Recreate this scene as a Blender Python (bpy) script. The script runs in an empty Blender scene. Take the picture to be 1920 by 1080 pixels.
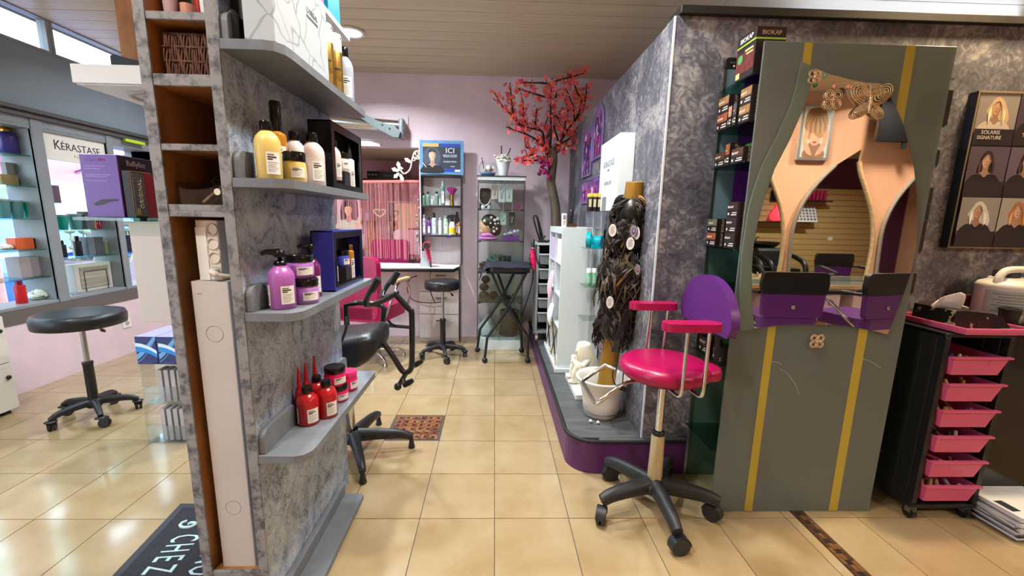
import bpy, math, random
from mathutils import Vector, Matrix
R = math.radians; PI = math.pi
rng = random.Random(7)
sc = bpy.context.scene
C = sc.collection
# ---------------------------------------------------------------- camera
cam = bpy.data.cameras.new('camera'); camo = bpy.data.objects.new('camera', cam); C.objects.link(camo); sc.camera = camo
cam.sensor_width = 36.0; cam.lens = 36.0 * 786.05 / 1920; cam.shift_x = 11.41 / 1920; cam.shift_y = 11.98 / 1920
cam.clip_start = 0.02
def cam_matrix(yaw, p, r, h):
    cy, sy = math.cos(yaw), math.sin(yaw)
    f = Vector((sy*math.cos(p), cy*math.cos(p), -math.sin(p))); rt = Vector((cy, -sy, 0)); up = rt.cross(f)
    c, s = math.cos(r), math.sin(r)
    a = c*rt + s*up; b = -s*rt + c*up
    return Matrix(((a.x, b.x, -f.x, 0), (a.y, b.y, -f.y, 0), (a.z, b.z, -f.z, h), (0, 0, 0, 1)))
camo.matrix_world = cam_matrix(.0294, .177, .0186, 1.308)
# ---------------------------------------------------------------- world, sun, exposure
w = bpy.data.worlds.new('world'); sc.world = w; w.use_nodes = True
wn = w.node_tree.nodes; wl = w.node_tree.links
bg = wn['Background']
tc = wn.new('ShaderNodeTexCoord'); sx = wn.new('ShaderNodeSeparateXYZ'); cr = wn.new('ShaderNodeValToRGB')
wl.new(tc.outputs['Generated'], sx.inputs[0]); wl.new(sx.outputs['Z'], cr.inputs['Fac'])
cr.color_ramp.elements[0].color = (.86, .91, 1.0, 1); cr.color_ramp.elements[1].color = (.55, .74, 1.0, 1)
wl.new(cr.outputs['Color'], bg.inputs['Color']); bg.inputs['Strength'].default_value = 9.0
vs = sc.view_settings; vs.view_transform = 'Standard'; vs.look = 'None'; vs.exposure = 0.15; vs.gamma = 1.0; vs.use_curve_mapping = False
try:
    sc.cycles.max_bounces = 10; sc.cycles.transparent_max_bounces = 16; sc.cycles.sample_clamp_indirect = 6.0
    sc.cycles.caustics_reflective = False; sc.cycles.caustics_refractive = False
except Exception: pass
COOL = (.90, .96, 1.0); WARM = (1.0, .74, .42); NEUT = (1.0, .95, .89); SOFT = (1.0, .86, .70)
# ceiling spots: x, y, watts, colour
LAMPS = [(-1.146, 3.625, 46, COOL), (-.42, 2.62, 31, COOL), (-2.55, 1.75, 20, COOL), (.15, 1.20, 22, SOFT), (-1.1, .2, 24, NEUT), (2.32, 1.84, 32, WARM),  # entrance aisle spot is unseen, placed to light the display unit's front
         (2.9, -1.05, 44, SOFT), (4.2, -1.05, 44, SOFT), (6.3, 1.3, 60, NEUT), (-2.4, 4.05, 18, COOL), (3.9, 1.0, 10, WARM), (.28, 1.80, 20, COOL)]  # last spot is unseen, added to brighten the display unit's side panel
# ---------------------------------------------------------------- materials
def lin(c): return tuple(((x/255)/12.92 if x/255 <= .04045 else ((x/255+.055)/1.055)**2.4) for x in c) + (1,)
MATS = {}
def mat(name, rgb, rough=.5, metal=0., spec=.5, noise=0., scale=8., bump=0., bscale=None, coat=0., rgb2=None, stretch=None, rnd=0., emit=0., ramp=(.35, .65), trans=0., ior=1.45, detail=4., sss=0.):
    if name in MATS: return MATS[name]
    m = bpy.data.materials.new(name); m.use_nodes = True; nt = m.node_tree; n = nt.nodes; l = nt.links; b = n['Principled BSDF']
    b.inputs['Base Color'].default_value = lin(rgb); b.inputs['Roughness'].default_value = rough; b.inputs['Metallic'].default_value = metal
    b.inputs['Specular IOR Level'].default_value = spec; b.inputs['Coat Weight'].default_value = coat; b.inputs['Coat Roughness'].default_value = .08
    b.inputs['Transmission Weight'].default_value = trans; b.inputs['IOR'].default_value = ior
    if emit: b.inputs['Emission Color'].default_value = lin(rgb); b.inputs['Emission Strength'].default_value = emit
    tcn = n.new('ShaderNodeTexCoord'); src = tcn.outputs['Object']
    if stretch:
        mp = n.new('ShaderNodeMapping'); mp.inputs['Scale'].default_value = stretch; l.new(src, mp.inputs['Vector']); src = mp.outputs['Vector']
    col = None
    if noise or rgb2:
        nz = n.new('ShaderNodeTexNoise'); nz.inputs['Scale'].default_value = scale; nz.inputs['Detail'].default_value = detail; nz.inputs['Roughness'].default_value = .6
        l.new(src, nz.inputs['Vector'])
        if rnd:
            oi = n.new('ShaderNodeObjectInfo'); va = n.new('ShaderNodeVectorMath'); va.operation = 'MULTIPLY_ADD'
            va.inputs[1].default_value = (37., 21., 11.); l.new(oi.outputs['Random'], va.inputs[0]); l.new(src, va.inputs[2]); l.new(va.outputs[0], nz.inputs['Vector'])
        cr = n.new('ShaderNodeValToRGB'); cr.color_ramp.elements[0].position = ramp[0]; cr.color_ramp.elements[1].position = ramp[1]
        c2 = rgb2 or tuple(max(0, x*(1-noise)) for x in rgb)
        cr.color_ramp.elements[0].color = lin(c2); cr.color_ramp.elements[1].color = lin(rgb)
        l.new(nz.outputs['Fac'], cr.inputs['Fac']); col = cr.outputs['Color']
        l.new(col, b.inputs['Base Color'])
    if rnd:
        oi2 = n.new('ShaderNodeObjectInfo'); mr = n.new('ShaderNodeMapRange'); mr.inputs['To Min'].default_value = 1-rnd; mr.inputs['To Max'].default_value = 1+rnd*.4
        l.new(oi2.outputs['Random'], mr.inputs['Value']); hs = n.new('ShaderNodeHueSaturation'); l.new(mr.outputs['Result'], hs.inputs['Value'])
        if col: l.new(col, hs.inputs['Color'])
        else: hs.inputs['Color'].default_value = lin(rgb)
        l.new(hs.outputs['Color'], b.inputs['Base Color'])
    if bump:
        nb = n.new('ShaderNodeTexNoise'); nb.inputs['Scale'].default_value = bscale or scale; nb.inputs['Detail'].default_value = 5.; l.new(src, nb.inputs['Vector'])
        bp = n.new('ShaderNodeBump'); bp.inputs['Strength'].default_value = bump; bp.inputs['Distance'].default_value = .01
        l.new(nb.outputs['Fac'], bp.inputs['Height']); l.new(bp.outputs['Normal'], b.inputs['Normal'])
    MATS[name] = m; return m
def stucco(name, dark, mid, light, scale=5., rough=.55, bump=.25):
    """sponged decorative plaster: broad clouds and short trowel strokes"""
    if name in MATS: return MATS[name]
    m = bpy.data.materials.new(name); m.use_nodes = True; nt = m.node_tree; n = nt.nodes; l = nt.links; b = n['Principled BSDF']; b.inputs['Roughness'].default_value = rough
    t = n.new('ShaderNodeTexCoord'); a = n.new('ShaderNodeTexNoise'); a.inputs['Scale'].default_value = scale; a.inputs['Detail'].default_value = 8; a.inputs['Roughness'].default_value = .68; a.inputs['Distortion'].default_value = 1.6
    c = n.new('ShaderNodeTexNoise'); c.inputs['Scale'].default_value = scale*7; c.inputs['Detail'].default_value = 4; c.inputs['Distortion'].default_value = 2.5
    l.new(t.outputs['Object'], a.inputs['Vector']); l.new(t.outputs['Object'], c.inputs['Vector'])
    mx = n.new('ShaderNodeMath'); mx.operation = 'MULTIPLY_ADD'; mx.inputs[1].default_value = .38; l.new(c.outputs['Fac'], mx.inputs[0])
    sc_ = n.new('ShaderNodeMath'); sc_.operation = 'MULTIPLY'; sc_.inputs[1].default_value = .62; l.new(a.outputs['Fac'], sc_.inputs[0]); l.new(sc_.outputs[0], mx.inputs[2])
    r = n.new('ShaderNodeValToRGB'); r.color_ramp.elements[0].position = .36; r.color_ramp.elements[0].color = lin(dark); r.color_ramp.elements[1].position = .66; r.color_ramp.elements[1].color = lin(light)
    e = r.color_ramp.elements.new(.5); e.color = lin(mid); l.new(mx.outputs[0], r.inputs['Fac']); l.new(r.outputs['Color'], b.inputs['Base Color'])
    bp = n.new('ShaderNodeBump'); bp.inputs['Strength'].default_value = bump; bp.inputs['Distance'].default_value = .006; l.new(mx.outputs[0], bp.inputs['Height']); l.new(bp.outputs['Normal'], b.inputs['Normal'])
    MATS[name] = m; return m
def glass(name, tint=(235, 248, 244), refl=.08, rough=.02):
    """thin pane: clear with a mirror-like sheen that grows at grazing angles"""
    if name in MATS: return MATS[name]
    m = bpy.data.materials.new(name); m.use_nodes = True; nt = m.node_tree; n = nt.nodes; l = nt.links; n.remove(n['Principled BSDF'])
    tr = n.new('ShaderNodeBsdfTransparent'); tr.inputs[0].default_value = lin(tint); gl = n.new('ShaderNodeBsdfGlossy'); gl.inputs['Roughness'].default_value = rough
    fr = n.new('ShaderNodeLayerWeight'); fr.inputs['Blend'].default_value = .12; ad = n.new('ShaderNodeMath'); ad.operation = 'MULTIPLY_ADD'; ad.inputs[1].default_value = .5; ad.inputs[2].default_value = refl*.5
    l.new(fr.outputs['Fresnel'], ad.inputs[0]); mx = n.new('ShaderNodeMixShader'); l.new(ad.outputs[0], mx.inputs[0]); l.new(tr.outputs[0], mx.inputs[1]); l.new(gl.outputs[0], mx.inputs[2])
    l.new(mx.outputs[0], n['Material Output'].inputs['Surface']); MATS[name] = m; return m
def frosted(name, rgb, clear=.3):
    """etched glass: part see-through, part milky, satin sheen"""
    if name in MATS: return MATS[name]
    m = bpy.data.materials.new(name); m.use_nodes = True; nt = m.node_tree; n = nt.nodes; l = nt.links; b = n['Principled BSDF']
    b.inputs['Base Color'].default_value = lin(rgb); b.inputs['Roughness'].default_value = .28; b.inputs['Transmission Weight'].default_value = 0
    tr = n.new('ShaderNodeBsdfTransparent'); tr.inputs[0].default_value = lin((200, 215, 208)); tl = n.new('ShaderNodeBsdfTranslucent'); tl.inputs[0].default_value = lin(rgb)
    m1 = n.new('ShaderNodeMixShader'); m1.inputs[0].default_value = .3; l.new(b.outputs[0], m1.inputs[1]); l.new(tl.outputs[0], m1.inputs[2])
    m2 = n.new('ShaderNodeMixShader'); m2.inputs[0].default_value = clear; l.new(m1.outputs[0], m2.inputs[1]); l.new(tr.outputs[0], m2.inputs[2])
    l.new(m2.outputs[0], n['Material Output'].inputs['Surface']); MATS[name] = m; return m
def flat(rgb, rough=.55): return mat('flat_%d_%d_%d' % tuple(rgb), rgb, rough)
# ---------------------------------------------------------------- mesh builder
class MB:
    def __init__(s): s.v = []; s.f = []; s.mi = []; s.sm = []
    def add(s, vs, fs, mi=0, smooth=False):
        o = len(s.v); s.v += [tuple(p) for p in vs]
        for f in fs: s.f.append(tuple(i+o for i in f)); s.mi.append(mi); s.sm.append(smooth)
        return s
    def box(s, x0, y0, z0, x1, y1, z1, mi=0):
        if x0 > x1: x0, x1 = x1, x0
        if y0 > y1: y0, y1 = y1, y0
        if z0 > z1: z0, z1 = z1, z0
        return s.add([(x0,y0,z0),(x1,y0,z0),(x1,y1,z0),(x0,y1,z0),(x0,y0,z1),(x1,y0,z1),(x1,y1,z1),(x0,y1,z1)],
              [(0,3,2,1),(4,5,6,7),(0,1,5,4),(1,2,6,5),(2,3,7,6),(3,0,4,7)], mi)
    def obox(s, c, size, rz=0, rx=0, ry=0, mi=0, taper=1.):
        M = Matrix.Rotation(rz,3,'Z') @ Matrix.Rotation(ry,3,'Y') @ Matrix.Rotation(rx,3,'X'); a,b,d = [q/2 for q in size]; c = Vector(c)
        P = []
        for z,k in ((-d,taper),(d,1.)):
            for x,y in ((-a,-b),(a,-b),(a,b),(-a,b)): P.append(c + M @ Vector((x*k,y*k,z)))
        return s.add(P, [(0,3,2,1),(4,5,6,7),(0,1,5,4),(1,2,6,5),(2,3,7,6),(3,0,4,7)], mi)
    def tube(s, pts, r, n=8, mi=0, closed=False, caps=True, flatten=None):
        P = [Vector(p) for p in pts]; k = len(P); rs = r if isinstance(r, (list, tuple)) else [r]*k
        T = []
        for i in range(k):
            a = P[(i-1) % k] if (closed or i > 0) else P[i]; b = P[(i+1) % k] if (closed or i < k-1) else P[i]
            d = (b-a); T.append(d.normalized() if d.length > 1e-9 else Vector((0,0,1)))
        u = T[0].orthogonal().normalized(); V = []
        if flatten is not None:
            u = Vector(flatten[0]); u = (u - T[0]*u.dot(T[0])).normalized()
        for i in range(k):
            u = (u - T[i]*u.dot(T[i])); u = u.normalized() if u.length > 1e-6 else T[i].orthogonal().normalized(); w_ = T[i].cross(u)
            fl = flatten[1] if flatten else 1.
            for j in range(n):
                a = 2*PI*j/n; V.append(P[i] + rs[i]*(math.cos(a)*u + fl*math.sin(a)*w_))
        F = []
        for i in range(k if closed else k-1):
            for j in range(n):
                a = i*n+j; b = i*n+(j+1) % n; i2 = (i+1) % k; F.append((a, b, i2*n+(j+1) % n, i2*n+j))
        s.add(V, F, mi, True)
        if caps and not closed:
            s.add(V[:n], [tuple(range(n))[::-1]], mi); s.add(V[-n:], [tuple(range(n))], mi)
        return s
    def cyl(s, p0, p1, r0, r1=None, n=16, mi=0): return s.tube([p0, p1], [r0, r0 if r1 is None else r1], n, mi)
    def lathe(s, prof, c=(0,0,0), n=20, mi=0, sx=1., sy=1., flatcap=True):
        V = []; k = len(prof)
        for r, z in prof:
            for j in range(n): a = 2*PI*j/n; V.append((c[0]+r*sx*math.cos(a), c[1]+r*sy*math.sin(a), c[2]+z))
        F = [(i*n+j, i*n+(j+1) % n, (i+1)*n+(j+1) % n, (i+1)*n+j) for i in range(k-1) for j in range(n)]
        # split hard corners so they shade crisply
        s.add(V, F, mi, True)
        if flatcap:
            if prof[0][0] > 1e-4: s.add(V[:n], [tuple(range(n))[::-1]], mi)
            if prof[-1][0] > 1e-4: s.add(V[-n:], [tuple(range(n))], mi)
        return s
    def ell(s, c, r, n=14, m=8, mi=0, M=None):
        V = []; c = Vector(c)
        for i in range(m+1):
            t = PI*i/m
            for j in range(n):
                a = 2*PI*j/n; p = Vector((r[0]*math.sin(t)*math.cos(a), r[1]*math.sin(t)*math.sin(a), -r[2]*math.cos(t)))
                V.append(c + (M @ p if M else p))
        return s.add(V, [(i*n+j, i*n+(j+1) % n, (i+1)*n+(j+1) % n, (i+1)*n+j) for i in range(m) for j in range(n)], mi, True)
    def prism(s, poly, a, b, axis='z', mi=0, sidesmooth=False):
        """poly in the two other axes (xy, xz or yz), extruded from a to b along axis"""
        def q(p, h): return {'z': (p[0], p[1], h), 'y': (p[0], h, p[1]), 'x': (h, p[0], p[1])}[axis]
        k = len(poly); A = [q(p, a) for p in poly]; B = [q(p, b) for p in poly]
        s.add(A, [tuple(range(k))[::-1]], mi); s.add(B, [tuple(range(k))], mi)
        return s.add(A+B, [(i, (i+1) % k, k+(i+1) % k, k+i) for i in range(k)], mi, sidesmooth)
    def face(s, pts, mi=0): return s.add(pts, [tuple(range(len(pts)))], mi)
WO = {}
PART_OK = {}
def ob(name, mb, mats, parent=None, origin=None, bevel=0., seg=2, sub=0, kind=None, weld=False):
    if not isinstance(mats, (list, tuple)): mats = [mats]
    base = Vector(WO.get(parent.name, (0,0,0))) if parent else Vector((0,0,0))
    o0 = Vector(origin) if origin is not None else base
    me = bpy.data.meshes.new(name); me.from_pydata([tuple(Vector(p)-o0) for p in mb.v], [], mb.f)
    for m in mats: me.materials.append(m)
    me.polygons.foreach_set('material_index', mb.mi); me.polygons.foreach_set('use_smooth', mb.sm)
    import bmesh as _b
    bm = _b.new(); bm.from_mesh(me)
    if weld: _b.ops.remove_doubles(bm, verts=bm.verts, dist=1e-5)
    _b.ops.recalc_face_normals(bm, faces=bm.faces); bm.to_mesh(me); bm.free()
    o = bpy.data.objects.new(name, me); C.objects.link(o)
    if parent: o.parent = parent
    o.location = o0 - base; WO[o.name] = tuple(o0)
    if bevel:
        md = o.modifiers.new('edge', 'BEVEL'); md.width = bevel; md.segments = seg; md.limit_method = 'ANGLE'; md.angle_limit = R(40)
    if sub:
        md = o.modifiers.new('smooth', 'SUBSURF'); md.levels = sub; md.render_levels = sub
    if kind: o['kind'] = kind
    return o
def thing(name, label, cat, loc=(0,0,0), group=None):
    o = bpy.data.objects.new(name, None); C.objects.link(o); o.location = loc; o.empty_display_size = .05; WO[o.name] = tuple(loc)
    o['label'] = label; o['category'] = cat
    if group: o['group'] = group
    return o
def tag(o, label, cat, group=None):
    o['label'] = label; o['category'] = cat
    if group: o['group'] = group
    return o
def struct(name, mb, m, **k): o = ob(name, mb, m, **k); o['kind'] = 'structure'; return o
def inst(src, name, loc, parent=None):
    o = bpy.data.objects.new(name, src.data if isinstance(src, bpy.types.Object) else src); C.objects.link(o)
    base = Vector(WO.get(parent.name, (0,0,0))) if parent else Vector((0,0,0))
    if parent: o.parent = parent
    o.location = Vector(loc)-base; WO[o.name] = tuple(loc); return o
def text(name, body, pos, size, u, v, m, parent=None, align='CENTER', ext=.0006, xs=1., shear=0., space=1.):
    cu = bpy.data.curves.new(name, 'FONT'); cu.body = body; cu.size = size; cu.align_x = align; cu.align_y = 'CENTER'; cu.extrude = ext; cu.resolution_u = 2; cu.shear = shear; cu.space_character = space
    tmp = bpy.data.objects.new('tmp', cu); me = bpy.data.meshes.new_from_object(tmp); bpy.data.objects.remove(tmp); bpy.data.curves.remove(cu); me.name = name
    me.materials.clear(); me.materials.append(m); o = bpy.data.objects.new(name, me); C.objects.link(o)
    base = Vector(WO.get(parent.name, (0,0,0))) if parent else Vector((0,0,0))
    if parent: o.parent = parent
    u = Vector(u).normalized(); v = Vector(v).normalized(); n = u.cross(v); p = Vector(pos)-base; u = u*xs
    o.matrix_basis = Matrix(((u.x, v.x, n.x, p.x), (u.y, v.y, n.y, p.y), (u.z, v.z, n.z, p.z), (0,0,0,1)))
    return o
def copy_tree(o, loc, rz=0., label=None, group=None, sc_=None):
    def cp(a, par):
        c = a.copy(); C.objects.link(c)
        if par: c.parent = par
        for ch in list(a.children): cp(ch, c)
        return c
    c = cp(o, None); c.location = loc; c.rotation_euler = (0,0,rz)
    if sc_: c.scale = (sc_,)*3
    if label: c['label'] = label
    if group: c['group'] = group
    return c
def rrect(x0, y0, x1, y1, r, n=5, corners=(1,1,1,1)):
    P = []
    for (cx, cy, a0, on, qx, qy) in ((x1-r, y0+r, -90, corners[0], x1, y0), (x1-r, y1-r, 0, corners[1], x1, y1), (x0+r, y1-r, 90, corners[2], x0, y1), (x0+r, y0+r, 180, corners[3], x0, y0)):
        if not on: P.append((qx, qy)); continue
        for i in range(n+1): a = R(a0 + 90*i/n); P.append((cx+r*math.cos(a), cy+r*math.sin(a)))
    return P
def smooth_path(pts, k=6):
    """Catmull-Rom through the points"""
    P = [Vector(p) for p in pts]; P = [P[0]*2-P[1]] + P + [P[-1]*2-P[-2]]; out = []
    for i in range(1, len(P)-2):
        p0, p1, p2, p3 = P[i-1:i+3]
        for j in range(k):
            t = j/k; out.append(.5*((2*p1)+(-p0+p2)*t+(2*p0-5*p1+4*p2-p3)*t*t+(-p0+3*p1-3*p2+p3)*t**3))
    out.append(P[-2]); return out
# shared materials
M_white = mat('white_laminate', (226, 228, 226), .35); M_black = mat('black_plastic', (22, 23, 25), .38); M_blackg = mat('black_gloss', (14, 14, 16), .16)
M_leather = mat('black_vinyl', (24, 26, 30), .38, bump=.12, bscale=90.); M_chrome = mat('chrome', (205, 205, 205), .14, 1.); M_steel = mat('brushed_steel', (172, 176, 178), .3, 1.)
M_shelf = mat('grey_paint', (118, 124, 132), .5, noise=.10, scale=14., bump=.08); M_edge = mat('chipped_grey_edge', (140, 139, 140), .7, rgb2=(78, 78, 84), scale=34., ramp=(.34, .56), bump=.3)
M_orange = mat('orange_wood', (184, 122, 64), .5, noise=.35, scale=7., stretch=(1, 1, .3)); M_pinkw = mat('pink_wall_paint', (224, 204, 214), .7, noise=.05, scale=3., bump=.06, bscale=60.)
M_panel = stucco('sponged_grey_plaster', (70, 80, 100), (160, 174, 196), (196, 206, 216), 7.); M_part = stucco('sponged_slate_plaster', (52, 53, 62), (92, 92, 102), (166, 162, 160), 2.4)
M_mag = mat('magenta_vinyl', (158, 10, 72), .3, bump=.05, bscale=80.); M_purp = mat('purple_vinyl', (86, 36, 110), .35, bump=.06, bscale=80.); M_purplep = mat('purple_paint', (92, 42, 104), .42, noise=.1, scale=5.)
M_clear = glass('clear_glass', (247, 251, 250), .07); M_shelfglass = glass('green_edged_glass', (196, 226, 214), .10); M_acryl = glass('clear_acrylic', (244, 246, 246), .12, .06)
M_mirror = mat('silver_mirror', (232, 234, 232), .015, 1.); M_gold = mat('gold_metal', (176, 136, 52), .25, 1.); M_goldt = mat('gold_card_tube', (158, 118, 44), .4, .55)
M_label = mat('white_label', (232, 232, 228), .5); M_ink = mat('dark_ink', (38, 36, 40), .6); M_inkw = mat('white_ink', (226, 226, 222), .5); M_wood = mat('pale_wood', (202, 170, 126), .5, noise=.15, scale=6., stretch=(1,1,6))
# ================================================================ structure
TX, TY, TS = .0167, 1.6579, .33
M_tile = mat('beige_tile', (172, 153, 119), .13, noise=.0, rgb2=(153, 129, 91), scale=4.5, spec=.9, coat=.25, rnd=.05, ramp=(.28, .72), bump=.03, bscale=9.)
M_grout = mat('grey_grout', (92, 92, 88), .8)
floor = struct('floor', MB().box(-3.6, -1.75, -.05, 9.2, 6.0, -.006), M_grout)
def tilebox(w_, d): return MB().box(.0018, .0018, -.006, w_-.0018, d-.0018, 0)
tile_me = None; sizes = {}
far = MB()
for i in range(-11, 28):
    for j in range(-11, 9):
        x0 = TX+i*TS; y0 = TY+j*TS; x1 = x0+TS; y1 = y0+TS
        x0c = max(x0, -3.42); y1c = min(y1, 4.58); y0c = max(y0, -1.7)
        if x1 > 9.1 or (x0 > .45 and y0 > 2.1): continue
        if (i, j) == (-2, 2): continue
        vis = y0 > .9 and x0 < 2.7
        pieces = [(x0c, x1)]
        if i == 4: pieces = [(x0c, 1.385), (1.449, x1)]
        for a, b in pieces:
            if vis:
                key = (round(b-a, 3), round(y1c-y0c, 3))
                if key not in sizes: sizes[key] = ob('tile', tilebox(*key), M_tile, floor, origin=(0,0,0)); sizes[key].location = (a, y0c, 0)
                else: inst(sizes[key], 'tile', (a, y0c, 0), floor)
            else: far.box(a+.0018, y0c+.0018, -.006, b-.0018, y1c-.0018, 0)
o = ob('tile_field', far, M_tile, floor, kind='stuff')
chipm = [mat('terracotta_chip', (150, 88, 52), .4, noise=.2, scale=30.), mat('amber_chip', (164, 112, 62), .4, noise=.2, scale=30.), mat('brown_chip', (112, 62, 42), .4, noise=.2, scale=30.), mat('black_chip', (38, 34, 34), .35)]
chipm += [mat('dark_brown_chip', (84, 54, 36), .4, noise=.25, scale=30.), mat('tan_brown_chip', (120, 82, 50), .4, noise=.2, scale=30.)]
chip_cache = {}
def chip(x, y, w_, d, m):
    key = (round(w_, 4), round(d, 4), m)
    if key not in chip_cache: chip_cache[key] = ob('mosaic_chip', MB().box(0, 0, -.004, w_, d, .0012), chipm[m], floor, origin=(0,0,0)); chip_cache[key].location = (x, y, 0)
    else: inst(chip_cache[key], 'mosaic_chip', (x, y, 0), floor)
mx0, my0 = TX-2*TS+.018, TY+2*TS+.018; mp_ = (TS-.036)/6; g = .002
ob('mosaic_bed', MB().box(TX-2*TS+.002, TY+2*TS+.002, -.006, TX-TS-.002, TY+3*TS-.002, -.002), mat('dark_grout', (74, 68, 58), .8), floor)
for i in range(6):
    for j in range(6):
        x = mx0+i*mp_; y = my0+j*mp_; a = mp_*.31; b = mp_*.69
        for (px, py, ww, dd, m) in ((x, y, b, a, 0), (x+b, y, a, b, 1), (x+a, y+b, b, a, 2), (x, y+a, a, b, 1), (x+a, y+a, b-a, b-a, 3)):
            if m != 3: m = rng.choice((0, 0, 1, 2))
            chip(px+g/2, py+g/2, ww-g, dd-g, m)
ob('mosaic_bed', MB().box(1.387, -1.7, -.006, 1.447, 1.96, -.002), MATS['dark_grout'], floor)
for k in range(24):
    y = 1.90-.056*k
    if y < .62: break
    for (px, ww, m) in ((1.389, .017, 2), (1.408, .018, 3), (1.428, .017, 2)):
        if m == 3:
            chip(px, y, ww, .020, 3); chip(px, y+.022, ww, .032, rng.choice((4, 5)))
        else:
            o_ = .0 if px < 1.4 else .02
            chip(px, y+o_, ww, .030, rng.choice((4, 4, 5))); chip(px, y+o_+.032-(.056 if o_ else 0), ww, .022, rng.choice((4, 5, 4)))
# ---- ceiling
M_plank = mat('beige_ceiling_plank', (200, 188, 160), .45, noise=.07, scale=3., stretch=(.4, 8, 1))
ceiling = struct('ceiling', MB().box(-3.6, -1.75, 2.752, 9.2, 5.95, 2.80), mat('ceiling_gap', (60, 50, 38), .8))
pc = {}
for k in range(-31, 9):
    y0 = 3.249+.166*k
    if y0 > 4.57: break
    for (a, b) in ((-3.42, 1.50), (1.50, 9.1)):
        y1 = min(y0+.160, 4.579); key = (a, round(y1-y0, 3))
        if key not in pc:
            pc[key] = ob('plank', MB().box(a+.002, 0, 2.735, b-.002, y1-y0, 2.751), M_plank, ceiling, origin=(0,0,0), bevel=.002, seg=1); pc[key].location = (0, y0, 0)
        else: inst(pc[key], 'plank', (0, y0, 0), ceiling)
struct('ceiling_recess', MB().box(-2.6, 4.66, 2.03, -.78, 5.75, 2.09), M_plank)
# ---- back wall with the pass-through opening
bw = MB().box(-3.6, 4.58, -.05, -2.45, 4.68, 2.75).box(-.80, 4.58, -.05, 3.0, 4.68, 2.75).box(-2.45, 4.58, 2.025, -.80, 4.68, 2.75).box(-2.45, 4.58, -.05, -.80, 4.68, .78)
struct('wall_back', bw, M_pinkw)
M_deep = mat('deep_pink_paint', (216, 160, 166), .7, noise=.06, scale=3.)
struct('wall_recess', MB().box(-2.7, 5.70, -.05, -.70, 5.76, 2.09).box(-2.66, 4.68, -.05, -2.60, 5.7, 2.09), M_deep)
struct('wall_recess_side', MB().box(-.78, 4.68, -.05, -.72, 5.7, 2.09), M_pinkw)
struct('floor_recess', MB().box(-2.6, 4.68, -.05, -.78, 5.7, 0), M_tile)
struct('trim_1', MB().box(-1.7, 4.565, 2.028, -1.19, 4.58, 2.062), mat('white_paint', (230, 230, 226), .5))
# ---- left wall with transoms, fascia, shop window
M_fasc = mat('grey_blue_paint', (128, 146, 158), .55, noise=.04, scale=2.); M_frame = mat('grey_frame', (132, 140, 146), .45, noise=.05, scale=3.)
M_track = mat('dark_track', (74, 74, 74), .5)
struct('wall_left', MB().box(-3.6, 1.26, -.05, -3.42, 4.66, .50).box(-3.6, -1.75, -.05, -3.42, -1.4, 2.75).box(-3.6, -1.4, 2.45, -3.42, 1.3, 2.75).box(-3.6, 4.42, .5, -3.42, 4.66, 2.75), M_pinkw)
# glazed entrance door in the left wall, where the doormat lies
for k, (a, b) in enumerate(((-1.4, .14), (.14, 1.26))):
    t = bpy.data.objects.new('door_%d' % (k+1), None); C.objects.link(t); t.location = (-3.5, (a+b)/2, 0); WO[t.name] = tuple(t.location); t['kind'] = 'structure'
    ob('frame', MB().box(-3.54, a, 0, -3.46, a+.07, 2.45).box(-3.54, b-.07, 0, -3.46, b, 2.45).box(-3.54, a+.07, 2.37, -3.46, b-.07, 2.45).box(-3.54, a+.07, 0, -3.46, b-.07, .12), mat('grey_frame', (132, 140, 146), .45, noise=.05, scale=3.), t)
    ob('pane', MB().box(-3.505, a+.07, .12, -3.498, b-.07, 2.37), glass('shop_window_glass', (244, 250, 252), .05), t)
    if k: ob('handle', MB().tube([(-3.46, a+.04, .95), (-3.41, a+.04, .95), (-3.41, a+.04, 1.35), (-3.46, a+.04, 1.35)], .012, 8), M_steel, t)
struct('trim_2', MB().box(-3.56, 1.3, 2.045, -3.42, 4.42, 2.485), M_fasc)
struct('trim_3', MB().box(-3.45, 1.3, 2.015, -3.385, 4.42, 2.043).box(-3.45, 1.3, 1.975, -3.395, 4.42, 1.998).box(-3.44, 1.3, 1.998, -3.41, 4.42, 2.015), M_track)
struct('trim_4', MB().box(-3.58, 1.3, .50, -3.415, 4.42, .60), mat('taupe_sill', (98, 92, 90), .55))
struct('trim_5', MB().box(-3.56, 1.3, 1.92, -3.42, 4.42, 1.975), M_frame)
M_pane = glass('shop_window_glass', (244, 250, 252), .05)
BAYS = [(1.3, 3.335), (3.415, 3.945), (4.005, 4.42)]
SHELVES = [[.81, 1.02, 1.25, 1.487, 1.71], [.932, 1.158, 1.372], [.932, 1.158, 1.372]]
for k, (a, b) in enumerate(BAYS):
    t = bpy.data.objects.new('window_%d' % (k+1), None); C.objects.link(t); t.location = (-3.5, (a+b)/2, .6); WO[t.name] = tuple(t.location); t['kind'] = 'structure'
    fr = MB()
    for y0, y1 in ((a-.04, a), (b, b+.04)): fr.box(-3.67, y0, .6, -3.42, y1, 1.92)
    fr.box(-3.67, a, .6, -3.42, b, .625).box(-3.67, a, 1.90, -3.42, b, 1.92)
    ob('frame', fr, M_frame, t, bevel=.003, seg=1)
    ob('pane', MB().box(-3.664, a, .625, -3.658, b, 1.90), M_pane, t)
    for z in SHELVES[k]: ob('glass_shelf', MB().box(-3.65, a+.002, z-.008, -3.45, b-.002, z), M_shelfglass, t)
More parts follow.
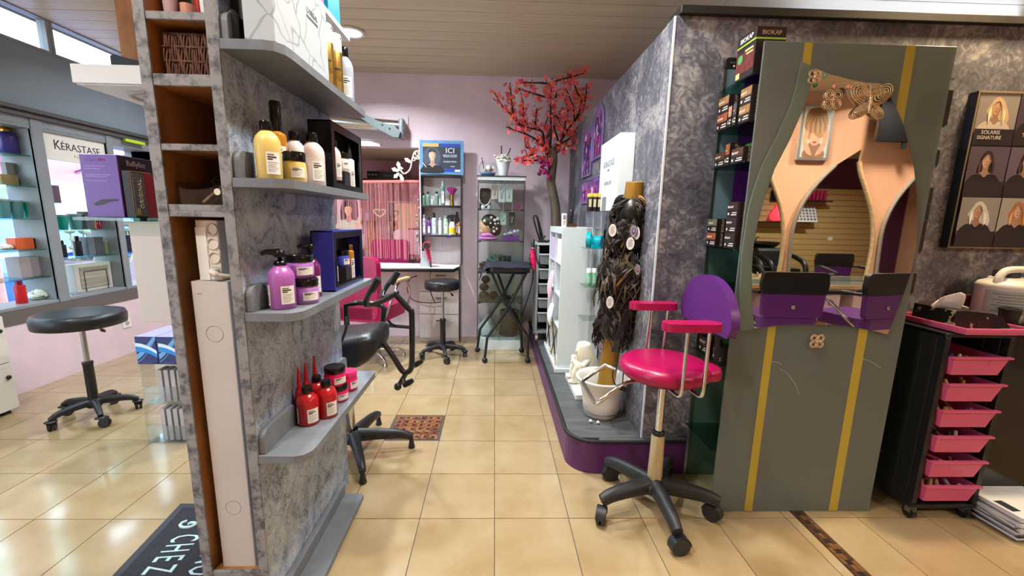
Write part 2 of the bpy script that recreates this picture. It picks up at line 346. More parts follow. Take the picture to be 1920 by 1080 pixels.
# mullions between bays (proud posts)
struct('trim_6', MB().box(-3.44, 3.335, .6, -3.412, 3.415, 1.975).box(-3.44, 3.945, .6, -3.412, 4.005, 1.975), M_frame, bevel=.004)
for k, (a, b) in enumerate(((1.3, 2.42), (2.45, 3.575), (3.605, 4.42))):
    t = bpy.data.objects.new('window_%d' % (k+4), None); C.objects.link(t); t.location = (-3.45, (a+b)/2, 2.49); WO[t.name] = tuple(t.location); t['kind'] = 'structure'
    ob('frame', MB().box(-3.48, a-.015, 2.485, -3.41, b+.015, 2.505).box(-3.48, a-.015, 2.725, -3.41, b+.015, 2.75).box(-3.48, a-.015, 2.505, -3.41, a+.012, 2.725).box(-3.48, b-.012, 2.505, -3.41, b+.015, 2.725), M_frame, t, bevel=.003, seg=1)
    ob('pane', MB().box(-3.447, a+.012, 2.505, -3.442, b-.012, 2.725), M_pane, t)
# ---- partition: side wall, front wall, top beam
struct('wall_right', MB().box(.785, 2.1105, 0, .885, 4.58, 2.207), M_part, bevel=.003, seg=1)
struct('wall_front', MB().box(.785, 2.02, 0, 3.6, 2.11, 2.208), M_part)
struct('trim_7', MB().box(.80, 1.995, 2.208, 3.62, 2.12, 2.243), mat('black_beam', (34, 31, 30), .55, noise=.3, scale=9.), bevel=.003, seg=1)
struct('trim_8', MB().box(.782, 2.017, .19, .790, 2.027, 2.206), mat('pale_corner_bead', (196, 206, 210), .5))
# ---- wall behind the camera and the far end of the salon (seen in the mirror)
M_peach = mat('peach_wall_paint', (228, 174, 138), .65, noise=.04, scale=3., bump=.05, bscale=60.)
struct('wall_behind', MB().box(-3.6, -1.76, -.05, 9.2, -1.45, 2.75), M_peach)
struct('wall_end', MB().box(9.1, -1.75, -.05, 9.2, 5.9, 2.75), M_peach)
struct('wall_far_back', MB().box(3.6, 3.0, -.05, 9.2, 3.1, 2.75), mat('plum_paint', (92, 44, 84), .6))
# ---- raised platform along the partition
M_pl = mat('grey_oak_plank', (96, 98, 100), .45, rgb2=(62, 64, 68), scale=5., stretch=(1.5, 14, 1), rnd=.08, ramp=(.3, .7), bump=.06, bscale=20.)
def plat_outline(off=0.):
    x0 = .405-off; y0 = 1.992-off; r = .14+off; P = [(1.02, y0)]
    P += [(x0+r+r*math.cos(R(270-90*i/8)), y0+r+r*math.sin(R(270-90*i/8))) for i in range(9)]
    return P + [(x0, 4.57), (.784, 4.57), (.784, 2.019), (1.02, 2.019)]
plat = bpy.data.objects.new('platform', None); C.objects.link(plat); plat.location = (.6, 3.0, 0); WO[plat.name] = (.6, 3.0, 0); plat['kind'] = 'structure'
ob('riser', MB().prism(plat_outline(), .0, .176, 'z'), M_purplep, plat)
e = [(x, y, .183) for x, y in plat_outline(.004)[:11]]
ob('edge_strip', MB().tube(e, .011, 6, flatten=((0,0,1), 1.0)), mat('black_edge_strip', (26, 25, 26), .6), plat)
yk = 2.02; k = 0
while yk < 4.56:
    y1 = min(yk+.115, 4.565); x0 = .412
    if yk < 2.13: # corner planks follow the rounding
        def ex(y): d = max(0., min(1., (2.132-y)/.14)); return .545-.14*math.sqrt(max(0, 1-d*d))+.004
        ys = [yk+(y1-yk)*q/4 for q in range(5)]
        poly = [(ex(y), y) for y in ys][::-1] + [(.783, yk+.0), (.783, y1)]
        ob('platform_plank', MB().prism(poly, .176, .190), M_pl, plat)
    else:
        s_ = .55+.17*((k*37 % 10)/10)
        ob('platform_plank', MB().box(x0, yk, .176, s_, y1-.002, .19), M_pl, plat); ob('platform_plank', MB().box(s_+.002, yk, .176, .783, y1-.002, .19), M_pl, plat)
    yk = y1; k += 1
ob('platform_plank', MB().box(.56, 1.995, .176, 1.018, 2.0185, .19), M_pl, plat)
# ---- outside: pavement, street, building with awning and pillar
struct('pavement', MB().box(-16, -6, -.25, -3.62, 14, -.12), mat('pale_paving', (206, 204, 198), .8, noise=.12, scale=2.))
bld = thing('street_building', 'pale building with pink shopfront across the street seen through the shop window', 'building', (-12, 5, -.12))
ob('wall', MB().box(-13, -6, -.12, -12, 14, 5.0), mat('pale_render', (226, 206, 196), .8, noise=.1, scale=2.), bld)
for y in (-1, 2.2, 5.4, 8.6, 11.4): ob('pilaster', MB().box(-12.01, y-.22, -.12, -11.8, y+.22, 3.4), mat('pink_render', (232, 146, 140), .75), bld)
for y in (.6, 3.8, 7.0, 10): ob('shop_opening', MB().box(-12.02, y-1.2, .3, -11.96, y+1.2, 2.6), mat('green_grey_glass', (120, 140, 112), .3, noise=.4, scale=2.), bld)
for y in (-3, .6, 3.8, 7.0, 10, 13): ob('upper_window', MB().box(-12.03, y-.7, 3.7, -11.95, y+.7, 4.8), mat('blue_grey_glass', (150, 160, 182), .25, noise=.25, scale=3.), bld)
aw = thing('striped_awning', 'pink and white street awning on a slanted frame outside the shop window', 'awning', (-6.1, 5.6, 2.1))
for k in range(9): ob('awning_strip', MB().add([(-6.6, 1.6+.9*k, 1.95), (-6.6, 2.5+.9*k, 1.95), (-5.7, 2.5+.9*k, 2.25), (-5.7, 1.6+.9*k, 2.25), (-6.6, 1.6+.9*k, 1.92), (-6.6, 2.5+.9*k, 1.92), (-5.7, 2.5+.9*k, 2.22), (-5.7, 1.6+.9*k, 2.22)], [(0,1,2,3), (7,6,5,4), (0,4,5,1), (1,5,6,2), (2,6,7,3), (3,7,4,0)]), flat((238, 118, 124) if k % 2 == 0 else (246, 196, 196), .8), aw)
ob('valance', MB().box(-6.62, 1.6, 1.76, -6.59, 9.7, 1.95), flat((240, 150, 150), .8), aw)
ob('awning_arm', MB().tube([(-5.7, 4.2, 2.2), (-6.6, 4.2, 1.9)], .02, 6).tube([(-5.7, 7.0, 2.2), (-6.6, 7.0, 1.9)], .02, 6).tube([(-5.7, 1.7, 2.2), (-5.7, 1.7, -.12)], .03, 8).tube([(-5.7, 9.6, 2.2), (-5.7, 9.6, -.12)], .03, 8), M_steel, aw)
pil = thing('street_pillar', 'round salmon pink pillar standing on the pavement just outside the shop window', 'pillar', (-4.55, 3.78, -.12))
ob('shaft', MB().lathe([(.15, 0), (.15, 2.9)], (-4.55, 3.78, -.12), 20), mat('salmon_render', (240, 150, 140), .7, noise=.08, scale=3.), pil)
ob('base', MB().lathe([(.19, 0), (.19, .12), (.15, .16)], (-4.55, 3.78, -.12), 20), flat((206, 190, 180), .8), pil)
def car(name, label, loc, rgb, rz):
    t = thing(name, label, 'car', loc, None); x, y, z = loc
    side = [(-2.1, .28), (-2.12, .62), (-1.9, .82), (-1.25, .92), (-.75, 1.38), (.7, 1.42), (1.35, .98), (1.95, .86), (2.12, .6), (2.1, .28)]
    ob('body', MB().prism([(y+a, z+b) for a, b in side], x-.82, x+.82, 'x'), mat(name+'_paint', rgb, .25, coat=.6), t, bevel=.06)
    ob('side_window', MB().prism([(y-1.12, z+.95), (y-.72, z+1.3), (y+.62, z+1.33), (y+1.15, z+.98)], x+.80, x+.835, 'x'), M_blackg, t)
    for yy in (-1.3, 1.3): ob('wheel', MB().cyl((x+.62, y+yy, z+.32), (x+.86, y+yy, z+.32), .32, n=20), flat((30, 30, 32)), t)
    ob('headlamp', MB().box(x+.4, y+2.06, z+.6, x+.78, y+2.13, z+.74), flat((240, 240, 236)), t)
    return t
car('blue_car', 'bright blue car parked at the kerb outside the shop window', (-6.6, 7.4, -.12), (22, 96, 214), 0)
car('white_car', 'white car parked on the far side of the street', (-9.6, 9.6, -.12), (236, 238, 242), 0)
car('silver_car', 'silver car parked at the kerb behind the blue car', (-6.8, 2.4, -.12), (190, 196, 204), 0)
def planter(x, y, label):
    t = thing('street_planter', label, 'planter', (x, y, -.12), 'planters on the pavement')
    ob('trough', MB().obox((x, y, .28), (.5, 1.1, .8), taper=.9), flat((116, 104, 112), .8), t)
    m = MB()
    for k in range(70):
        a = rng.uniform(0, 2*PI); r = rng.uniform(0, .5); px = x+.25*math.cos(a)*r*2; py = y+.5*math.sin(a)*r*2; L = rng.uniform(.15, .42)
        q = (px+rng.uniform(-.2, .2), py+rng.uniform(-.25, .25), .66+L)
        m.tube([(px, py, .62), q], [.02, .006], 4, caps=False)
        m.ell(q, (.06, .06, .035), 6, 4)
    ob('foliage', m, mat('grey_green_leaf', (128, 138, 112), .7), t)
planter(-5.35, 5.95, 'grey trough of bushy plants on the pavement behind the lettered shop sign')
planter(-5.3, 7.75, 'grey trough of bushy plants on the pavement nearest the blue car front')
# ---- ceiling spots
for k, (x, y, p, c) in enumerate(LAMPS):
    vis = {0: 'round white ceiling spot lit near the pink back wall', 1: 'round ceiling spot over the aisle between shelf unit and platform'}
    names = ['', '', 'round ceiling spot over the stool by the shop window', 'round ceiling spot above the magenta child chair', 'unseen round ceiling spot placed over the entrance aisle to light the grey unit', 'round warm ceiling spot shining on the plaster wall by the portrait poster',
             'round warm ceiling spot over the first salon chair behind the camera', 'round warm ceiling spot over the second salon chair by the screen', 'round ceiling spot over the black wash basins', 'round ceiling spot by the corner of shop window and back wall', 'round warm ceiling spot over the open floor beside the wash basins', 'unseen round ceiling spot added before the platform corner to light the grey panel']
    t = thing('ceiling_spot', vis.get(k, names[k]), 'ceiling light', (x, y, 2.735), 'recessed ceiling spots')
    ob('ring', MB().lathe([(.078, 0), (.105, -.004), (.108, -.012), (.098, -.018), (.080, -.014), (.078, 0)], (x, y, 2.735), 28, flatcap=False), M_white, t)
    ob('lens', MB().lathe([(.078, 0), (.076, -.006), (.001, -.008)], (x, y, 2.734), 28, flatcap=False), mat('lit_lens_%d' % (c[2]*100), [int(255*(q**.45)) for q in c], .4, emit=7.), t)
    L = bpy.data.lights.new('lamp', 'AREA'); L.shape = 'DISK'; L.size = .15; L.energy = p; L.color = c; L.spread = R(150)
    lo = bpy.data.objects.new('lamp', L); C.objects.link(lo); lo.parent = t; lo.location = (0, 0, -.022)
# ================================================================ product builders
def patch(mb, c, r, a0, a1, z0, z1, mi=0, n=8):
    """curved label on a cylinder round (cx,cy), angles in degrees"""
    V = []
    for i in range(n+1):
        a = R(a0+(a1-a0)*i/n); V += [(c[0]+r*math.cos(a), c[1]+r*math.sin(a), z0), (c[0]+r*math.cos(a), c[1]+r*math.sin(a), z1)]
    return mb.add(V, [(2*i, 2*i+2, 2*i+3, 2*i+1) for i in range(n)], mi, True)
def label_print(mb, c, r, am, span, z0, z1, rows=6, head=True):
    """white label with printed heading and rows of small type"""
    patch(mb, c, r, am-span/2, am+span/2, z0, z1, 0); H = z1-z0
    if head:
        patch(mb, c, r+.0004, am-span*.4, am+span*.05, z1-H*.15, z1-H*.09, 2); patch(mb, c, r+.0004, am-span*.4, am+span*.22, z1-H*.26, z1-H*.20, 1); patch(mb, c, r+.0004, am-span*.4, am-span*.05, z1-H*.35, z1-H*.30, 1)
    for k in range(rows):
        z = z1-H*(.46+.48*k/rows); patch(mb, c, r+.0004, am-span*.4, am+span*(.36-.12*(k % 3)), z-H*.018, z, 2, 3)
def barcode_print(mb, c, r, am, span, z0, z1):
    patch(mb, c, r, am-span/2, am+span/2, z0, z1, 0); H = z1-z0
    for k in range(4): patch(mb, c, r+.0004, am-span*.38, am+span*.38, z1-H*(.1+.07*k)-H*.025, z1-H*(.1+.07*k), 2, 3)
    for k in range(8): patch(mb, c, r+.0004, am-span*.34, am+span*.34, z0+H*(.08+.055*k), z0+H*(.08+.055*k)+H*.03*(1+k % 2)*.7, 1, 3)
LM = [M_label, M_ink, mat('grey_ink', (120, 118, 120), .6)]
def shampoo(name, label, cat, loc, r, h, body, cap=M_blackg, face=-50, group=None, neck=.42, capr=.5, caph=.16, pump=False, liquid=None, bar=True, shoulder=.70, labels=True):
    x, y, z = loc; t = thing(name, label, cat, loc, group)
    hb = h*(1-caph) if not pump else h*.72
    s0 = hb*shoulder
    prof = [(r*.92, 0), (r, r*.08), (r, s0), (r*.97, s0+(hb-s0)*.3), (r*.84, s0+(hb-s0)*.58), (r*.62, s0+(hb-s0)*.8), (r*neck, hb-(hb-s0)*.06), (r*neck, hb)]
    ob('body', MB().lathe(prof, loc, 24), body, t)
    if pump:
        m = MB().lathe([(r*.46, hb), (r*.48, hb+.004), (r*.44, hb+h*.075), (r*.2, hb+h*.08), (r*.14, hb+h*.14)], loc, 18)
        m.lathe([(r*.36, hb+h*.14), (r*.42, hb+h*.15), (r*.42, hb+h*.235), (r*.3, hb+h*.25)], loc, 18)
        a = R(face-100); m.tube([(x, y, z+hb+h*.22), (x+math.cos(a)*r*1.0, y+math.sin(a)*r*1.0, z+hb+h*.23), (x+math.cos(a)*r*1.35, y+math.sin(a)*r*1.35, z+hb+h*.20)], [r*.3, r*.22, r*.16], 8)
        ob('pump', m, cap, t)
    else:
        ob('cap', MB().lathe([(r*capr*.96, hb-h*.005), (r*capr, hb+.002), (r*capr, h-.004), (r*capr*.9, h)], loc, 20), cap, t)
    if labels:
        m = MB(); label_print(m, loc, r+.0008, face, 62, z+h*.09, z+s0*.78); ob('front_label', m, LM, t)
        if bar: m = MB(); barcode_print(m, loc, r+.0008, face-112, 56, z+h*.06, z+s0*.80); ob('back_label', m, LM, t)
    return t
def jar(name, label, loc, r, h, body, lid=M_blackg, face=-50, group=None, lidh=.32):
    t = thing(name, label, 'jar', loc, group); hb = h*(1-lidh)
    ob('body', MB().lathe([(r*.9, 0), (r*.97, hb*.06), (r, hb*.3), (r*.99, hb*.75), (r*.93, hb*.93), (r*.9, hb)], loc, 24), body, t)
    ob('lid', MB().lathe([(r*.95, hb+.0008), (r*.98, hb+.003), (r*.98, h-.004), (r*.92, h)], loc, 24), lid, t)
    m = MB(); label_print(m, loc, r+.0012, face, 70, loc[2]+hb*.22, loc[2]+hb*.72, 3, True); ob('front_label', m, LM, t)
    return t
# ================================================================ display unit on the left
UX0, UX1, UY0, UY1 = -.91, -.71, 1.18, 1.914
unit = thing('display_unit', 'tall sponged grey display unit with open front compartments and side shelves', 'shelving unit', (-.81, 1.55, 0))
ob('left_panel', MB().box(UX0, UY0+.006, 0, UX0+.024, UY1, 2.32), M_orange, unit); ob('left_edge', MB().box(UX0-.002, UY0, 0, UX0+.026, UY0+.006, 2.32), M_edge, unit)
ob('right_panel', MB().box(UX1-.020, UY0+.006, 0, UX1, UY1, 2.32), M_panel, unit); ob('right_edge', MB().box(UX1-.026, UY0, 0, UX1+.002, UY0+.006, 2.32), M_edge, unit)
ob('back_panel', MB().box(UX0+.024, 1.62, 0, UX1-.02, 1.635, 2.32), M_orange, unit); ob('rear_panel', MB().box(UX0+.024, UY1-.02, 0, UX1-.02, UY1, 2.32), M_panel, unit)
for z0, z1 in ((1.789, 1.806), (1.633, 1.660), (1.473, 1.488), (1.316, 1.331), (1.300, 1.315), (.165, .187)):
    s = ob('shelf_board', MB().box(UX0+.026, UY0+.012, z0, UX1-.026, 1.62, z1), M_orange, unit); ob('front_edge', MB().box(UX0+.026, UY0+.002, z0-.001, UX1-.026, UY0+.012, z1+.001), M_edge, s, bevel=.0015, seg=1)
SZ = [1.748, 1.405, 1.032, .588]
for z in SZ:
    s = ob('side_shelf', MB().prism([(UX1+.001, UY0+.002), (-.60, UY0+.002), (-.575, UY0+.010), (-.558, UY0+.035), (-.555, UY0+.07), (-.555, UY1-.015), (-.560, UY1), (UX1+.001, UY1)], z-.024, z, 'z'), M_shelf, unit, bevel=.002, seg=1)
    for a, b in ((UY0+.012, 1.40), (1.80, UY1-.004)):
        ob('wall_bracket', MB().prism(rrect(a, z+.0005, b, z+.075, .028, 5, (0, 1, 1, 0)), UX1+.001, UX1+.021, 'x'), M_shelf, s, bevel=.002, seg=1)
s = ob('floor_ledge', MB().prism([(UX1+.001, UY0+.03), (-.60, UY0+.03), (-.60, 1.79), (-.606, 1.80), (UX1+.001, 1.80)], .0, .022, 'z'), M_shelf, unit, bevel=.002, seg=1)
ob('wall_bracket', MB().box(UX1+.001, UY0+.03, .022, UX1+.024, 1.80, .075), M_shelf, s, bevel=.004)
ob('upper_shelf', MB().prism([(UX1+.001, 1.42), (-.64, 1.42), (-.615, 1.45), (-.610, 1.50), (-.610, 1.914), (UX1+.001, 1.914)], 2.022, 2.040, 'z'), M_white, unit, bevel=.002, seg=1)
ob('shelf_upstand', MB().prism([(1.58, 2.04), (1.914, 2.04), (1.914, 2.23), (1.78, 2.20), (1.66, 2.12)], -.708, -.692, 'x'), M_white, unit)
# inside the compartments
bask = thing('wicker_basket', 'small brown wicker basket in the upper compartment of the grey unit', 'basket', (-.80, 1.29, 1.66))
m = MB().box(-.866, 1.218, 1.662, -.746, 1.37, 1.763); ob('lining', m, mat('dark_wicker', (60, 36, 28), .8), bask)
m = MB()
for k in range(24):
    u = k/23; 
    for face in (0, 1):
        x = -.868+.124*u; y = 1.214 if face == 0 else 1.374
        m.tube([(x+.0016*math.sin(q*1.1+k*1.7), y+.0025*math.sin(q*1.2+k), 1.661+q*.0135) for q in range(9)], .0027, 5)
for k in range(20):
    y = 1.218+.152*k/19
    for x in (-.869, -.743): m.tube([(x+.003*math.sin(q*PI+k), y, 1.661+q*.0135) for q in range(9)], .0027, 5)
ob('woven_canes', m, mat('wicker', (112, 68, 50), .65, noise=.4, scale=60.), bask, kind='stuff')
m = MB()
for z in (1.70, 1.735, 1.766):
    m.tube([(-.870, 1.212, z), (-.742, 1.212, z), (-.742, 1.376, z), (-.870, 1.376, z)], .0035, 6, closed=True)
ob('rim', m, MATS['wicker'], bask)
def cup(name, label, loc, r, h, m1): t = tag(ob(name, MB().lathe([(r*.84, 0), (r*.92, .004), (r, h*.5), (r, h)], loc, 18), m1, origin=loc), label, 'bottle'); return t
cup('lilac_bottle', 'squat pale lilac bottle at the left end of the topmost open compartment', (-.858, 1.24, 1.8065), .017, .09, mat('lilac_plastic', (196, 172, 178), .35))
cup('dark_green_bottle', 'slim dark green bottle standing behind the lilac and the peach bottles', (-.833, 1.30, 1.8065), .016, .10, mat('deep_green_plastic', (24, 48, 40), .35))
cup('peach_bottle', 'peach coloured bottle with red upper half in the topmost compartment', (-.815, 1.24, 1.8065), .017, .04, mat('peach_plastic', (206, 150, 124), .4))
cup('red_bottle', 'red bottle right behind the peach one in the topmost compartment', (-.806, 1.276, 1.8065), .015, .10, mat('red_plastic', (170, 44, 44), .35))
cup('lime_bottle', 'green banded bottle beside the white roll in the topmost compartment', (-.784, 1.27, 1.8065), .014, .09, mat('lime_banded_plastic', (112, 150, 70), .4, rgb2=(190, 200, 180), scale=30., stretch=(0.01, .01, 1), ramp=(.48, .52)))
cup('paper_roll', 'crumpled white paper roll at the right end of the topmost compartment', (-.760, 1.235, 1.8065), .017, .09, mat('white_paper', (224, 222, 218), .8, bump=.4, bscale=40.))
t = tag(ob('blue_pouch', MB().prism([(-.85, 1.23), (-.76, 1.24), (-.755, 1.34), (-.83, 1.36)], 1.4885, 1.4965), mat('navy_cloth', (30, 32, 92), .7), origin=(-.8, 1.3, 1.4885), bevel=.003), 'flat navy pouch lying in the third open compartment of the grey unit', 'pouch')
t = thing('clear_tray', 'clear plastic scoop-fronted tray of small tools in the compartment above the socket strip', 'tray', (-.81, 1.30, 1.3315))
m = MB(); fx = [(-.872, 1.395), (-.862, 1.378), (-.835, 1.372), (-.80, 1.375), (-.765, 1.383), (-.745, 1.395)]
m.add([(x, 1.205, 1.332) for x, z in fx]+[(x, 1.205, z) for x, z in fx], [(i, i+1, 7+i, 6+i) for i in range(5)])
m.box(-.873, 1.205, 1.3317, -.744, 1.40, 1.335).box(-.874, 1.205, 1.332, -.872, 1.40, 1.395).box(-.745, 1.205, 1.332, -.743, 1.40, 1.42).box(-.872, 1.398, 1.332, -.745, 1.40, 1.42)
ob('shell', m, M_acryl, t); ob('divider', MB().box(-.83, 1.207, 1.3355, -.828, 1.397, 1.36).box(-.79, 1.207, 1.3355, -.788, 1.397, 1.36), M_acryl, t)
ob('badge', MB().cyl((-.762, 1.204, 1.368), (-.762, 1.2015, 1.368), .009, n=20), mat('cream_plastic', (224, 216, 192), .4), t)
m = MB()
for k in range(7): a = rng.uniform(0, 6); m.tube([(-.80+.02*math.cos(a+q), 1.30+.03*math.sin(a+q*1.3), 1.345+.014*q) for q in range(6)], .003, 5)
tag(ob('black_cable', m, M_black, origin=(-.8, 1.3, 1.3375)), 'tangled black cable heaped inside the clear tool tray', 'cable')
tag(ob('wooden_stick', MB().tube([(-.835, 1.25, 1.3395), (-.79, 1.33, 1.42)], .004, 6), M_wood, origin=(-.8, 1.3, 1.3395)), 'short pale wooden stick leaning in the clear tool tray', 'stick')
tb = thing('white_upright_box', 'tall plain white box standing in the bottom compartment of the unit', 'box', (-.80, 1.22, .187))
ob('carton', MB().prism([(-.862, UY0+.022), (-.758, UY0+.022), (-.758, 1.40), (-.862, 1.40)], .1875, 1.118, 'z'), mat('grey_white_carton', (196, 192, 188), .6, noise=.04, scale=4.), tb, bevel=.002, seg=1)
ob('staple', MB().box(-.848, UY0+.0208, 1.082, -.835, UY0+.022, 1.0845), M_steel, tb)
for z in (.965, .40): ob('ring_mark', MB().tube([(-.81+.024*math.cos(a*PI/12), UY0+.0214, z+.024*math.sin(a*PI/12)) for a in range(24)], .0006, 4, closed=True), flat((176, 172, 168)), tb)
tp = thing('socket_strip', 'upright white power strip of round sockets standing on the white upright box', 'power strip', (-.80, 1.24, 1.119))
ob('housing', MB().box(-.846, 1.222, 1.119, -.784, 1.27, 1.291), mat('ivory_plastic', (214, 208, 196), .45), tp, bevel=.003); ob('cover_strip', MB().box(-.846, 1.2195, 1.120, -.817, 1.2218, 1.270), M_white, tp)
for k in range(4):
    z = 1.145+.040*k; s = ob('socket', MB().lathe([(.0172, 0), (.0165, .003), (.0145, .003), (.0135, -.004), (0.0005, -.004)], (0,0,0), 20, flatcap=False), MATS['ivory_plastic'], tp, origin=(0,0,0))
    s.matrix_basis = Matrix.Translation(Vector((-.800, 1.2213, z))-Vector((-.80, 1.24, 1.119))) @ Matrix.Rotation(R(90), 4, 'X')
    ob('socket_hole', MB().box(-.8045, 1.2225, z-.002, -.803, 1.2235, z+.002).box(-.7985, 1.2225, z-.002, -.797, 1.2235, z+.002), M_ink, tp)
tag(ob('plug_cable', MB().tube(smooth_path([(-.800, 1.2225, 1.146), (-.797, 1.205, 1.145), (-.785, 1.197, 1.142), (-.765, 1.205, 1.136), (-.742, 1.23, 1.13)]), [.013]*3+[.0125]*5+[.008]*6+[.0045]*11, 8), MATS['ivory_plastic'], origin=(-.80, 1.22, 1.145)), 'white plug and cable in the lowest socket of the power strip', 'plug')
# ---- top side shelf
def gift(name, label, x0, y0, z0, x1, y1, z1, m, **k): return tag(ob(name, MB().box(x0, y0, z0, x1, y1, z1), m, origin=((x0+x1)/2, (y0+y1)/2, z0), bevel=.0015, seg=1), label, 'box')
z = SZ[0]+.0008
tag(ob('black_flask', MB().lathe([(.013, 0), (.014, .006), (.014, .075), (.009, .082)], (-.692, 1.225, z), 18), mat('smoky_plastic', (46, 44, 44), .3), origin=(-.692, 1.225, z)), 'short smoky black flask at the near end of the highest side shelf', 'bottle')
gift('tall_black_box', 'tall black box behind the smoky flask beside the marbled gift box', -.704, 1.245, z, -.655, 1.33, z+.32, M_black)
M_marble = mat('white_marble_print', (222, 232, 234), .3, rgb2=(232, 240, 242), scale=3.)
def vein_marble(name):
    m = bpy.data.materials.new(name); m.use_nodes = True; nt = m.node_tree; n = nt.nodes; l = nt.links; b = n['Principled BSDF']; b.inputs['Roughness'].default_value = .22
    t = n.new('ShaderNodeTexCoord'); nz = n.new('ShaderNodeTexNoise'); nz.inputs['Scale'].default_value = 6; ad = n.new('ShaderNodeVectorMath'); ad.operation = 'MULTIPLY_ADD'; ad.inputs[1].default_value = (.18, .18, .18)
    l.new(t.outputs['Object'], nz.inputs['Vector']); l.new(nz.outputs['Color'], ad.inputs[0]); l.new(t.outputs['Object'], ad.inputs[2])
    v = n.new('ShaderNodeTexVoronoi'); v.feature = 'DISTANCE_TO_EDGE'; v.inputs['Scale'].default_value = 9; l.new(ad.outputs[0], v.inputs['Vector'])
    r = n.new('ShaderNodeValToRGB'); r.color_ramp.elements[0].color = lin((150, 160, 170)); r.color_ramp.elements[1].color = lin((192, 202, 208)); r.color_ramp.elements[1].position = .035
    l.new(v.outputs['Distance'], r.inputs['Fac']); l.new(r.outputs['Color'], b.inputs['Base Color']); return m
M_marble = vein_marble('veined_gift_paper')
tg = thing('marbled_gift_box', 'large white gift box with grey marble veins on the highest side shelf', 'box', (-.61, 1.35, z))
ob('carton', MB().box(-.650, 1.195, z, -.572, 1.555, z+.236), M_marble, tg, bevel=.0015, seg=1)
for q, (b_, s) in enumerate((("L'ORÉAL", .021), ('PROFESSIONNEL', .011))): text('lettering', b_, (-.5715, 1.44, z+.168-.018*q), s, (0,1,0), (0,0,1), mat('grey_print', (96, 96, 100), .5), tg)
def spray(name, label, loc, r, h, m):
    t = thing(name, label, 'spray can', loc, 'gold spray cans')
    ob('can', MB().lathe([(r*.94, 0), (r, .004), (r, h*.68), (r*.95, h*.70)], loc, 24), m, t); ob('cap', MB().lathe([(r*.97, h*.70), (r*.97, h*.95), (r*.85, h*.985), (r*.3, h)], loc, 24), M_white, t)
    ob('nozzle', MB().cyl((loc[0]+r*.9, loc[1]-.004, loc[2]+h*.92), (loc[0]+r*1.0, loc[1]-.004, loc[2]+h*.92), .003, n=10), M_ink, t)
    m = MB(); patch(m, loc, r+.0006, -80, -20, loc[2]+h*.06, loc[2]+h*.22, 0); patch(m, loc, r+.0008, -80, -20, loc[2]+h*.03, loc[2]+h*.055, 1); patch(m, loc, r+.0008, -75, -30, loc[2]+h*.40, loc[2]+h*.43, 2)
    ob('print', m, [mat('gold_print', (150, 118, 60), .4, .6), flat((206, 60, 40)), M_ink], t); return t
M_goldcan = mat('gold_can', (186, 150, 78), .28, .9)
spray('gold_spray_can', 'gold spray can with white cap right beside the marbled gift box', (-.597, 1.60, z), .027, .212, M_goldcan)
spray('gold_spray_can', 'second gold spray can, between the first one and the silver bottle', (-.597, 1.69, z), .026, .215, M_goldcan)
shampoo('silver_bottle', 'pale silver bottle with black cap at the far end of the highest side shelf', 'bottle', (-.597, 1.79, z), .033, .205, mat('pale_silver_plastic', (176, 188, 200), .3), face=-55, bar=False)
z = 2.0405
gift('pink_gift_box', 'bright pink gift box on the small white shelf above the gold cans', -.668, 1.44, z+.0, -.615, 1.66, z+.30, mat('pink_card', (214, 62, 150), .45))
gift('cyan_gift_box', 'cyan gift box behind the pink one on the small white shelf', -.66, 1.70, z+.0, -.615, 1.82, z+.26, mat('cyan_card', (0, 166, 200), .45))
# ---- second side shelf
z = SZ[1]+.0008
M_yel = mat('cream_yellow_plastic', (226, 200, 118), .35); M_amber = glass('amber_glass', (238, 164, 46), .10, .05); M_wht = mat('warm_white_plastic', (226, 216, 216), .35)
shampoo('yellow_bottle', 'pale yellow bottle with black cap nearest the camera on the second side shelf', 'bottle', (-.640, 1.248, z), .034, .158, M_yel, face=-42, caph=.15)
t = shampoo('amber_spray_bottle', 'amber oil bottle with black spray top behind the pale yellow bottle', 'bottle', (-.660, 1.345, z), .027, .235, mat('amber_oil', (222, 150, 40), .12, coat=.5, trans=.35), face=-42, caph=.36, neck=.5, capr=.58, bar=False, shoulder=.9)
jar('yellow_jar', 'yellow hair mask jar with black lid beside the pale yellow bottle', (-.603, 1.325, z), .032, .088, M_yel, face=-50)
shampoo('white_bottle', 'white bottle with black cap just behind the yellow jar', 'bottle', (-.645, 1.425, z), .033, .165, M_wht, face=-42, bar=False)
shampoo('white_bottle', 'large white bottle with black cap nearest the black gift box', 'bottle', (-.600, 1.452, z), .036, .166, M_wht, face=-42)
shampoo('rose_bottle', 'pale rose bottle with black cap half hidden between the two white bottles', 'bottle', (-.670, 1.492, z), .028, .160, mat('pale_rose_plastic', (216, 190, 192), .35), face=-42, bar=False, labels=False)
def windowbox(name, label, x0, y0, z0, x1, y1, z1, outer, inner):
    """gift box with its long side (facing the aisle) open over a dark inlay"""
    t = thing(name, label, 'gift box', ((x0+x1)/2, (y0+y1)/2, z0))
    m = MB().box(x0, y0, z0, x1, y0+.004, z1).box(x0, y1-.004, z0, x1, y1, z1).box(x0, y0, z1-.004, x1, y1, z1).box(x0, y0, z0, x1, y1, z0+.004).box(x0, y0, z0, x0+.004, y1, z1)
    ob('carton', m, outer, t)
    b = .032; m = MB().box(x0+.004, y0+.004, z0+.004, x0+.018, y1-.004, z1-.004); ob('inlay', m, inner, t)
    m = MB().box(x1-.006, y0+.004, z0+.004, x1-.001, y0+b, z1-.004).box(x1-.006, y1-b, z0+.004, x1-.001, y1-.004, z1-.004).box(x1-.006, y0+b, z1-b*.9, x1-.001, y1-b, z1-.004).box(x1-.006, y0+b, z0+.004, x1-.001, y1-b, z0+b*.7)
    ob('window_frame', m, M_blackg, t); return t
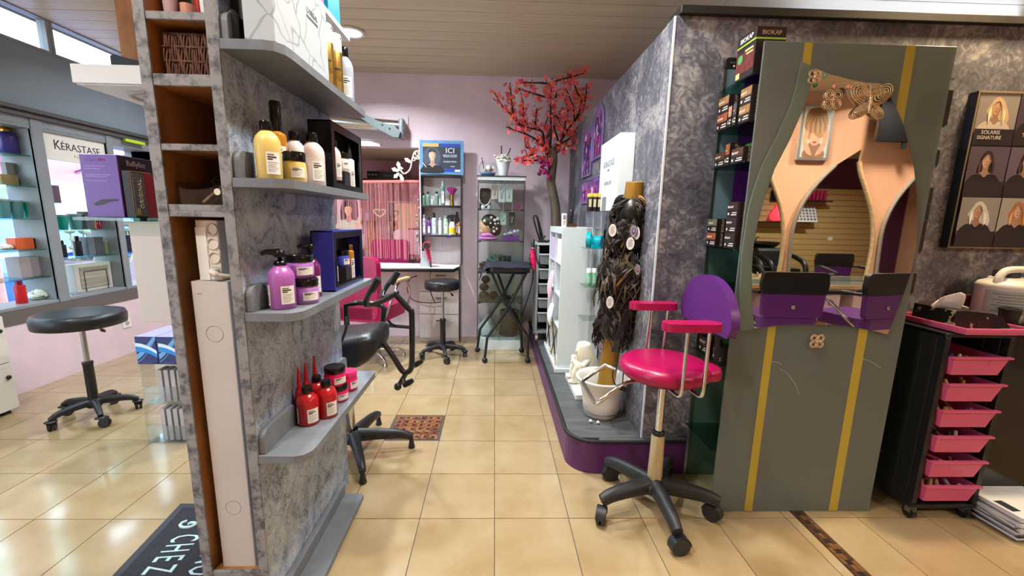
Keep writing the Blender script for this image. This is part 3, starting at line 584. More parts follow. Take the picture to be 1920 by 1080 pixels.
windowbox('black_gift_box', 'black gift box with an open front holding three white products', -.655, 1.555, z, -.575, 1.892, z+.232, M_blackg, flat((30, 26, 30)))
shampoo('mini_white_bottle', 'white bottle at the near end inside the black gift box', 'bottle', (-.605, 1.655, z+.035), .024, .145, M_wht, cap=M_blackg, face=-25, bar=False)
jar('mini_white_jar', 'white jar in the middle of the black gift box', (-.605, 1.73, z+.075), .028, .072, M_wht, face=-25)
ob_ = ob('jar_plinth', MB().box(-.634, 1.70, z+.0045, -.585, 1.765, z+.0745), flat((44, 40, 46))); tag(ob_, 'dark card plinth under the white jar in the black gift box', 'plinth')
t = thing('mini_white_serum', 'slim white serum bottle with dark pointed top inside the black gift box', 'bottle', (-.605, 1.815, z+.0045))
ob('body', MB().lathe([(.020, 0), (.021, .004), (.021, .125), (.016, .13)], (-.605, 1.815, z+.0045), 20), M_wht, t); ob('cap', MB().lathe([(.014, .13), (.013, .15), (.006, .19), (.003, .195)], (-.605, 1.815, z+.0045), 16), M_black, t)
m = MB(); label_print(m, (-.605, 1.815, 0), .0216, -25, 60, z+.02, z+.09); ob('front_label', m, LM, t)
# ---- third side shelf
z = SZ[2]+.0008
M_lil = mat('lilac_bottle_plastic', (170, 98, 178), .28); M_lil2 = mat('lilac_jar_plastic', (176, 122, 202), .3)
shampoo('lilac_pump_bottle', 'tall lilac pump bottle nearest the camera on the third side shelf', 'bottle', (-.637, 1.262, z), .037, .178, M_lil, face=-38, pump=True, neck=.5)
jar('lilac_jar', 'lilac jar at the bottom of the stack of two behind the pump bottle', (-.605, 1.345, z), .040, .080, M_lil2, face=-42)
jar('lilac_jar', 'lilac jar on top of the stack of two behind the pump bottle', (-.622, 1.352, z+.0806), .043, .074, M_lil2, face=-42)
shampoo('plum_oil_bottle', 'clear plum oil bottle with black pump between lilac jars and blue gift box', 'bottle', (-.628, 1.452, z), .030, .185, mat('plum_oil', (110, 36, 96), .15, coat=.5), face=-38, pump=True, bar=False)
windowbox('blue_gift_box', 'royal blue gift box with black open front holding three products', -.665, 1.545, z, -.585, 1.885, z+.222, mat('royal_blue_card', (58, 62, 176), .4), flat((26, 24, 30)))
t = thing('blue_box_vial', 'small dark vial with white label at the near end inside the blue gift box', 'bottle', (-.620, 1.635, z+.02))
ob('body', MB().lathe([(.012, 0), (.013, .003), (.013, .075), (.008, .085), (.005, .11), (.004, .12)], (-.620, 1.635, z+.02), 16), mat('navy_vial', (28, 30, 70), .25), t); m = MB(); label_print(m, (-.620, 1.635, 0), .0138, -25, 80, z+.025, z+.085); ob('front_label', m, LM, t)
tag(ob('jar_plinth', MB().box(-.640, 1.685, z+.0045, -.592, 1.745, z+.0745), flat((44, 40, 46))), 'dark card plinth under the cobalt jar in the blue gift box', 'plinth')
jar('cobalt_jar', 'cobalt blue jar with black lid in the middle of the blue gift box', (-.615, 1.715, z+.0752), .026, .066, mat('cobalt_plastic', (74, 92, 216), .3), face=-25)
shampoo('amber_dropper_bottle', 'amber oil bottle at the far end inside the blue gift box', 'bottle', (-.615, 1.805, z+.0045), .017, .155, MATS['amber_oil'], cap=M_gold, face=-25, bar=False, caph=.14, shoulder=.92, neck=.7, capr=.75)
# ---- lowest side shelf
z = SZ[3]+.0008
M_red = mat('red_shampoo_plastic', (176, 26, 34), .22, coat=.3); M_hot = mat('hot_pink_plastic', (222, 30, 108), .3)
shampoo('red_bottle', 'red bottle with black cap nearest the camera on the lowest side shelf', 'bottle', (-.647, 1.398, z), .036, .135, M_red, face=-40)
shampoo('red_bottle', 'red bottle with black cap standing second along the lowest side shelf', 'bottle', (-.604, 1.455, z), .036, .135, M_red, face=-40)
shampoo('red_bottle', 'red bottle with black cap behind the other two on the lowest shelf', 'bottle', (-.656, 1.500, z), .033, .135, M_red, face=-40, bar=False, labels=False)
for q, (x, y, lab) in enumerate(((-.688, 1.43, 'slim red nozzle tube nearest the camera by the lowest bracket'), (-.688, 1.485, 'slim red nozzle tube in the middle of three against the panel'), (-.687, 1.56, 'slim red nozzle tube farthest along the lowest shelf'))):
    t = thing('red_ampoule', lab, 'tube', (x, y, z)); ob('body', MB().lathe([(.015, 0), (.016, .004), (.016, .095), (.013, .105), (.008, .12)], (x, y, z), 16), M_red, t); ob('nozzle', MB().lathe([(.008, .12), (.006, .15), (.003, .185), (.003, .19)], (x, y, z), 12), mat('red_nozzle', (196, 32, 40), .35), t)
jar('pink_jar', 'hot pink jar at the bottom of the stack of two with black lids', (-.612, 1.590, z), .037, .066, M_hot, face=-38)
jar('pink_jar', 'hot pink jar with glossy black lid on top of the stack', (-.622, 1.588, z+.0665), .041, .074, M_hot, face=-38)
t = jar('pink_jar', 'hot pink jar with a pink lid farthest along the lowest side shelf', (-.612, 1.695, z), .040, .082, M_hot, lid=mat('hot_pink_lid', (226, 40, 116), .28), face=-20, lidh=.28)
# ================================================================ left side
tag(ob('orange_board', MB().box(-1.345, 1.665, 1.813, -1.0, 1.69, 2.733), M_orange, origin=(-1.17, 1.68, 1.813)), 'upright orange wooden board rising from the white lamp canopy to the ceiling', 'board')
t = thing('lamp_canopy', 'white box shaped lamp canopy with round lamps in its underside left of the unit', 'lamp', (-1.19, 1.77, 1.742))
m = MB().box(-1.472, 1.60, 1.748, -.915, 1.608, 1.806).box(-1.472, 1.608, 1.748, -1.464, 1.93, 1.806).box(-.923, 1.608, 1.748, -.915, 1.93, 1.806).box(-1.472, 1.93, 1.748, -.915, 1.938, 1.806).box(-1.472, 1.60, 1.802, -.915, 1.938, 1.81)
ob('housing', m, M_white, t, bevel=.003)
ob('underside', MB().box(-1.464, 1.608, 1.744, -.923, 1.93, 1.748), M_white, t)
for k, x in enumerate((-1.30, -1.07)):
    ob('lamp_ring', MB().lathe([(.105, .0), (.108, -.006), (.085, -.008), (.080, 0)], (x, 1.77, 1.744), 28, flatcap=False), flat((178, 176, 170)), t)
    ob('reflector', MB().lathe([(.080, -.001), (.03, -.0035), (.001, -.004)], (x, 1.77, 1.7435), 24, flatcap=False), mat('pale_reflector', (206, 210, 226), .3), t)
    ob('bulb', MB().ell((x-.02, 1.76, 1.737), (.022, .022, .012), 12, 6), mat('rosy_bulb', (196, 170, 170), .2, .3), t)
for dx in (0, .012): ob('wire', MB().tube(smooth_path([(-.935+dx, 1.93, 1.745), (-.945+dx, 1.92, 1.68), (-.925+dx*2, 1.90, 1.60), (-.92+dx, 1.9, 1.52)]), .002, 5), M_black, t)
tag(ob('dark_case', MB().prism([(-1.34, 1.8105), (-1.19, 1.8105), (-1.20, 1.822), (-1.27, 1.832), (-1.325, 1.846), (-1.34, 1.842)], 1.61, 1.66, 'y'), M_black, origin=(-1.27, 1.64, 1.8105), bevel=.002), 'small dark wedge shaped case lying on top of the white lamp canopy', 'case')
# hanging white cupboard and its glass top
t = thing('white_cupboard', 'plain white cupboard hung on the left side of the grey unit', 'cupboard', (-1.09, 1.62, .92))
ob('body', MB().box(-1.264, 1.512, .921, -.913, 1.80, 1.278), mat('warm_grey_laminate', (196, 192, 186), .5), t, bevel=.002)
ob('front_panel', MB().box(-1.264, 1.50, .921, -.913, 1.5115, 1.278), MATS['warm_grey_laminate'], t, bevel=.0015)
tag(ob('glass_shelf', MB().box(-1.405, 1.455, 1.2795, -.912, 1.76, 1.2895), M_shelfglass, origin=(-1.15, 1.6, 1.2795)), 'green edged glass shelf above the hung white cupboard', 'shelf')
t = thing('purple_styler_box', 'purple and black hair styler box with its brand in silver on the glass shelf', 'box', (-1.33, 1.60, 1.290))
ob('carton', MB().box(-1.395, 1.50, 1.290, -1.272, 1.72, 1.498), mat('violet_card', (98, 62, 150), .4), t, bevel=.0012, seg=1)
ob('side_print', MB().box(-1.2722, 1.506, 1.291, -1.2712, 1.719, 1.497), mat('plum_black_card', (48, 28, 38), .35), t)
M_silv = mat('silver_print', (176, 178, 190), .35, .4)
text('lettering', 'BaByliss', (-1.2705, 1.573, 1.474), .026, (0,1,0), (0,0,1), M_silv, t, xs=.95)
text('lettering', 'babyliss', (-1.357, 1.4995, 1.480), .012, (1,0,0), (0,0,1), mat('mauve_print', (150, 116, 190), .5), t); text('lettering', 'PRO', (-1.322, 1.4995, 1.480), .012, (1,0,0), (0,0,1), flat((170, 40, 90)), t)
m = MB()
for k, (wd, zz) in enumerate(((.07, 1.458), (.055, 1.449), (.085, 1.43), (.075, 1.424), (.07, 1.41))): m.box(-1.383, 1.4993, zz, -1.383+wd, 1.5, zz+.0032)
ob('small_print', m, MATS['mauve_print'], t)
m = MB(); m.prism([(-1.372, 1.335), (-1.36, 1.328), (-1.33, 1.335), (-1.318, 1.342), (-1.285, 1.346), (-1.285, 1.352), (-1.318, 1.352), (-1.34, 1.35)], 1.4993, 1.5, 'y'); ob('printed_styler', m, flat((60, 54, 74)), t)
t = thing('denim_wallet_box', 'small gift box with blue denim front and red edge in front of the styler box', 'box', (-1.25, 1.57, 1.290))
ob('carton', MB().box(-1.266, 1.503, 1.290, -1.240, 1.612, 1.448), mat('black_card', (28, 24, 28), .5), t, bevel=.0015)
ob('gold_border', MB().box(-1.2402, 1.504, 1.2905, -1.2394, 1.5065, 1.4475).box(-1.2402, 1.5065, 1.4450, -1.2394, 1.59, 1.4475), mat('beige_line', (196, 166, 128), .5), t)
ob('denim_front', MB().box(-1.2402, 1.510, 1.295, -1.237, 1.557, 1.441), mat('denim', (64, 70, 92), .85, rgb2=(120, 128, 146), scale=220., ramp=(.42, .7), bump=.2), t)
ob('red_side', MB().box(-1.2402, 1.5585, 1.2905, -1.2378, 1.611, 1.4445), mat('crimson_card', (160, 26, 52), .45), t)
text('lettering', 'ORIGINAL', (-1.2364, 1.537, 1.372), .021, (0,0,1), (0,-1,0), M_inkw, t, space=1.05)
ob('patch', MB().box(-1.2370, 1.514, 1.300, -1.2358, 1.527, 1.322), mat('straw_patch', (186, 166, 110), .7), t, bevel=.001)
# acrylic racks and blue boxes
t = thing('leaflet_rack', 'clear acrylic two tier rack of grey cards standing on the floor behind the unit', 'rack', (-1.86, 2.34, 0))
m = MB(); T = .003
for z0, z1, y0 in ((.002, .225, 2.285), (.232, .470, 2.30)):
    m.box(-1.985, y0+.10, z0, -1.72, y0+.103, z1).box(-1.985, y0, z0, -1.982, y0+.10, z1).box(-1.723, y0, z0, -1.72, y0+.10, z1).box(-1.985, y0, z0, -1.72, y0+.10, z0+T)
    m.box(-1.982, y0, z0, -1.723, y0+T, z0+.105)
ob('acrylic_shell', m, M_acryl, t, bevel=.0008, seg=1)
for z0, y0 in ((.006, 2.29), (.236, 2.305)):
    for k in range(5): ob('card', MB().obox((-1.90+.036*k, y0+.05, z0+.098), (.022, .075, .19), rz=R(6)), mat('grey_card', (176, 172, 172), .6, rnd=.1), t)
def bluebox(x0, lab):
    t = thing('blue_product_box', lab, 'box', (x0+.057, 2.38, .4735))
    ob('carton', MB().box(x0, 2.292, .4735, x0+.113, 2.54, .632), mat('navy_card', (26, 34, 96), .35), t, bevel=.001, seg=1)
    ob('lilac_top', MB().box(x0+.001, 2.293, .6321, x0+.112, 2.539, .6332), mat('lilac_card', (150, 146, 214), .4), t)
    y = 2.2915
    def ribbon(pts, wd, m_, d):
        L = MB(); P = smooth_path([(x0+a*.113, y-d, .4735+b*.158) for a, b in pts], 5); P = [p for p in P if x0 <= p.x <= x0+.113]
        L.add([(p.x, p.y, min(.632, p.z+wd/2)) for p in P]+[(p.x, p.y, max(.474, p.z-wd/2)) for p in P], [(i, i+1, len(P)+i+1, len(P)+i) for i in range(len(P)-1)]); ob('printed_ribbon', L, m_, t)
    ribbon([(0, .25), (.3, .42), (.65, .70), (1, 1.0)], .030, flat((104, 160, 206)), .0002); ribbon([(0, .06), (.3, .22), (.6, .48), (.9, .80)], .006, flat((90, 140, 196)), .0003)
    ribbon([(0, .55), (.35, .54), (.7, .46), (1, .34)], .030, flat((40, 132, 206)), .0005); ribbon([(0, .72), (.35, .68), (.7, .58), (1, .44)], .020, flat((206, 226, 240)), .0007)
    text('lettering', 'ISSAGE', (x0+.056, y-.0008, .484), .011, (1,0,0), (0,0,1), flat((110, 116, 170)), t, space=1.4)
bluebox(-1.984, 'navy box with swooping blue ribbons, the one facing the shop window side'); bluebox(-1.868, 'navy box with swooping blue ribbons, half hidden by the grey unit edge')
# floor mat
t = thing('door_mat', 'charcoal doormat with pale blue lettering lying behind the grey unit', 'mat', (-1.15, 1.1, .0)); a = R(-5.5)
def mp2(u, v, z=0): return (-1.414+u*math.cos(a)-v*math.sin(-a)*-1, 1.752+u*math.sin(a)-v*math.cos(a), z)
def mp2(u, v, z=0):  # u to the right, v towards the door (towards the viewer)
    return (-1.414+u*math.cos(R(2))+v*math.sin(R(5.8)), 1.752-u*math.sin(R(2))-v*math.cos(R(5.8)), z)
ob('rubber_border', MB().prism([mp2(0,0)[:2], mp2(0,1.2)[:2], mp2(.475,1.2)[:2], mp2(.475,0)[:2]], .0004, .006), mat('charcoal_rubber', (44, 46, 54), .6), t, bevel=.002)
ob('pile', MB().prism([mp2(.03,.03)[:2], mp2(.03,1.17)[:2], mp2(.445,1.17)[:2], mp2(.445,.03)[:2]], .0055, .0085), mat('charcoal_pile', (46, 48, 56), .95, noise=.4, scale=180., bump=.5, bscale=240.), t)
M_mint = mat('pale_blue_print', (168, 196, 202), .8)
vdir = (math.sin(R(5.8)), -math.cos(R(5.8)), 0); udir = (math.cos(R(5.8)), math.sin(R(5.8)), 0)
m = MB(); c0 = mp2(.125, .135, .0093)
m.tube([(c0[0]+(.050-.0065*q*.5)*math.cos(q*.55+2.2)*.9, c0[1]+(.026-.0032*q*.5)*math.sin(q*.55+2.2), .0090) for q in range(15)], [.007]*12+[.005, .004, .003], 5, flatten=((1,0,0), 1.0)); ob('printed_swirl', m, M_mint, t)
for k, ch in enumerate('CHEZ'):
    p = mp2(.148, .212+.052*k, .0087); text('lettering', ch, p, .150, vdir, udir, M_mint, t, xs=.42, ext=.0004)
p = mp2(.145, .46, .0087); text('lettering', 'N', p, .150, vdir, udir, M_mint, t, xs=.42, ext=.0004)
for k, ch in enumerate('NOUS'):
    p = mp2(.31, .31+.055*k, .0087); text('lettering', ch, p, .150, vdir, udir, M_mint, t, xs=.42, ext=.0004)
# white cabinet below the window, wall socket
t = thing('white_cabinet', 'white low cabinet standing under the shop window at the picture edge', 'cabinet', (-3.27, 2.3, 0))
ob('body', MB().box(-3.415, 1.95, .02, -3.148, 2.69, .648), M_white, t, bevel=.002)
for z0, z1 in ((.03, .335), (.34, .642)):
    d = ob('door', MB().box(-3.146, 1.955, z0, -3.130, 2.688, z1), mat('ivory_door', (216, 214, 206), .4), t, bevel=.002)
    ob('knob', MB().ell((-3.124, 2.655, z1-.09), (.012, .014, .014), 10, 6), M_black, d)
for y in (2.0, 2.64): ob('foot', MB().box(-3.4, y-.02, 0, -3.16, y+.02, .0195), M_black, t)
t = thing('wall_socket', 'square white wall socket on the pink wall under the shop window', 'socket', (-3.415, 3.89, .29))
ob('plate', MB().box(-3.4195, 3.845, .25, -3.411, 3.935, .335), M_white, t, bevel=.003); ob('well', MB().cyl((-3.4112, 3.89, .292), (-3.4095, 3.89, .292), .022, n=18), flat((176, 172, 164)), t)
ob('pin_hole', MB().box(-3.4096, 3.878, .289, -3.4090, 3.884, .295).box(-3.4096, 3.896, .289, -3.4090, 3.902, .295), M_ink, t)
tag(ob('lime_clip', MB().box(-3.40, 4.10, 1.945, -3.372, 4.32, 1.972), mat('lime_plastic', (176, 214, 40), .4), origin=(-3.39, 4.2, 1.945), bevel=.004), 'lime green clip hanging from the dark track above the shop window', 'clip')
# ---- things on the window shelves
t = thing('brand_panel', 'white lettered brand panel across the top of the middle window bay', 'sign', (-3.43, 3.68, 1.70))
ob('board', MB().box(-3.45, 3.417, 1.700, -3.436, 3.943, 1.918), mat('white_board', (224, 224, 216), .5), t, bevel=.002)
text('lettering', 'K', (-3.4354, 3.530, 1.815), .105, (0,1,0), (0,0,1), M_ink, t, xs=.85); text('lettering', 'ÉRASTASE', (-3.4354, 3.725, 1.812), .080, (0,1,0), (0,0,1), M_ink, t, xs=.95)
text('lettering', 'PARIS', (-3.4354, 3.70, 1.746), .028, (0,1,0), (0,0,1), mat('grey_print2', (150, 148, 146), .5), t, space=1.4)
XW = -3.56
def wbox(name, label, y0, y1, z, h, m, d=.07): return tag(ob(name, MB().box(XW-d/2, y0, z+.0005, XW+d/2, y1, z+h), m, origin=(XW, (y0+y1)/2, z+.0005), bevel=.0015, seg=1), label, 'box')
def wjar(label, y, z, r, h, m, lid=None):
    t = thing('tapered_jar', label, 'jar', (XW, y, z+.0005)); ob('body', MB().lathe([(r*.72, 0), (r*.76, .004), (r*.98, h*.86), (r, h*.88)], (XW, y, z+.0005), 20), m, t)
    ob('lid', MB().lathe([(r*1.0, h*.885), (r*1.02, h*.89), (r*1.02, h*.985), (r*.95, h)], (XW, y, z+.0005), 20), lid or mat('grey_lid', (128, 140, 146), .4), t); return t
M_teal = mat('teal_plastic', (0, 150, 130), .25, coat=.3); M_teal2 = mat('dull_teal_plastic', (84, 136, 142), .35); M_vio = mat('violet_plastic', (62, 54, 130), .3)
shampoo('violet_bottle', 'violet bottle with gilt cap on the highest shelf of the first window bay', 'bottle', (XW, 3.30, 1.7105), .055, .19, M_vio, cap=M_gold, labels=False)
wbox('violet_box', 'violet box beside the violet bottle on the highest window shelf', 3.385, 3.49, 1.71, .175, mat('violet_box_card', (76, 70, 146), .5), .08)
wbox('olive_gold_box', 'flat olive gold box in front of the grey box on the second highest window shelf', 3.19, 3.30, 1.487, .075, mat('olive_gold_card', (126, 112, 70), .45), .06)
t = wbox('tall_grey_box', 'tall grey box on the second highest shelf of the first window bay', 3.27, 3.345, 1.487, .165, mat('grey_box_card', (126, 126, 128), .5), .04); t.location.x -= .03
wjar('dull teal jar with grey lid nearest the viewer in the first window bay', 3.19, 1.25, .042, .135, M_teal2); wjar('dull teal jar in the middle of the three jars in the first window bay', 3.275, 1.25, .042, .13, M_teal2)
wjar('bright teal jar third in the row of jars in the first window bay', 3.365, 1.25, .044, .125, M_teal); wbox('teal_box', 'teal box right behind the bright teal jar in the first window bay', 3.408, 3.46, 1.25, .118, mat('teal_card', (0, 128, 110), .4))
wbox('orange_box', 'orange box on the third shelf from the bottom of the first window bay', 3.20, 3.325, 1.02, .085, mat('burnt_orange_card', (206, 92, 50), .5)); wbox('black_small_box', 'small black box at the end of the orange box in the first window bay', 3.33, 3.365, 1.02, .08, M_black)
def flower(label, y, z, r, x=XW):
    t = thing('white_flower', label, 'flower', (x, y, z)); m = MB()
    for k in range(46):
        a = rng.uniform(0, 2*PI); e = rng.uniform(-.1, 1.4); d = Vector((math.cos(a)*math.cos(e), math.sin(a)*math.cos(e), math.sin(e))); p = Vector((x, y, z+r*.25))+Vector((d.x*r*.55, d.y*r*.7, d.z*r*.5))
        m.ell(p, (r*.30, r*.22, r*.10), 7, 5, M=d.to_track_quat('Z', 'Y').to_matrix() @ Matrix.Rotation(R(60), 3, 'X'))
    ob('petals', m, mat('cream_petal', (232, 232, 222), .7), t); ob('leaf', MB().ell((x+r*.2, y, z+r*.12), (r*.3, r*.8, r*.1), 10, 6), mat('sage_leaf', (150, 166, 120), .6), t)
flower('white fabric flower beside the orange box in the window', 3.16, 1.0205, .05); flower('white fabric flower lying on the window sill beside the red bottle', 3.33, .6255, .085)
wbox('taupe_box', 'taupe carton on the lowest shelf of the first window bay, nearer the viewer', 3.185, 3.262, .81, .155, mat('taupe_card', (154, 142, 146), .55), .10); wbox('taupe_box', 'taupe carton touching the window bay post on the lowest shelf', 3.264, 3.345, .81, .152, mat('taupe_card2', (140, 130, 136), .55), .09)
shampoo('slim_red_bottle', 'slim red bottle with gold collar standing on the window sill', 'bottle', (XW+.04, 3.165, .6255), .032, .175, mat('scarlet_plastic', (206, 30, 40), .3), cap=mat('dark_red_cap', (170, 20, 34), .3), labels=False, shoulder=.93, neck=.62, capr=.62, caph=.2)
wbox('plum_box', 'narrow plum box on the highest shelf of the middle window bay', 3.55, 3.585, 1.372, .14, mat('plum_card', (104, 78, 92), .5))
wjar('bright teal jar on the middle shelf of the second window bay', 3.595, 1.158, .043, .12, M_teal); wjar('dull teal jar beside the charcoal box in the second window bay', 3.705, 1.158, .048, .13, M_teal2)
wbox('charcoal_box', 'charcoal box beside the dull teal jar in the second window bay', 3.765, 3.83, 1.158, .15, mat('charcoal_card', (74, 78, 86), .5))
t = thing('perfume_set', 'open gift box of small red perfume bottles in the middle window bay', 'gift set', (XW, 3.92, 1.1585)); m = MB().box(XW-.03, 3.855, 1.1585, XW-.027, 3.99, 1.255).box(XW-.03, 3.855, 1.252, XW+.03, 3.94, 1.255).box(XW-.03, 3.855, 1.1585, XW+.03, 3.858, 1.255); ob('carton', m, mat('straw_card', (196, 170, 130), .5), t)
for y in (3.876, 3.90, 3.925): ob('vial', MB().lathe([(.010, 0), (.010, .06), (.005, .065), (.005, .08)], (XW, y, 1.1585), 12), mat('garnet_glass', (130, 28, 44), .2), t)
wbox('rose_box', 'dark rose box leaning beside the perfume gift set in the window', 3.948, 3.975, 1.158, .09, mat('rose_card', (146, 48, 84), .5), .05)
for y, h, lab in ((3.562, .14, 'black cologne bottle beside the bay post on the lower window shelf'), (3.695, .17, 'black cologne bottle with tall cap in the middle of the lower window shelf')):
    shampoo('black_cologne_bottle', lab, 'bottle', (XW, y, .9325), .026, h, mat('near_black_glass', (30, 32, 42), .2), labels=False, shoulder=.95, neck=.5, capr=.55, caph=.24)
wbox('slate_box', 'slate grey box on the lower shelf of the middle window bay', 3.752, 3.815, .932, .158, mat('slate_card', (96, 106, 116), .5)); t = wbox('slate_box', 'dark slate box standing behind the slate grey one in the window', 3.818, 3.90, .932, .155, mat('dark_slate_card', (70, 76, 82), .5))
wjar('small olive glass jar at the end of the lower window shelf', 3.945, .932, .032, .12, mat('olive_glass', (120, 136, 96), .25))
t = thing('beige_panel_box', 'beige panelled box leaning in the bottom of the middle window bay', 'box', (XW, 3.78, .6255)); ob('case', MB().box(XW-.05, 3.60, .6255, XW+.03, 3.94, .865), mat('beige_case', (196, 194, 184), .5), t, bevel=.004)
ob('louvred_panel', MB().box(XW+.0302, 3.64, .655, XW+.037, 3.905, .835), mat('louvre_beige', (168, 164, 146), .5, noise=.2, scale=14., stretch=(1, .2, 5)), t, bevel=.002)
ob('wire_frame', MB().tube([(XW+.04, 3.67, .626), (XW+.04, 3.67, .80), (XW+.04, 3.88, .80), (XW+.04, 3.88, .626)], .003, 6), M_ink, t)
tag(ob('metal_rod', MB().tube([(XW+.06, 3.52, .6295), (XW+.10, 3.66, .6295)], .004, 6), M_steel, origin=(XW+.08, 3.6, .6255)), 'short metal rod lying on the sill of the middle window bay', 'rod')
flower('white fabric flower in the third window bay by the grey unit', 4.06, .9325, .05); wbox('dark_print_box', 'dark patterned box on the middle shelf of the third window bay', 4.02, 4.12, 1.158, .12, M_black); wbox('navy_print_box', 'navy box on the lower shelf of the third window bay', 4.12, 4.22, .932, .16, mat('navy_box_card', (30, 36, 60), .5))
flower('grey green dried plant on the highest shelf of the third window bay', 4.12, 1.3725, .08)
# ================================================================ rolling stools
def stool(name, label, loc, seat_z, seat_r, th, rot, arm_r, col_r0=.026, grp=None):
    x, y, _ = loc; t = thing(name, label, 'stool', loc, grp)
    ob('seat', MB().lathe([(seat_r*.9, seat_z-th), (seat_r*.985, seat_z-th+.006), (seat_r, seat_z-th*.55), (seat_r, seat_z-th*.3), (seat_r*.965, seat_z-.006), (seat_r*.85, seat_z), (seat_r*.4, seat_z+.003), (0.001, seat_z+.004)], (x, y, 0), 36), M_leather, t)
    ob('seat_plate', MB().box(x-.06, y-.06, seat_z-th-.012, x+.06, y+.06, seat_z-th), M_steel, t, bevel=.002)
    ob('gas_rod', MB().cyl((x, y, .30), (x, y, seat_z-th-.012), .014, n=16), M_steel, t); ob('sleeve', MB().lathe([(col_r0*1.1, .085), (col_r0*1.1, .12), (col_r0, .13), (col_r0, .355), (col_r0*1.08, .358), (col_r0*1.08, .372), (col_r0*.7, .375)], (x, y, 0), 18), M_black, t)
    a = R(rot+150); p0 = (x+.04*math.cos(a), y+.04*math.sin(a), seat_z-th-.008); p1 = (x+.20*math.cos(a), y+.20*math.sin(a), seat_z-th-.075); L = ob('height_lever', MB().tube([p0, p1], .004, 6), M_steel, t)
    p2 = (x+.25*math.cos(a), y+.25*math.sin(a), seat_z-th-.105); ob('lever_grip', MB().tube([p1, ((p1[0]+p2[0])/2, (p1[1]+p2[1])/2, (p1[2]+p2[2])/2), p2], [.006, .012, .008], 8), M_black, L)
    star(t, x, y, rot, arm_r, .105, .058, mat('black_nylon', (30, 31, 34), .42), caster='fork')
    return t
def star(t, x, y, rot, r, zc, ztip, m_, caster='fork', n=5, w0=.028, w1=.017, hub=.045):
    ob('hub', MB().lathe([(hub*.8, zc-.035), (hub, zc-.02), (hub, zc+.012), (hub*.75, zc+.02)], (x, y, 0), 20), m_, t)
    for k in range(n):
        a = R(rot+360*k/n); c, s = math.cos(a), math.sin(a)
        P = [(x+c*q, y+s*q, z) for q, z in ((.03, zc), (r*.45, zc-.002), (r*.8, (zc*.65+ztip*.35)+.004), (r, ztip+.012))]
        ob('base_arm', MB().tube(smooth_path(P, 4), [w0-(w0-w1)*i/12 for i in range(13)], 8, flatten=((0,0,1), .8)), m_, t)
        tx, ty = x+c*r*.985, y+s*r*.985
        if caster == 'glide': ob('glide', MB().lathe([(.018, 0), (.02, .006), (.016, .02), (.010, ztip+.01)], (tx, ty, 0), 12), m_, t)
        else:
            ca = a+R(50+k*47); dx, dy = math.cos(ca), math.sin(ca); wr = .027 if caster == 'fork' else .038; off = .016
            cx, cy = tx+dx*off, ty+dy*off; px, py = -dy, dx
            cs = ob('caster', MB().cyl((cx+px*.004, cy+py*.004, wr), (cx+px*.018, cy+py*.018, wr), wr, n=18).cyl((cx-px*.018, cy-py*.018, wr), (cx-px*.004, cy-py*.004, wr), wr, n=18), mat('dark_wheel', (36, 34, 34), .5) if caster == 'fork' else m_, t)
            if caster == 'fork': ob('caster_fork', MB().lathe([(.030, wr*2+.004), (.030, wr*2+.008), (.012, wr*2+.014)], (tx, ty, 0), 14).obox((cx, cy, wr*1.7), (.03, .042, .03), rz=ca), MATS['black_nylon'], cs)
            else:
                m = MB(); n_ = 10; A = []; B = []
                for i in range(n_+1):
                    e = R(-20+200*i/n_); q = wr+.004; A.append((cx+dx*math.cos(e)*-q+px*.021, cy+dy*math.cos(e)*-q+py*.021, wr+q*math.sin(e))); B.append((cx+dx*math.cos(e)*-q-px*.021, cy+dy*math.cos(e)*-q-py*.021, wr+q*math.sin(e)))
                m.add(A+B, [(i, i+1, n_+2+i, n_+1+i) for i in range(n_)], 0, True); ob('caster_hood', m, m_, cs)
stool('rolling_stool', 'black round rolling stool by the shop window', (-2.57, 2.61, 0), .695, .222, .085, -40.5, .215)
stool('rolling_stool', 'black round rolling stool in front of the white drawer desk', (-.48, 3.88, 0), .742, .166, .085, -77, .215)
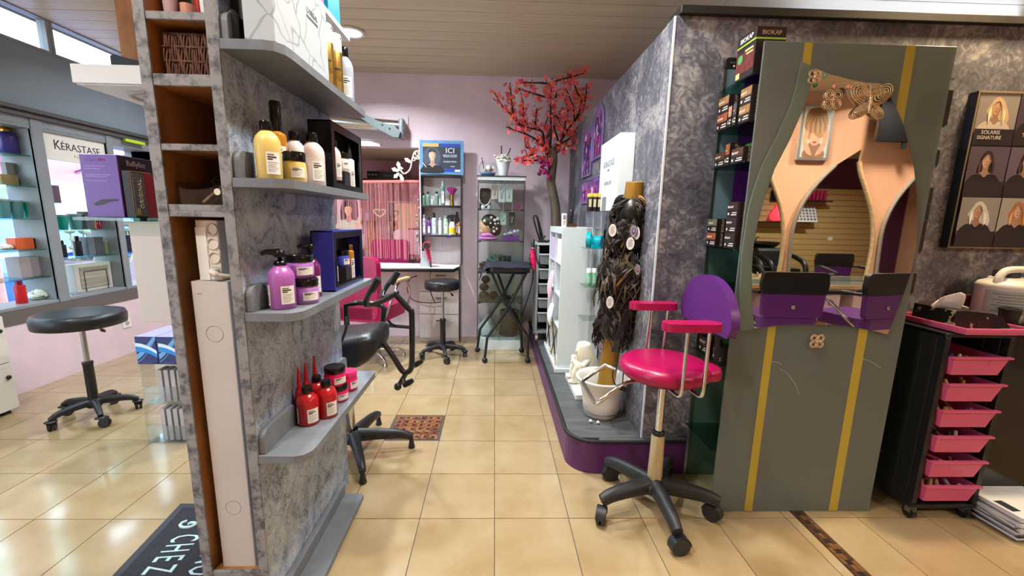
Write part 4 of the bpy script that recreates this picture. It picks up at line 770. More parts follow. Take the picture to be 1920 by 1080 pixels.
# ================================================================ flat printed pictures
class Print:
    def __init__(s, O, u, v): s.O = Vector(O); s.u = Vector(u).normalized(); s.v = Vector(v).normalized(); s.n = s.u.cross(s.v); s.mb = MB(); s.mats = []; s.d = .0004
    def m(s, rgb):
        k = flat(rgb, .5)
        if k not in s.mats: s.mats.append(k)
        return s.mats.index(k)
    def P(s, a, b): return s.O + a*s.u + b*s.v + s.d*s.n
    def poly(s, pts, rgb): s.mb.face([s.P(a, b) for a, b in pts], s.m(rgb)); s.d += .00012
    def rect(s, a0, b0, a1, b1, rgb): s.poly([(a0,b0),(a1,b0),(a1,b1),(a0,b1)], rgb)
    def ell(s, a, b, ra, rb, rgb, rot=0, n=20):
        c_, s_ = math.cos(R(rot)), math.sin(R(rot)); s.poly([(a+ra*math.cos(2*PI*i/n)*c_-rb*math.sin(2*PI*i/n)*s_, b+ra*math.cos(2*PI*i/n)*s_+rb*math.sin(2*PI*i/n)*c_) for i in range(n)], rgb)
    def blob(s, pts, rgb): s.poly([(p.x, p.y) for p in closed_curve(pts)], rgb)
    def face(s, a, b, h, skin, hair, dress, style='long', tilt=0, back=None):
        """head of height h centred on (a,b) with neck, shoulders and hair"""
        sh = tuple(int(c*.78) for c in skin); dk = tuple(int(c*.6) for c in hair); hl = tuple(min(255, int(c*1.35+14)) for c in hair)
        def q(x, y): c_, s_ = math.cos(R(tilt)), math.sin(R(tilt)); return (a+h*(x*c_-y*s_), b+h*(x*s_+y*c_))
        if style == 'long': s.blob([q(-.48,.25), q(-.30,.62), q(.05,.72), (a+.42*h, b+.45*h), (a+.56*h, b-.1*h), (a+.70*h, b-.75*h), (a+.5*h, b-1.25*h), (a-.45*h, b-1.2*h), (a-.66*h, b-.7*h), (a-.52*h, b-.1*h)], dk)
        if style == 'wavy': s.blob([q(-.48,.25), q(-.30,.62), q(.05,.74), (a+.46*h, b+.5*h), (a+.72*h, b+.1*h), (a+.95*h, b-.35*h), (a+1.05*h, b-.9*h), (a+.7*h, b-1.35*h), (a+.2*h, b-1.0*h), (a-.25*h, b-.7*h), (a-.72*h, b-.3*h), (a-.6*h, b+.05*h)], hair)
        s.blob([(a-.22*h, b-.3*h), (a+.22*h, b-.3*h), (a+.25*h, b-.8*h), (a+.9*h, b-1.05*h), (a+1.1*h, b-1.6*h), (a-1.1*h, b-1.6*h), (a-.9*h, b-1.05*h), (a-.25*h, b-.8*h)], sh)
        s.blob([(a-.34*h, b-.95*h), (a, b-1.2*h), (a+.34*h, b-.95*h), (a+.95*h, b-1.08*h), (a+1.2*h, b-1.75*h), (a-1.2*h, b-1.75*h), (a-.95*h, b-1.08*h)], dress)
        s.blob([q(-.36,.15), q(-.25,.45), q(.02,.52), q(.28,.42), q(.36,.1), q(.30,-.22), q(.10,-.48), q(-.10,-.48), q(-.30,-.22)], skin)
        s.blob([q(.08,.45), q(.28,.40), q(.36,.1), q(.30,-.22), q(.10,-.48), q(.16,-.1)], sh)
        for e in (-.15, .15):
            s.poly([q(e-.09,.03), q(e,.065), q(e+.09,.03), q(e,.0)], (236, 228, 220)); s.poly([q(e-.03,.04), q(e+.03,.04), q(e+.02,0), q(e-.02,0)], (40, 30, 28)); s.poly([q(e-.11,.12), q(e,.155), q(e+.11,.12), q(e,.135)], dk)
        s.poly([q(-.02,.03), q(.03,.03), q(.055,-.14), q(-.05,-.14)], sh); s.poly([q(-.11,-.25), q(-.03,-.225), q(0,-.235), q(.03,-.225), q(.11,-.25), q(0,-.30)], (164, 84, 80))
        if style in ('long', 'wavy'):
            s.blob([q(-.40,-.35), q(-.44,.15), q(-.30,.52), q(.03,.62), q(.32,.50), q(.44,.12), q(.42,-.35), q(.34,.05), q(.12,.40), q(-.12,.42), q(-.33,.1)], hair)
            for k in range(4): s.blob([(a+(.44+.06*k)*h, b+(.1-.05*k)*h), (a+(.50+.07*k)*h, b-(.4+.1*k)*h), (a+(.42+.05*k)*h, b-(.95+.05*k)*h), (a+(.46+.05*k)*h, b-(.45+.1*k)*h)], hl if k % 2 else hair)
            s.blob([(a-.46*h, b+.05*h), (a-.60*h, b-.5*h), (a-.48*h, b-1.05*h), (a-.40*h, b-.4*h)], hl)
        else:
            s.blob([q(-.39,.12), q(-.40,.40), q(-.22,.66), q(.12,.70), q(.36,.52), q(.40,.12), q(.32,.30), q(.08,.40), q(-.2,.36), q(-.32,.28)], hair); s.blob([q(-.2,.60), q(.1,.66), q(.3,.50), q(.05,.52)], hl)
    def build(s, name, parent): return ob(name, s.mb, s.mats, parent)
def closed_curve(pts, k=3):
    P = [Vector((p[0], p[1], 0)) for p in pts]; n = len(P); out = []
    for i in range(n):
        p0, p1, p2, p3 = P[i-1], P[i], P[(i+1) % n], P[(i+2) % n]
        for j in range(k): t = j/k; out.append(.5*((2*p1)+(-p0+p2)*t+(2*p0-5*p1+4*p2-p3)*t*t+(-p0+3*p1-3*p2+p3)*t**3))
    return out
# ================================================================ back area: desk, wall shelf, poster
M_drw = mat('whitewashed_wood', (222, 214, 216), .45, noise=.05, scale=9., stretch=(8, 8, .4)); M_dkedge = mat('black_trim', (30, 29, 32), .4)
t = thing('drawer_desk', 'white desk with black edge and three drawers against the back wall', 'desk', (-1.05, 4.3, 0))
ob('worktop', MB().prism([(-1.72, 4.12), (-1.05, 4.08), (-.80, 4.12), (-.40, 4.12), (-.365, 4.35), (-.365, 4.575), (-1.72, 4.575)], .785, .820, 'z'), M_drw, t, bevel=.002)
ob('worktop_edge', MB().tube([(-1.72, 4.118, .802), (-1.05, 4.078, .802), (-.80, 4.118, .802), (-.398, 4.118, .802), (-.362, 4.35, .802)], .017, 6, flatten=((0,0,1), .35)), M_dkedge, t)
ob('carcass', MB().box(-.795, 4.415, .0, -.372, 4.575, .784), M_drw, t); ob('side_edge', MB().box(-.372, 4.41, 0, -.362, 4.575, .784), M_dkedge, t)
for z0, z1 in ((.545, .775), (.300, .535), (.03, .290)):
    d = ob('drawer', MB().box(-.79, 4.398, z0, -.378, 4.414, z1), M_drw, t, bevel=.002); zz = z1-.06
    ob('handle', MB().tube([(-.61, 4.398, zz), (-.61, 4.372, zz), (-.51, 4.372, zz), (-.51, 4.398, zz)], .005, 6), M_black, d)
tag(ob('wall_box', MB().box(-.845, 4.555, .62, -.797, 4.5795, .72), mat('cream_plastic', (224, 216, 192), .4), origin=(-.82, 4.57, .62), bevel=.004), 'small cream junction box on the pink wall beside the drawers', 'socket')
tag(ob('black_flex', MB().tube(smooth_path([(-.835, 4.55, .685), (-.90, 4.50, .66), (-.93, 4.47, .55), (-.88, 4.42, .46), (-.80, 4.385, .43), (-.66, 4.36, .425), (-.52, 4.36, .44)]), .005, 6), M_black, origin=(-.8, 4.5, .66)), 'black flex curving from the cream junction box across the drawers', 'cable')
t = thing('wall_shelf', 'white backed wall shelf with two curved black edged shelves under the blue poster', 'shelf', (-.555, 4.48, .821))
ob('back_board', MB().box(-.752, 4.555, .821, -.352, 4.575, 1.73), M_drw, t); ob('side_trim', MB().box(-.756, 4.40, .821, -.752, 4.575, 1.735).box(-.352, 4.40, .821, -.347, 4.575, 1.735), M_dkedge, t)
def bow(z, th=.018, over=0.): return MB().prism([(-.751, 4.554), (-.751, 4.41)]+[(-.751+.399*i/10, 4.41-.04*math.sin(PI*i/10)) for i in range(1, 10)]+[(-.353, 4.41), (-.353, 4.554)], z-th, z, 'z')
for z in (1.140, 1.437): 
    s = ob('curved_shelf', bow(z), M_drw, t); ob('shelf_edge', MB().tube([(-.751+.398*i/10, 4.408-.04*math.sin(PI*i/10), z-.009) for i in range(11)], .011, 6), M_dkedge, s)
ob('top_shelf', bow(1.742), M_dkedge, t)
def bt(name, label, x, z, r, h, body, cap, y=4.44, **k): return shampoo(name, label, 'bottle', (x, y, z+.0008), r, h, body, cap=cap, face=-80, bar=False, **k)
M_sage = mat('sage_plastic', (104, 132, 120), .35); M_ltg = mat('pale_green_plastic', (150, 190, 160), .35); M_silvp = mat('silver_plastic', (180, 184, 190), .3, .3)
bt('small_green_bottle', 'small green bottle at the left end of the upper wall shelf', -.735, 1.437, .018, .12, M_sage, M_black, labels=False); bt('small_green_bottle', 'dark sage bottle second from the left on the upper wall shelf', -.690, 1.437, .022, .135, M_sage, M_black, labels=False)
bt('glass_bottle', 'small clear glass bottle between the dark sage ones on the upper wall shelf', -.645, 1.437, .017, .075, M_silvp, M_chrome, labels=False); bt('small_green_bottle', 'dark sage bottle in the middle of the upper wall shelf', -.600, 1.437, .024, .14, M_sage, M_black, labels=False)
bt('tall_green_bottle', 'tall green spray bottle with silver cap on the upper wall shelf', -.538, 1.437, .023, .245, mat('sea_green_plastic', (84, 124, 114), .3), M_silvp, caph=.2, shoulder=.92, neck=.7, capr=.62)
t = thing('neck_brush', 'purple neck duster brush with gold handle standing on the upper wall shelf', 'brush', (-.445, 4.45, 1.4378)); ob('handle', MB().lathe([(.022, 0), (.018, .02), (.014, .09), (.018, .115)], (-.445, 4.45, 1.4378), 16), M_gold, t)
m = MB()
for k in range(90): a = rng.uniform(0, 6.28); q = rng.uniform(0, 1)**.5; m.tube([(-.445+.012*q*math.cos(a), 4.45+.012*q*math.sin(a), 1.55), (-.445+.055*q*math.cos(a), 4.45+.04*q*math.sin(a), 1.625-.02*q*q)], [.004, .006], 4)
ob('bristles', m, mat('orchid_bristle', (150, 38, 120), .7), t, kind='stuff')
bt('silver_spray_bottle', 'silver bottle at the left end of the lower wall shelf', -.735, 1.140, .022, .20, M_silvp, M_silvp, shoulder=.85); bt('purple_bottle', 'purple bottle with black cap second on the lower wall shelf', -.685, 1.140, .022, .175, mat('purple_bottle_plastic', (104, 46, 130), .3), M_black, shoulder=.72)
bt('clear_blue_bottle', 'clear blue based bottle with black pump on the lower wall shelf', -.630, 1.140, .024, .22, mat('icy_blue_plastic', (176, 206, 222), .25), M_black, shoulder=.88, caph=.22); bt('white_silver_bottle', 'slim white and silver bottle left of the mint can on the lower wall shelf', -.568, 1.140, .019, .175, mat('pearl_plastic', (206, 212, 214), .3), M_silvp, shoulder=.92, neck=.7, capr=.7)
bt('mint_can', 'mint green can in the middle of the lower wall shelf', -.508, 1.140, .026, .195, M_ltg, M_ltg, shoulder=.96, neck=.8, capr=.8)
t = thing('trigger_spray', 'white and yellow trigger spray bottle with black head on the lower wall shelf', 'spray bottle', (-.440, 4.42, 1.1408)); ob('body', MB().lathe([(.033, 0), (.036, .01), (.036, .08), (.026, .115), (.016, .135)], (-.440, 4.42, 1.1408), 22), mat('milky_plastic', (222, 220, 206), .35), t); ob('yellow_band', MB().lathe([(.0365, .012), (.0365, .072)], (-.440, 4.42, 1.1408), 22, flatcap=False), mat('sun_yellow', (226, 186, 44), .4), t)
ob('trigger_head', MB().lathe([(.017, .134), (.017, .155)], (-.440, 4.42, 1.1408), 14).prism([(-.50, 1.315), (-.485, 1.338), (-.44, 1.348), (-.40, 1.345), (-.395, 1.325), (-.425, 1.315), (-.425, 1.29), (-.452, 1.29), (-.462, 1.31)], 4.405, 4.435, 'y').tube([(-.468, 4.42, 1.318), (-.480, 4.42, 1.285), (-.478, 4.42, 1.27)], .006, 6), M_black, t)
bt('black_bottle', 'black bottle with pump right behind the trigger spray', -.395, 1.140, .023, .235, mat('charcoal_plastic', (52, 54, 60), .3), M_black, y=4.47, shoulder=.78, caph=.2); bt('amber_bottle', 'amber bottle with black cap at the right end of the lower wall shelf', -.370, 1.140, .015, .16, mat('brown_amber_plastic', (176, 98, 40), .25), M_black, y=4.43, shoulder=.8)
tag(ob('purple_clip', MB().ell((-.475, 4.375, 1.127), (.035, .012, .016), 12, 6), mat('violet_clip', (76, 30, 130), .4), origin=(-.475, 4.375, 1.127)), 'purple hair clip stuck on the front edge of the lower wall shelf', 'clip')
t = thing('framed_poster', 'blue framed portrait poster reading ICI above the wall shelf', 'poster', (-.547, 4.45, 1.744))
x0, x1, z0, z1, yf = -.766, -.325, 1.744, 2.078, 4.44
ob('frame', MB().prism([(x0,z0),(x1,z0),(x1,z1),(x0,z1)], yf, yf+.02, 'y'), mat('sky_blue_frame', (92, 142, 186), .4, noise=.1, scale=12.), t, bevel=.003)
p = Print((x0, yf, z0), (1,0,0), (0,0,1)); W_, H_ = x1-x0, z1-z0
p.rect(.03, .028, W_-.03, H_-.03, (40, 48, 62)); p.rect(.03, .030, W_-.03, .062, (22, 62, 146)); p.rect(.20, H_-.062, W_-.03, H_-.030, (20, 60, 150)); p.rect(.03, H_-.062, .19, H_-.030, (196, 156, 92)); p.ell(.12, .17, .09, .10, (62, 72, 86))
p.blob([(.035,.065), (.06,.10), (.11,.12), (.17,.105), (.205,.065)], (16, 18, 24)); p.face(.125, .185, .095, (206, 166, 142), (42, 32, 28), (18, 20, 26), 'short'); p.poly([(.03,.11), (.06,.07), (.066,.072), (.03,.118)], (214, 216, 220)); p.rect(W_-.088, .032, W_-.032, .052, (214, 208, 186))
p.build('print', t)
for body, a, b, s in (('ICI', .305, .235, .072), ('ESPACE HOMME', .305, .190, .021), ('BARBIER & COIFFEUR', .305, .176, .0145), ('EUGENE PERMA', .305, .128, .020), ('PARIS', .33, .082, .018)): text('lettering', body, (x0+a, yf-.003, z0+b), s, (1,0,0), (0,0,1), mat('poster_white', (214, 220, 228), .5), t, ext=.0004, xs=.95 if s < .05 else 1.1)
t = thing('scroll_bracket', 'cream wrought iron scroll with leaves hanging beside the blue poster', 'ornament', (-.93, 4.53, 1.83)); M_cream = mat('cream_metal', (226, 222, 196), .5)
S_ = MB(); S_.tube(smooth_path([(-.775, 4.53, 1.985), (-.83, 4.53, 1.975), (-.86, 4.53, 1.90), (-.885, 4.53, 1.80), (-.945, 4.53, 1.755), (-.985, 4.53, 1.79)]), .008, 6)
for cx, cz, r0 in ((-.805, 1.955, .032), (-.84, 1.90, .026), (-.80, 1.915, .02), (-.985, 1.80, .026)): S_.tube([(cx+(r0-r0*.07*q)*math.cos(q*.75), 4.53, cz+(r0-r0*.07*q)*math.sin(q*.75)) for q in range(12)], .006, 6)
ob('scroll', S_, M_cream, t)
for cx, cz, a in ((-1.0, 1.83, 100), (-1.03, 1.79, 160), (-1.02, 1.74, 220), (-.975, 1.72, 290), (-.90, 1.885, 150)):
    L = MB(); d = (math.cos(R(a)), math.sin(R(a))); pts = [(-.5,0), (-.2,.24), (.1,.2), (.25,.34), (.5,.12), (.7,0), (.5,-.12), (.25,-.34), (.1,-.2), (-.2,-.24)]; L.prism([(cx+.07*(x*d[0]-y*d[1]), cz+.07*(x*d[1]+y*d[0])) for x, y in pts], 4.525, 4.533, 'y'); ob('leaf', L, M_cream, t)
# hairdryer in its holder
t = thing('dryer_holder', 'grey plastic hairdryer holder standing on the white desk', 'holder', (-.69, 4.30, .821)); ob('block', MB().prism([(-.755, .8205), (-.645, .8205), (-.65, .96), (-.735, .975)], 4.27, 4.34, 'y'), mat('pale_grey_plastic', (166, 176, 178), .35), t, bevel=.008)
t = thing('hairdryer', 'crimson hairdryer standing upside down in the grey holder on the desk', 'hairdryer', (-.665, 4.235, 1.0)); M_crim = mat('crimson_plastic', (196, 24, 80), .25, coat=.4)
ob('barrel', MB().tube([(-.675, 4.29, 1.03), (-.672, 4.25, 1.033), (-.67, 4.20, 1.036), (-.668, 4.165, 1.038)], [.030, .042, .044, .036], 18), M_crim, t); ob('grille', MB().tube([(-.668, 4.166, 1.038), (-.6675, 4.160, 1.038)], [.033, .030], 18), M_ink, t)
ob('handle', MB().tube(smooth_path([(-.668, 4.215, 1.01), (-.66, 4.215, .95), (-.648, 4.215, .905), (-.64, 4.22, .875)]), [.022]*6+[.018]*8+[.012]*5, 10), M_crim, t); ob('cord', MB().tube(smooth_path([(-.64, 4.22, .875), (-.632, 4.20, .80), (-.63, 4.10, .74), (-.625, 4.09, .60), (-.62, 4.34, .44)]), .006, 6), M_black, t)
t = thing('folding_arm_drier', 'grey wall arm with chrome tube folded along the pink back wall', 'hair processor', (-1.2, 4.45, 2.2))
ob('tube', MB().cyl((-1.95, 4.47, 2.262), (-.965, 4.47, 2.205), .058, n=24), M_chrome, t); ob('end_cap', MB().obox((-.945, 4.47, 2.18), (.05, .13, .19), ry=R(3)), mat('light_grey_metal', (120, 128, 130), .4, .3), t, bevel=.015)
ob('arm', MB().prism([(-1.55, 2.40), (-1.50, 2.40), (-1.16, 2.235), (-1.0, 2.195), (-.94, 2.14), (-.96, 2.085), (-1.01, 2.085), (-1.20, 2.18)], 4.37, 4.40, 'y'), mat('mid_grey_metal', (92, 102, 102), .45, .3), t, bevel=.004)
for x, z in ((-1.115, 2.20), (-1.045, 2.165)): ob('screw', MB().cyl((x, 4.37, z), (x, 4.364, z), .009, n=10), M_ink, t)
tag(ob('white_back_plate', MB().box(-1.62, 4.565, 2.09, -.90, 4.579, 2.33), flat((206, 190, 196)), origin=(-1.2, 4.57, 2.09)), 'pale plate on the back wall behind the chrome tube', 'plate')
# ---- recess: string curtain, shelf with amplifier, stand, woman picture, chairs
t = thing('string_curtain', 'pink string curtain hanging across the opening in the back wall', 'curtain', (-1.3, 4.64, 1.66)); M_str = mat('pink_string', (222, 140, 140), .7)
cy = lambda u: 4.70+.04*math.sin(PI*u)
ob('header_band', MB().tube([(-2.2+1.38*i/16, cy(i/16), 1.665+.03*(i/16)) for i in range(17)], .016, 6, flatten=((0,0,1), .4)), mat('coral_band', (226, 120, 116), .7), t)
m = MB()
for k in range(160):
    u = k/159; x = -2.2+1.38*u; y = cy(u); zb = .84+rng.uniform(0, .02); dx = rng.uniform(-.012, .012)
    if rng.random() < .16: continue
    m.tube([(x, y, 1.66+.03*u), (x+dx*.6, y+rng.uniform(-.01, .01), 1.25), (x+dx, y, zb)], .0017, 4, caps=False)
ob('strings', m, M_str, t, kind='stuff')
tag(ob('wine_shelf', MB().box(-1.64, 5.35, 1.745, -.80, 5.69, 1.775), mat('wine_red_board', (110, 44, 48), .5), origin=(-1.2, 5.5, 1.745), bevel=.003), 'wine red shelf board on the deep pink wall behind the string curtain', 'shelf')
t = thing('amplifier', 'black amplifier box standing on the wine red shelf', 'amplifier', (-1.42, 5.45, 1.7755)); ob('case', MB().box(-1.58, 5.38, 1.7755, -1.22, 5.6, 1.862), M_black, t, bevel=.004); ob('display', MB().box(-1.38, 5.378, 1.80, -1.26, 5.38, 1.825), flat((70, 76, 84)), t)
for x in (-1.55, -1.51, -1.47): ob('dial', MB().cyl((x, 5.38, 1.82), (x, 5.368, 1.82), .012, n=12), M_steel, t)
m = MB().tube(smooth_path([(-1.20, 5.45, 1.779), (-1.15, 5.45, 1.83), (-1.10, 5.47, 1.835), (-1.06, 5.45, 1.79), (-1.02, 5.47, 1.78), (-.96, 5.45, 1.81), (-.92, 5.47, 1.78)]), .004, 6); tag(ob('loose_cable', m, M_black, origin=(-1.1, 5.45, 1.7755)), 'loose black cable looping beside the amplifier', 'cable')
t = thing('hood_dryer', 'grey salon dryer hood hanging behind the string curtain at the left', 'hair dryer', (-1.66, 4.98, 1.75)); ob('hood', MB().prism([(-1.82, 2.0), (-1.70, 2.02), (-1.58, 1.90), (-1.56, 1.80), (-1.64, 1.74), (-1.82, 1.76)], 4.9, 5.1, 'y'), mat('mid_grey_plastic', (128, 138, 138), .4), t, bevel=.02); ob('bracket', MB().tube([(-1.80, 5.0, 1.75), (-1.82, 5.0, 1.2), (-1.82, 5.0, .5)], .02, 8), M_steel, t); ob('base', MB().cyl((-1.82, 5.0, 0), (-1.82, 5.0, .5), .05, .03, n=14), M_steel, t)
t = thing('woman_picture', 'tall printed picture of a dark haired woman in a flowered robe behind the curtain', 'picture', (-1.62, 4.84, .80)); x0, z0 = -1.755, .62
ob('board', MB().box(x0, 4.835, z0, x0+.235, 4.85, z0+.98), M_white, t); ob('stand_foot', MB().box(x0+.04, 4.80, 0, x0+.20, 4.89, .02), M_black, t); ob('stand_pole', MB().box(x0+.10, 4.851, .02, x0+.13, 4.861, .9), M_black, t)
p = Print((x0, 4.835, z0), (1,0,0), (0,0,1)); p.rect(.004, .004, .231, .93, (176, 168, 178)); p.rect(.004, .936, .231, .975, (186, 206, 214)); p.blob([(.02,.7), (.05,.86), (.12,.93), (.2,.9), (.23,.74), (.18,.62), (.06,.6)], (96, 60, 84))
p.blob([(.03,.72), (.07,.84), (.13,.865), (.175,.82), (.17,.70), (.225,.58), (.21,.50), (.10,.58), (.05,.62)], (36, 28, 32)); p.blob([(.02,.02), (.01,.3), (.04,.52), (.10,.60), (.17,.55), (.21,.40), (.225,.02)], (170, 186, 160))
for k in range(34): p.ell(rng.uniform(.03,.205), rng.uniform(.03,.53), rng.uniform(.010,.024), rng.uniform(.008,.016), rng.choice([(206, 146, 156), (222, 204, 206), (120, 150, 112), (226, 216, 190)]), rng.uniform(0,180), 8)
p.blob([(.075,.60), (.115,.57), (.15,.60), (.14,.68), (.09,.68)], (196, 146, 122)); p.face(.115, .755, .115, (214, 164, 138), (40, 30, 34), (176, 190, 168), 'short', -8); p.blob([(.17,.40), (.195,.50), (.18,.60), (.20,.63), (.225,.60), (.222,.45), (.20,.38)], (202, 152, 126)); p.build('print', t)
t = thing('wooden_rack', 'orange wooden stand with shelves behind the string curtain', 'stand', (-1.54, 5.1, 0)); M_rack = mat('orange_rack_wood', (206, 136, 76), .5, noise=.2, scale=8.)
for x in (-1.64, -1.45):
    for y in (5.0, 5.2): ob('upright', MB().box(x-.012, y-.012, 0, x+.012, y+.012, 1.26), M_rack, t)
for z in (.25, .62, .92, 1.25): ob('shelf', MB().box(-1.652, 4.988, z, -1.438, 5.212, z+.014), M_rack, t)
for q, (x, y, z, h, c) in enumerate(((-1.59, 5.09, 1.2645, .14, (226, 206, 210)), (-1.51, 5.10, 1.2645, .11, (186, 150, 190)), (-1.58, 5.1, .9345, .17, (236, 214, 206)), (-1.49, 5.1, .9345, .13, (206, 120, 90)))): cup('lotion_bottle', ('pale bottle at the left on top of the orange stand', 'mauve bottle at the right on top of the orange stand', 'cream bottle on the second shelf of the orange stand', 'rusty bottle on the second shelf of the orange stand')[q], (x, y, z), .026, h, flat(c, .35))
t = thing('wall_mirror_frame', 'pale framed mirror on the deep pink wall behind the string curtain', 'mirror', (-1.13, 5.68, 1.1)); ob('frame', MB().box(-1.42, 5.67, .98, -.96, 5.699, 1.52), flat((226, 206, 206)), t, bevel=.004); ob('mirror_glass', MB().box(-1.39, 5.664, 1.01, -.99, 5.6695, 1.49), M_mirror, t)
t = thing('heart_ornament', 'pale openwork heart ornament hanging behind the string curtain', 'ornament', (-1.42, 5.3, 1.38)); ob('heart', MB().tube([(-1.42+.07*(math.sin(q*PI/14)**3), 5.3, 1.36+.055*(.8125*math.cos(q*PI/14)-.3125*math.cos(q*PI/7)-.125*math.cos(q*3*PI/14))) for q in range(28)], .010, 6, closed=True), M_cream, t); ob('cord', MB().tube([(-1.42, 5.3, 1.40), (-1.42, 5.36, 1.744)], .002, 4), M_cream, t)
tag(ob('hoop_ornament', MB().tube([(-1.43+.075*math.cos(q*PI/12), 5.32, 1.58+.095*math.sin(q*PI/12)) for q in range(24)], .005, 6, closed=True), flat((214, 176, 176)), origin=(-1.43, 5.32, 1.58)), 'thin pink hoop hanging above the heart ornament', 'ornament')
def backchair(name, label, x, y, rz, m_, zb=.72, zt=1.02, w_=.42):
    t = thing(name, label, 'chair', (0,0,0)); 
    ob('backrest', MB().prism(rrect(-w_/2, zb, w_/2, zt, .05), -.22, -.16, 'y'), m_, t, bevel=.018); ob('seat', MB().prism(rrect(-.23, -.2, .23, .24, .06), .44, .53, 'z'), m_, t, bevel=.02)
    ob('back_post', MB().box(-.04, -.215, .45, .04, -.19, zb+.05), M_chrome, t); ob('column', MB().cyl((0,0,.06), (0,0,.44), .028), M_chrome, t); ob('base', MB().lathe([(.20, 0), (.20, .012), (.06, .03), (.04, .06)], (0,0,0), 24), M_chrome, t)
    t.location = (x, y, 0); t.rotation_euler = (0,0,rz); return t
backchair('magenta_salon_chair', 'deep magenta salon chair seen through the pass-through behind the white desk', -1.19, 5.02, R(2), mat('dark_magenta_vinyl', (140, 20, 78), .35), .80, 1.06)
backchair('striped_chair', 'white backed chair standing behind the magenta one beyond the opening', -1.03, 5.455, R(0), mat('white_rose_vinyl', (222, 206, 208), .5, rgb2=(206, 150, 158), scale=14., stretch=(1,0.01,.01), ramp=(.48,.52)), .86, 1.16)
t = thing('hanging_beads', 'string of dark and pale hair ornaments hanging at the right side of the opening', 'ornament', (-.815, 4.62, 1.35)); ob('cord', MB().tube([(-.815, 4.62, 1.55), (-.815, 4.62, .95)], .003, 5), M_ink, t); m = MB()
for k in range(22): m.ell((-.815+rng.uniform(-.03,.03), 4.62+rng.uniform(-.015,.015), .95+.027*k), (.015, .012, .018), 8, 5)
ob('beads', m, mat('mottled_bead', (206, 176, 176), .4, rgb2=(60, 40, 44), scale=30.), t)
# ================================================================ pink styling chair and black child chair
t = thing('pink_styling_chair', 'magenta salon chair on chrome star base between black chair and desk', 'chair', (0,0,0))
ob('backrest', MB().prism(rrect(-.215, .44, .215, .975, .07), -.26, -.185, 'y'), M_mag, t, bevel=.025, seg=3); ob('seat', MB().prism(rrect(-.24, -.26, .24, .26, .08), .42, .54, 'z'), M_mag, t, bevel=.03, seg=3)
for s in (-1, 1):
    a = ob('armrest_frame', MB().tube(smooth_path([(s*.25, -.20, .46), (s*.28, -.12, .62), (s*.285, .0, .74), (s*.28, .16, .73), (s*.27, .24, .60), (s*.25, .22, .46)]), .012, 8), M_chrome, t); ob('arm_pad', MB().obox((s*.285, .06, .757), (.05, .26, .03)), M_wood, a, bevel=.01)
ob('column', MB().cyl((0,0,.09), (0,0,.42), .03), M_chrome, t)
ob('footrest', MB().tube([(-.02, .24, .40), (-.02, .40, .24), (.0, .47, .20)], .014, 8).tube([(-.15, .47, .20), (.15, .47, .20)], .018, 8), M_black, t)
star(t, 0, 0, 250, .29, .085, .035, M_chrome, caster='glide', w0=.022, w1=.016, hub=.04)
t.location = (-1.12, 3.78, 0); t.rotation_euler = (0,0,R(-14))
t = thing('black_child_chair', 'black moulded salon chair with handlebar frame behind the grey unit', 'chair', (-.86, 2.2, 0)); cx, cy0 = -.86, 2.2; M_tub = mat('black_tube_paint', (20, 20, 22), .3, coat=.3)
def loft(rings, n=28, e=.45):
    V = []; F = []
    for (x, z, hw, hh, tilt) in rings:
        for j in range(n):
            a = 2*PI*j/n; c_, s_ = math.cos(a), math.sin(a); py = hw*math.copysign(abs(c_)**e, c_); pz = hh*math.copysign(abs(s_)**e, s_); V.append((x-pz*math.sin(R(tilt)), cy0+py, z+pz*math.cos(R(tilt))))
    k = len(rings); F = [(i*n+j, i*n+(j+1) % n, (i+1)*n+(j+1) % n, (i+1)*n+j) for i in range(k-1) for j in range(n)]+[tuple(range(n))[::-1], tuple(range((k-1)*n, k*n))]
    return MB().add(V, F, 0, True)
ob('seat_shell', loft([(-1.03, .64, .14, .05, 0), (-1.02, .635, .175, .075, 0), (-.97, .622, .195, .088, 0), (-.88, .615, .20, .088, 0), (-.76, .620, .20, .09, 0), (-.68, .637, .195, .088, 0), (-.63, .655, .18, .075, 0), (-.602, .668, .16, .055, 0), (-.592, .672, .13, .03, 0)]), M_leather, t)
ob('backrest', loft([(-.985, .64, .17, .035, 80), (-1.0, .70, .195, .04, 75), (-1.03, .80, .20, .04, 72), (-1.06, .90, .195, .04, 72), (-1.085, .97, .175, .036, 72), (-1.095, 1.0, .14, .022, 72)]), M_leather, t)
for s, x0 in ((-1, -.95), (1, -.80)): ob('arm_loop', MB().tube([(x0-.06, cy0+s*.215, .68), (x0-.06, cy0+s*.215, .80), (x0+.02, cy0+s*.215, .815), (x0+.14, cy0+s*.215, .805), (x0+.16, cy0+s*.215, .78), (x0+.15, cy0+s*.215, .70), (x0+.10, cy0+s*.215, .675)], .017, 8), M_tub, t)
ob('column', MB().cyl((cx+.06, cy0, .115), (cx+.06, cy0, .545), .034, n=20), M_chrome, t); ob('pump_lever', MB().tube([(cx+.03, cy0-.1, .54), (cx-.0, cy0-.14, .44), (cx-.0, cy0-.14, .40)], [.008, .008, .016], 8), M_black, t)
FR = [(-.635, .650), (-.600, .645), (-.545, .565), (-.498, .485), (-.470, .475), (-.448, .495), (-.440, .58), (-.437, .800), (-.452, .828), (-.520, .905)]
ob('frame_tube', MB().tube(smooth_path([(x, cy0, z) for x, z in FR], 5), .0155, 10), M_tub, t)
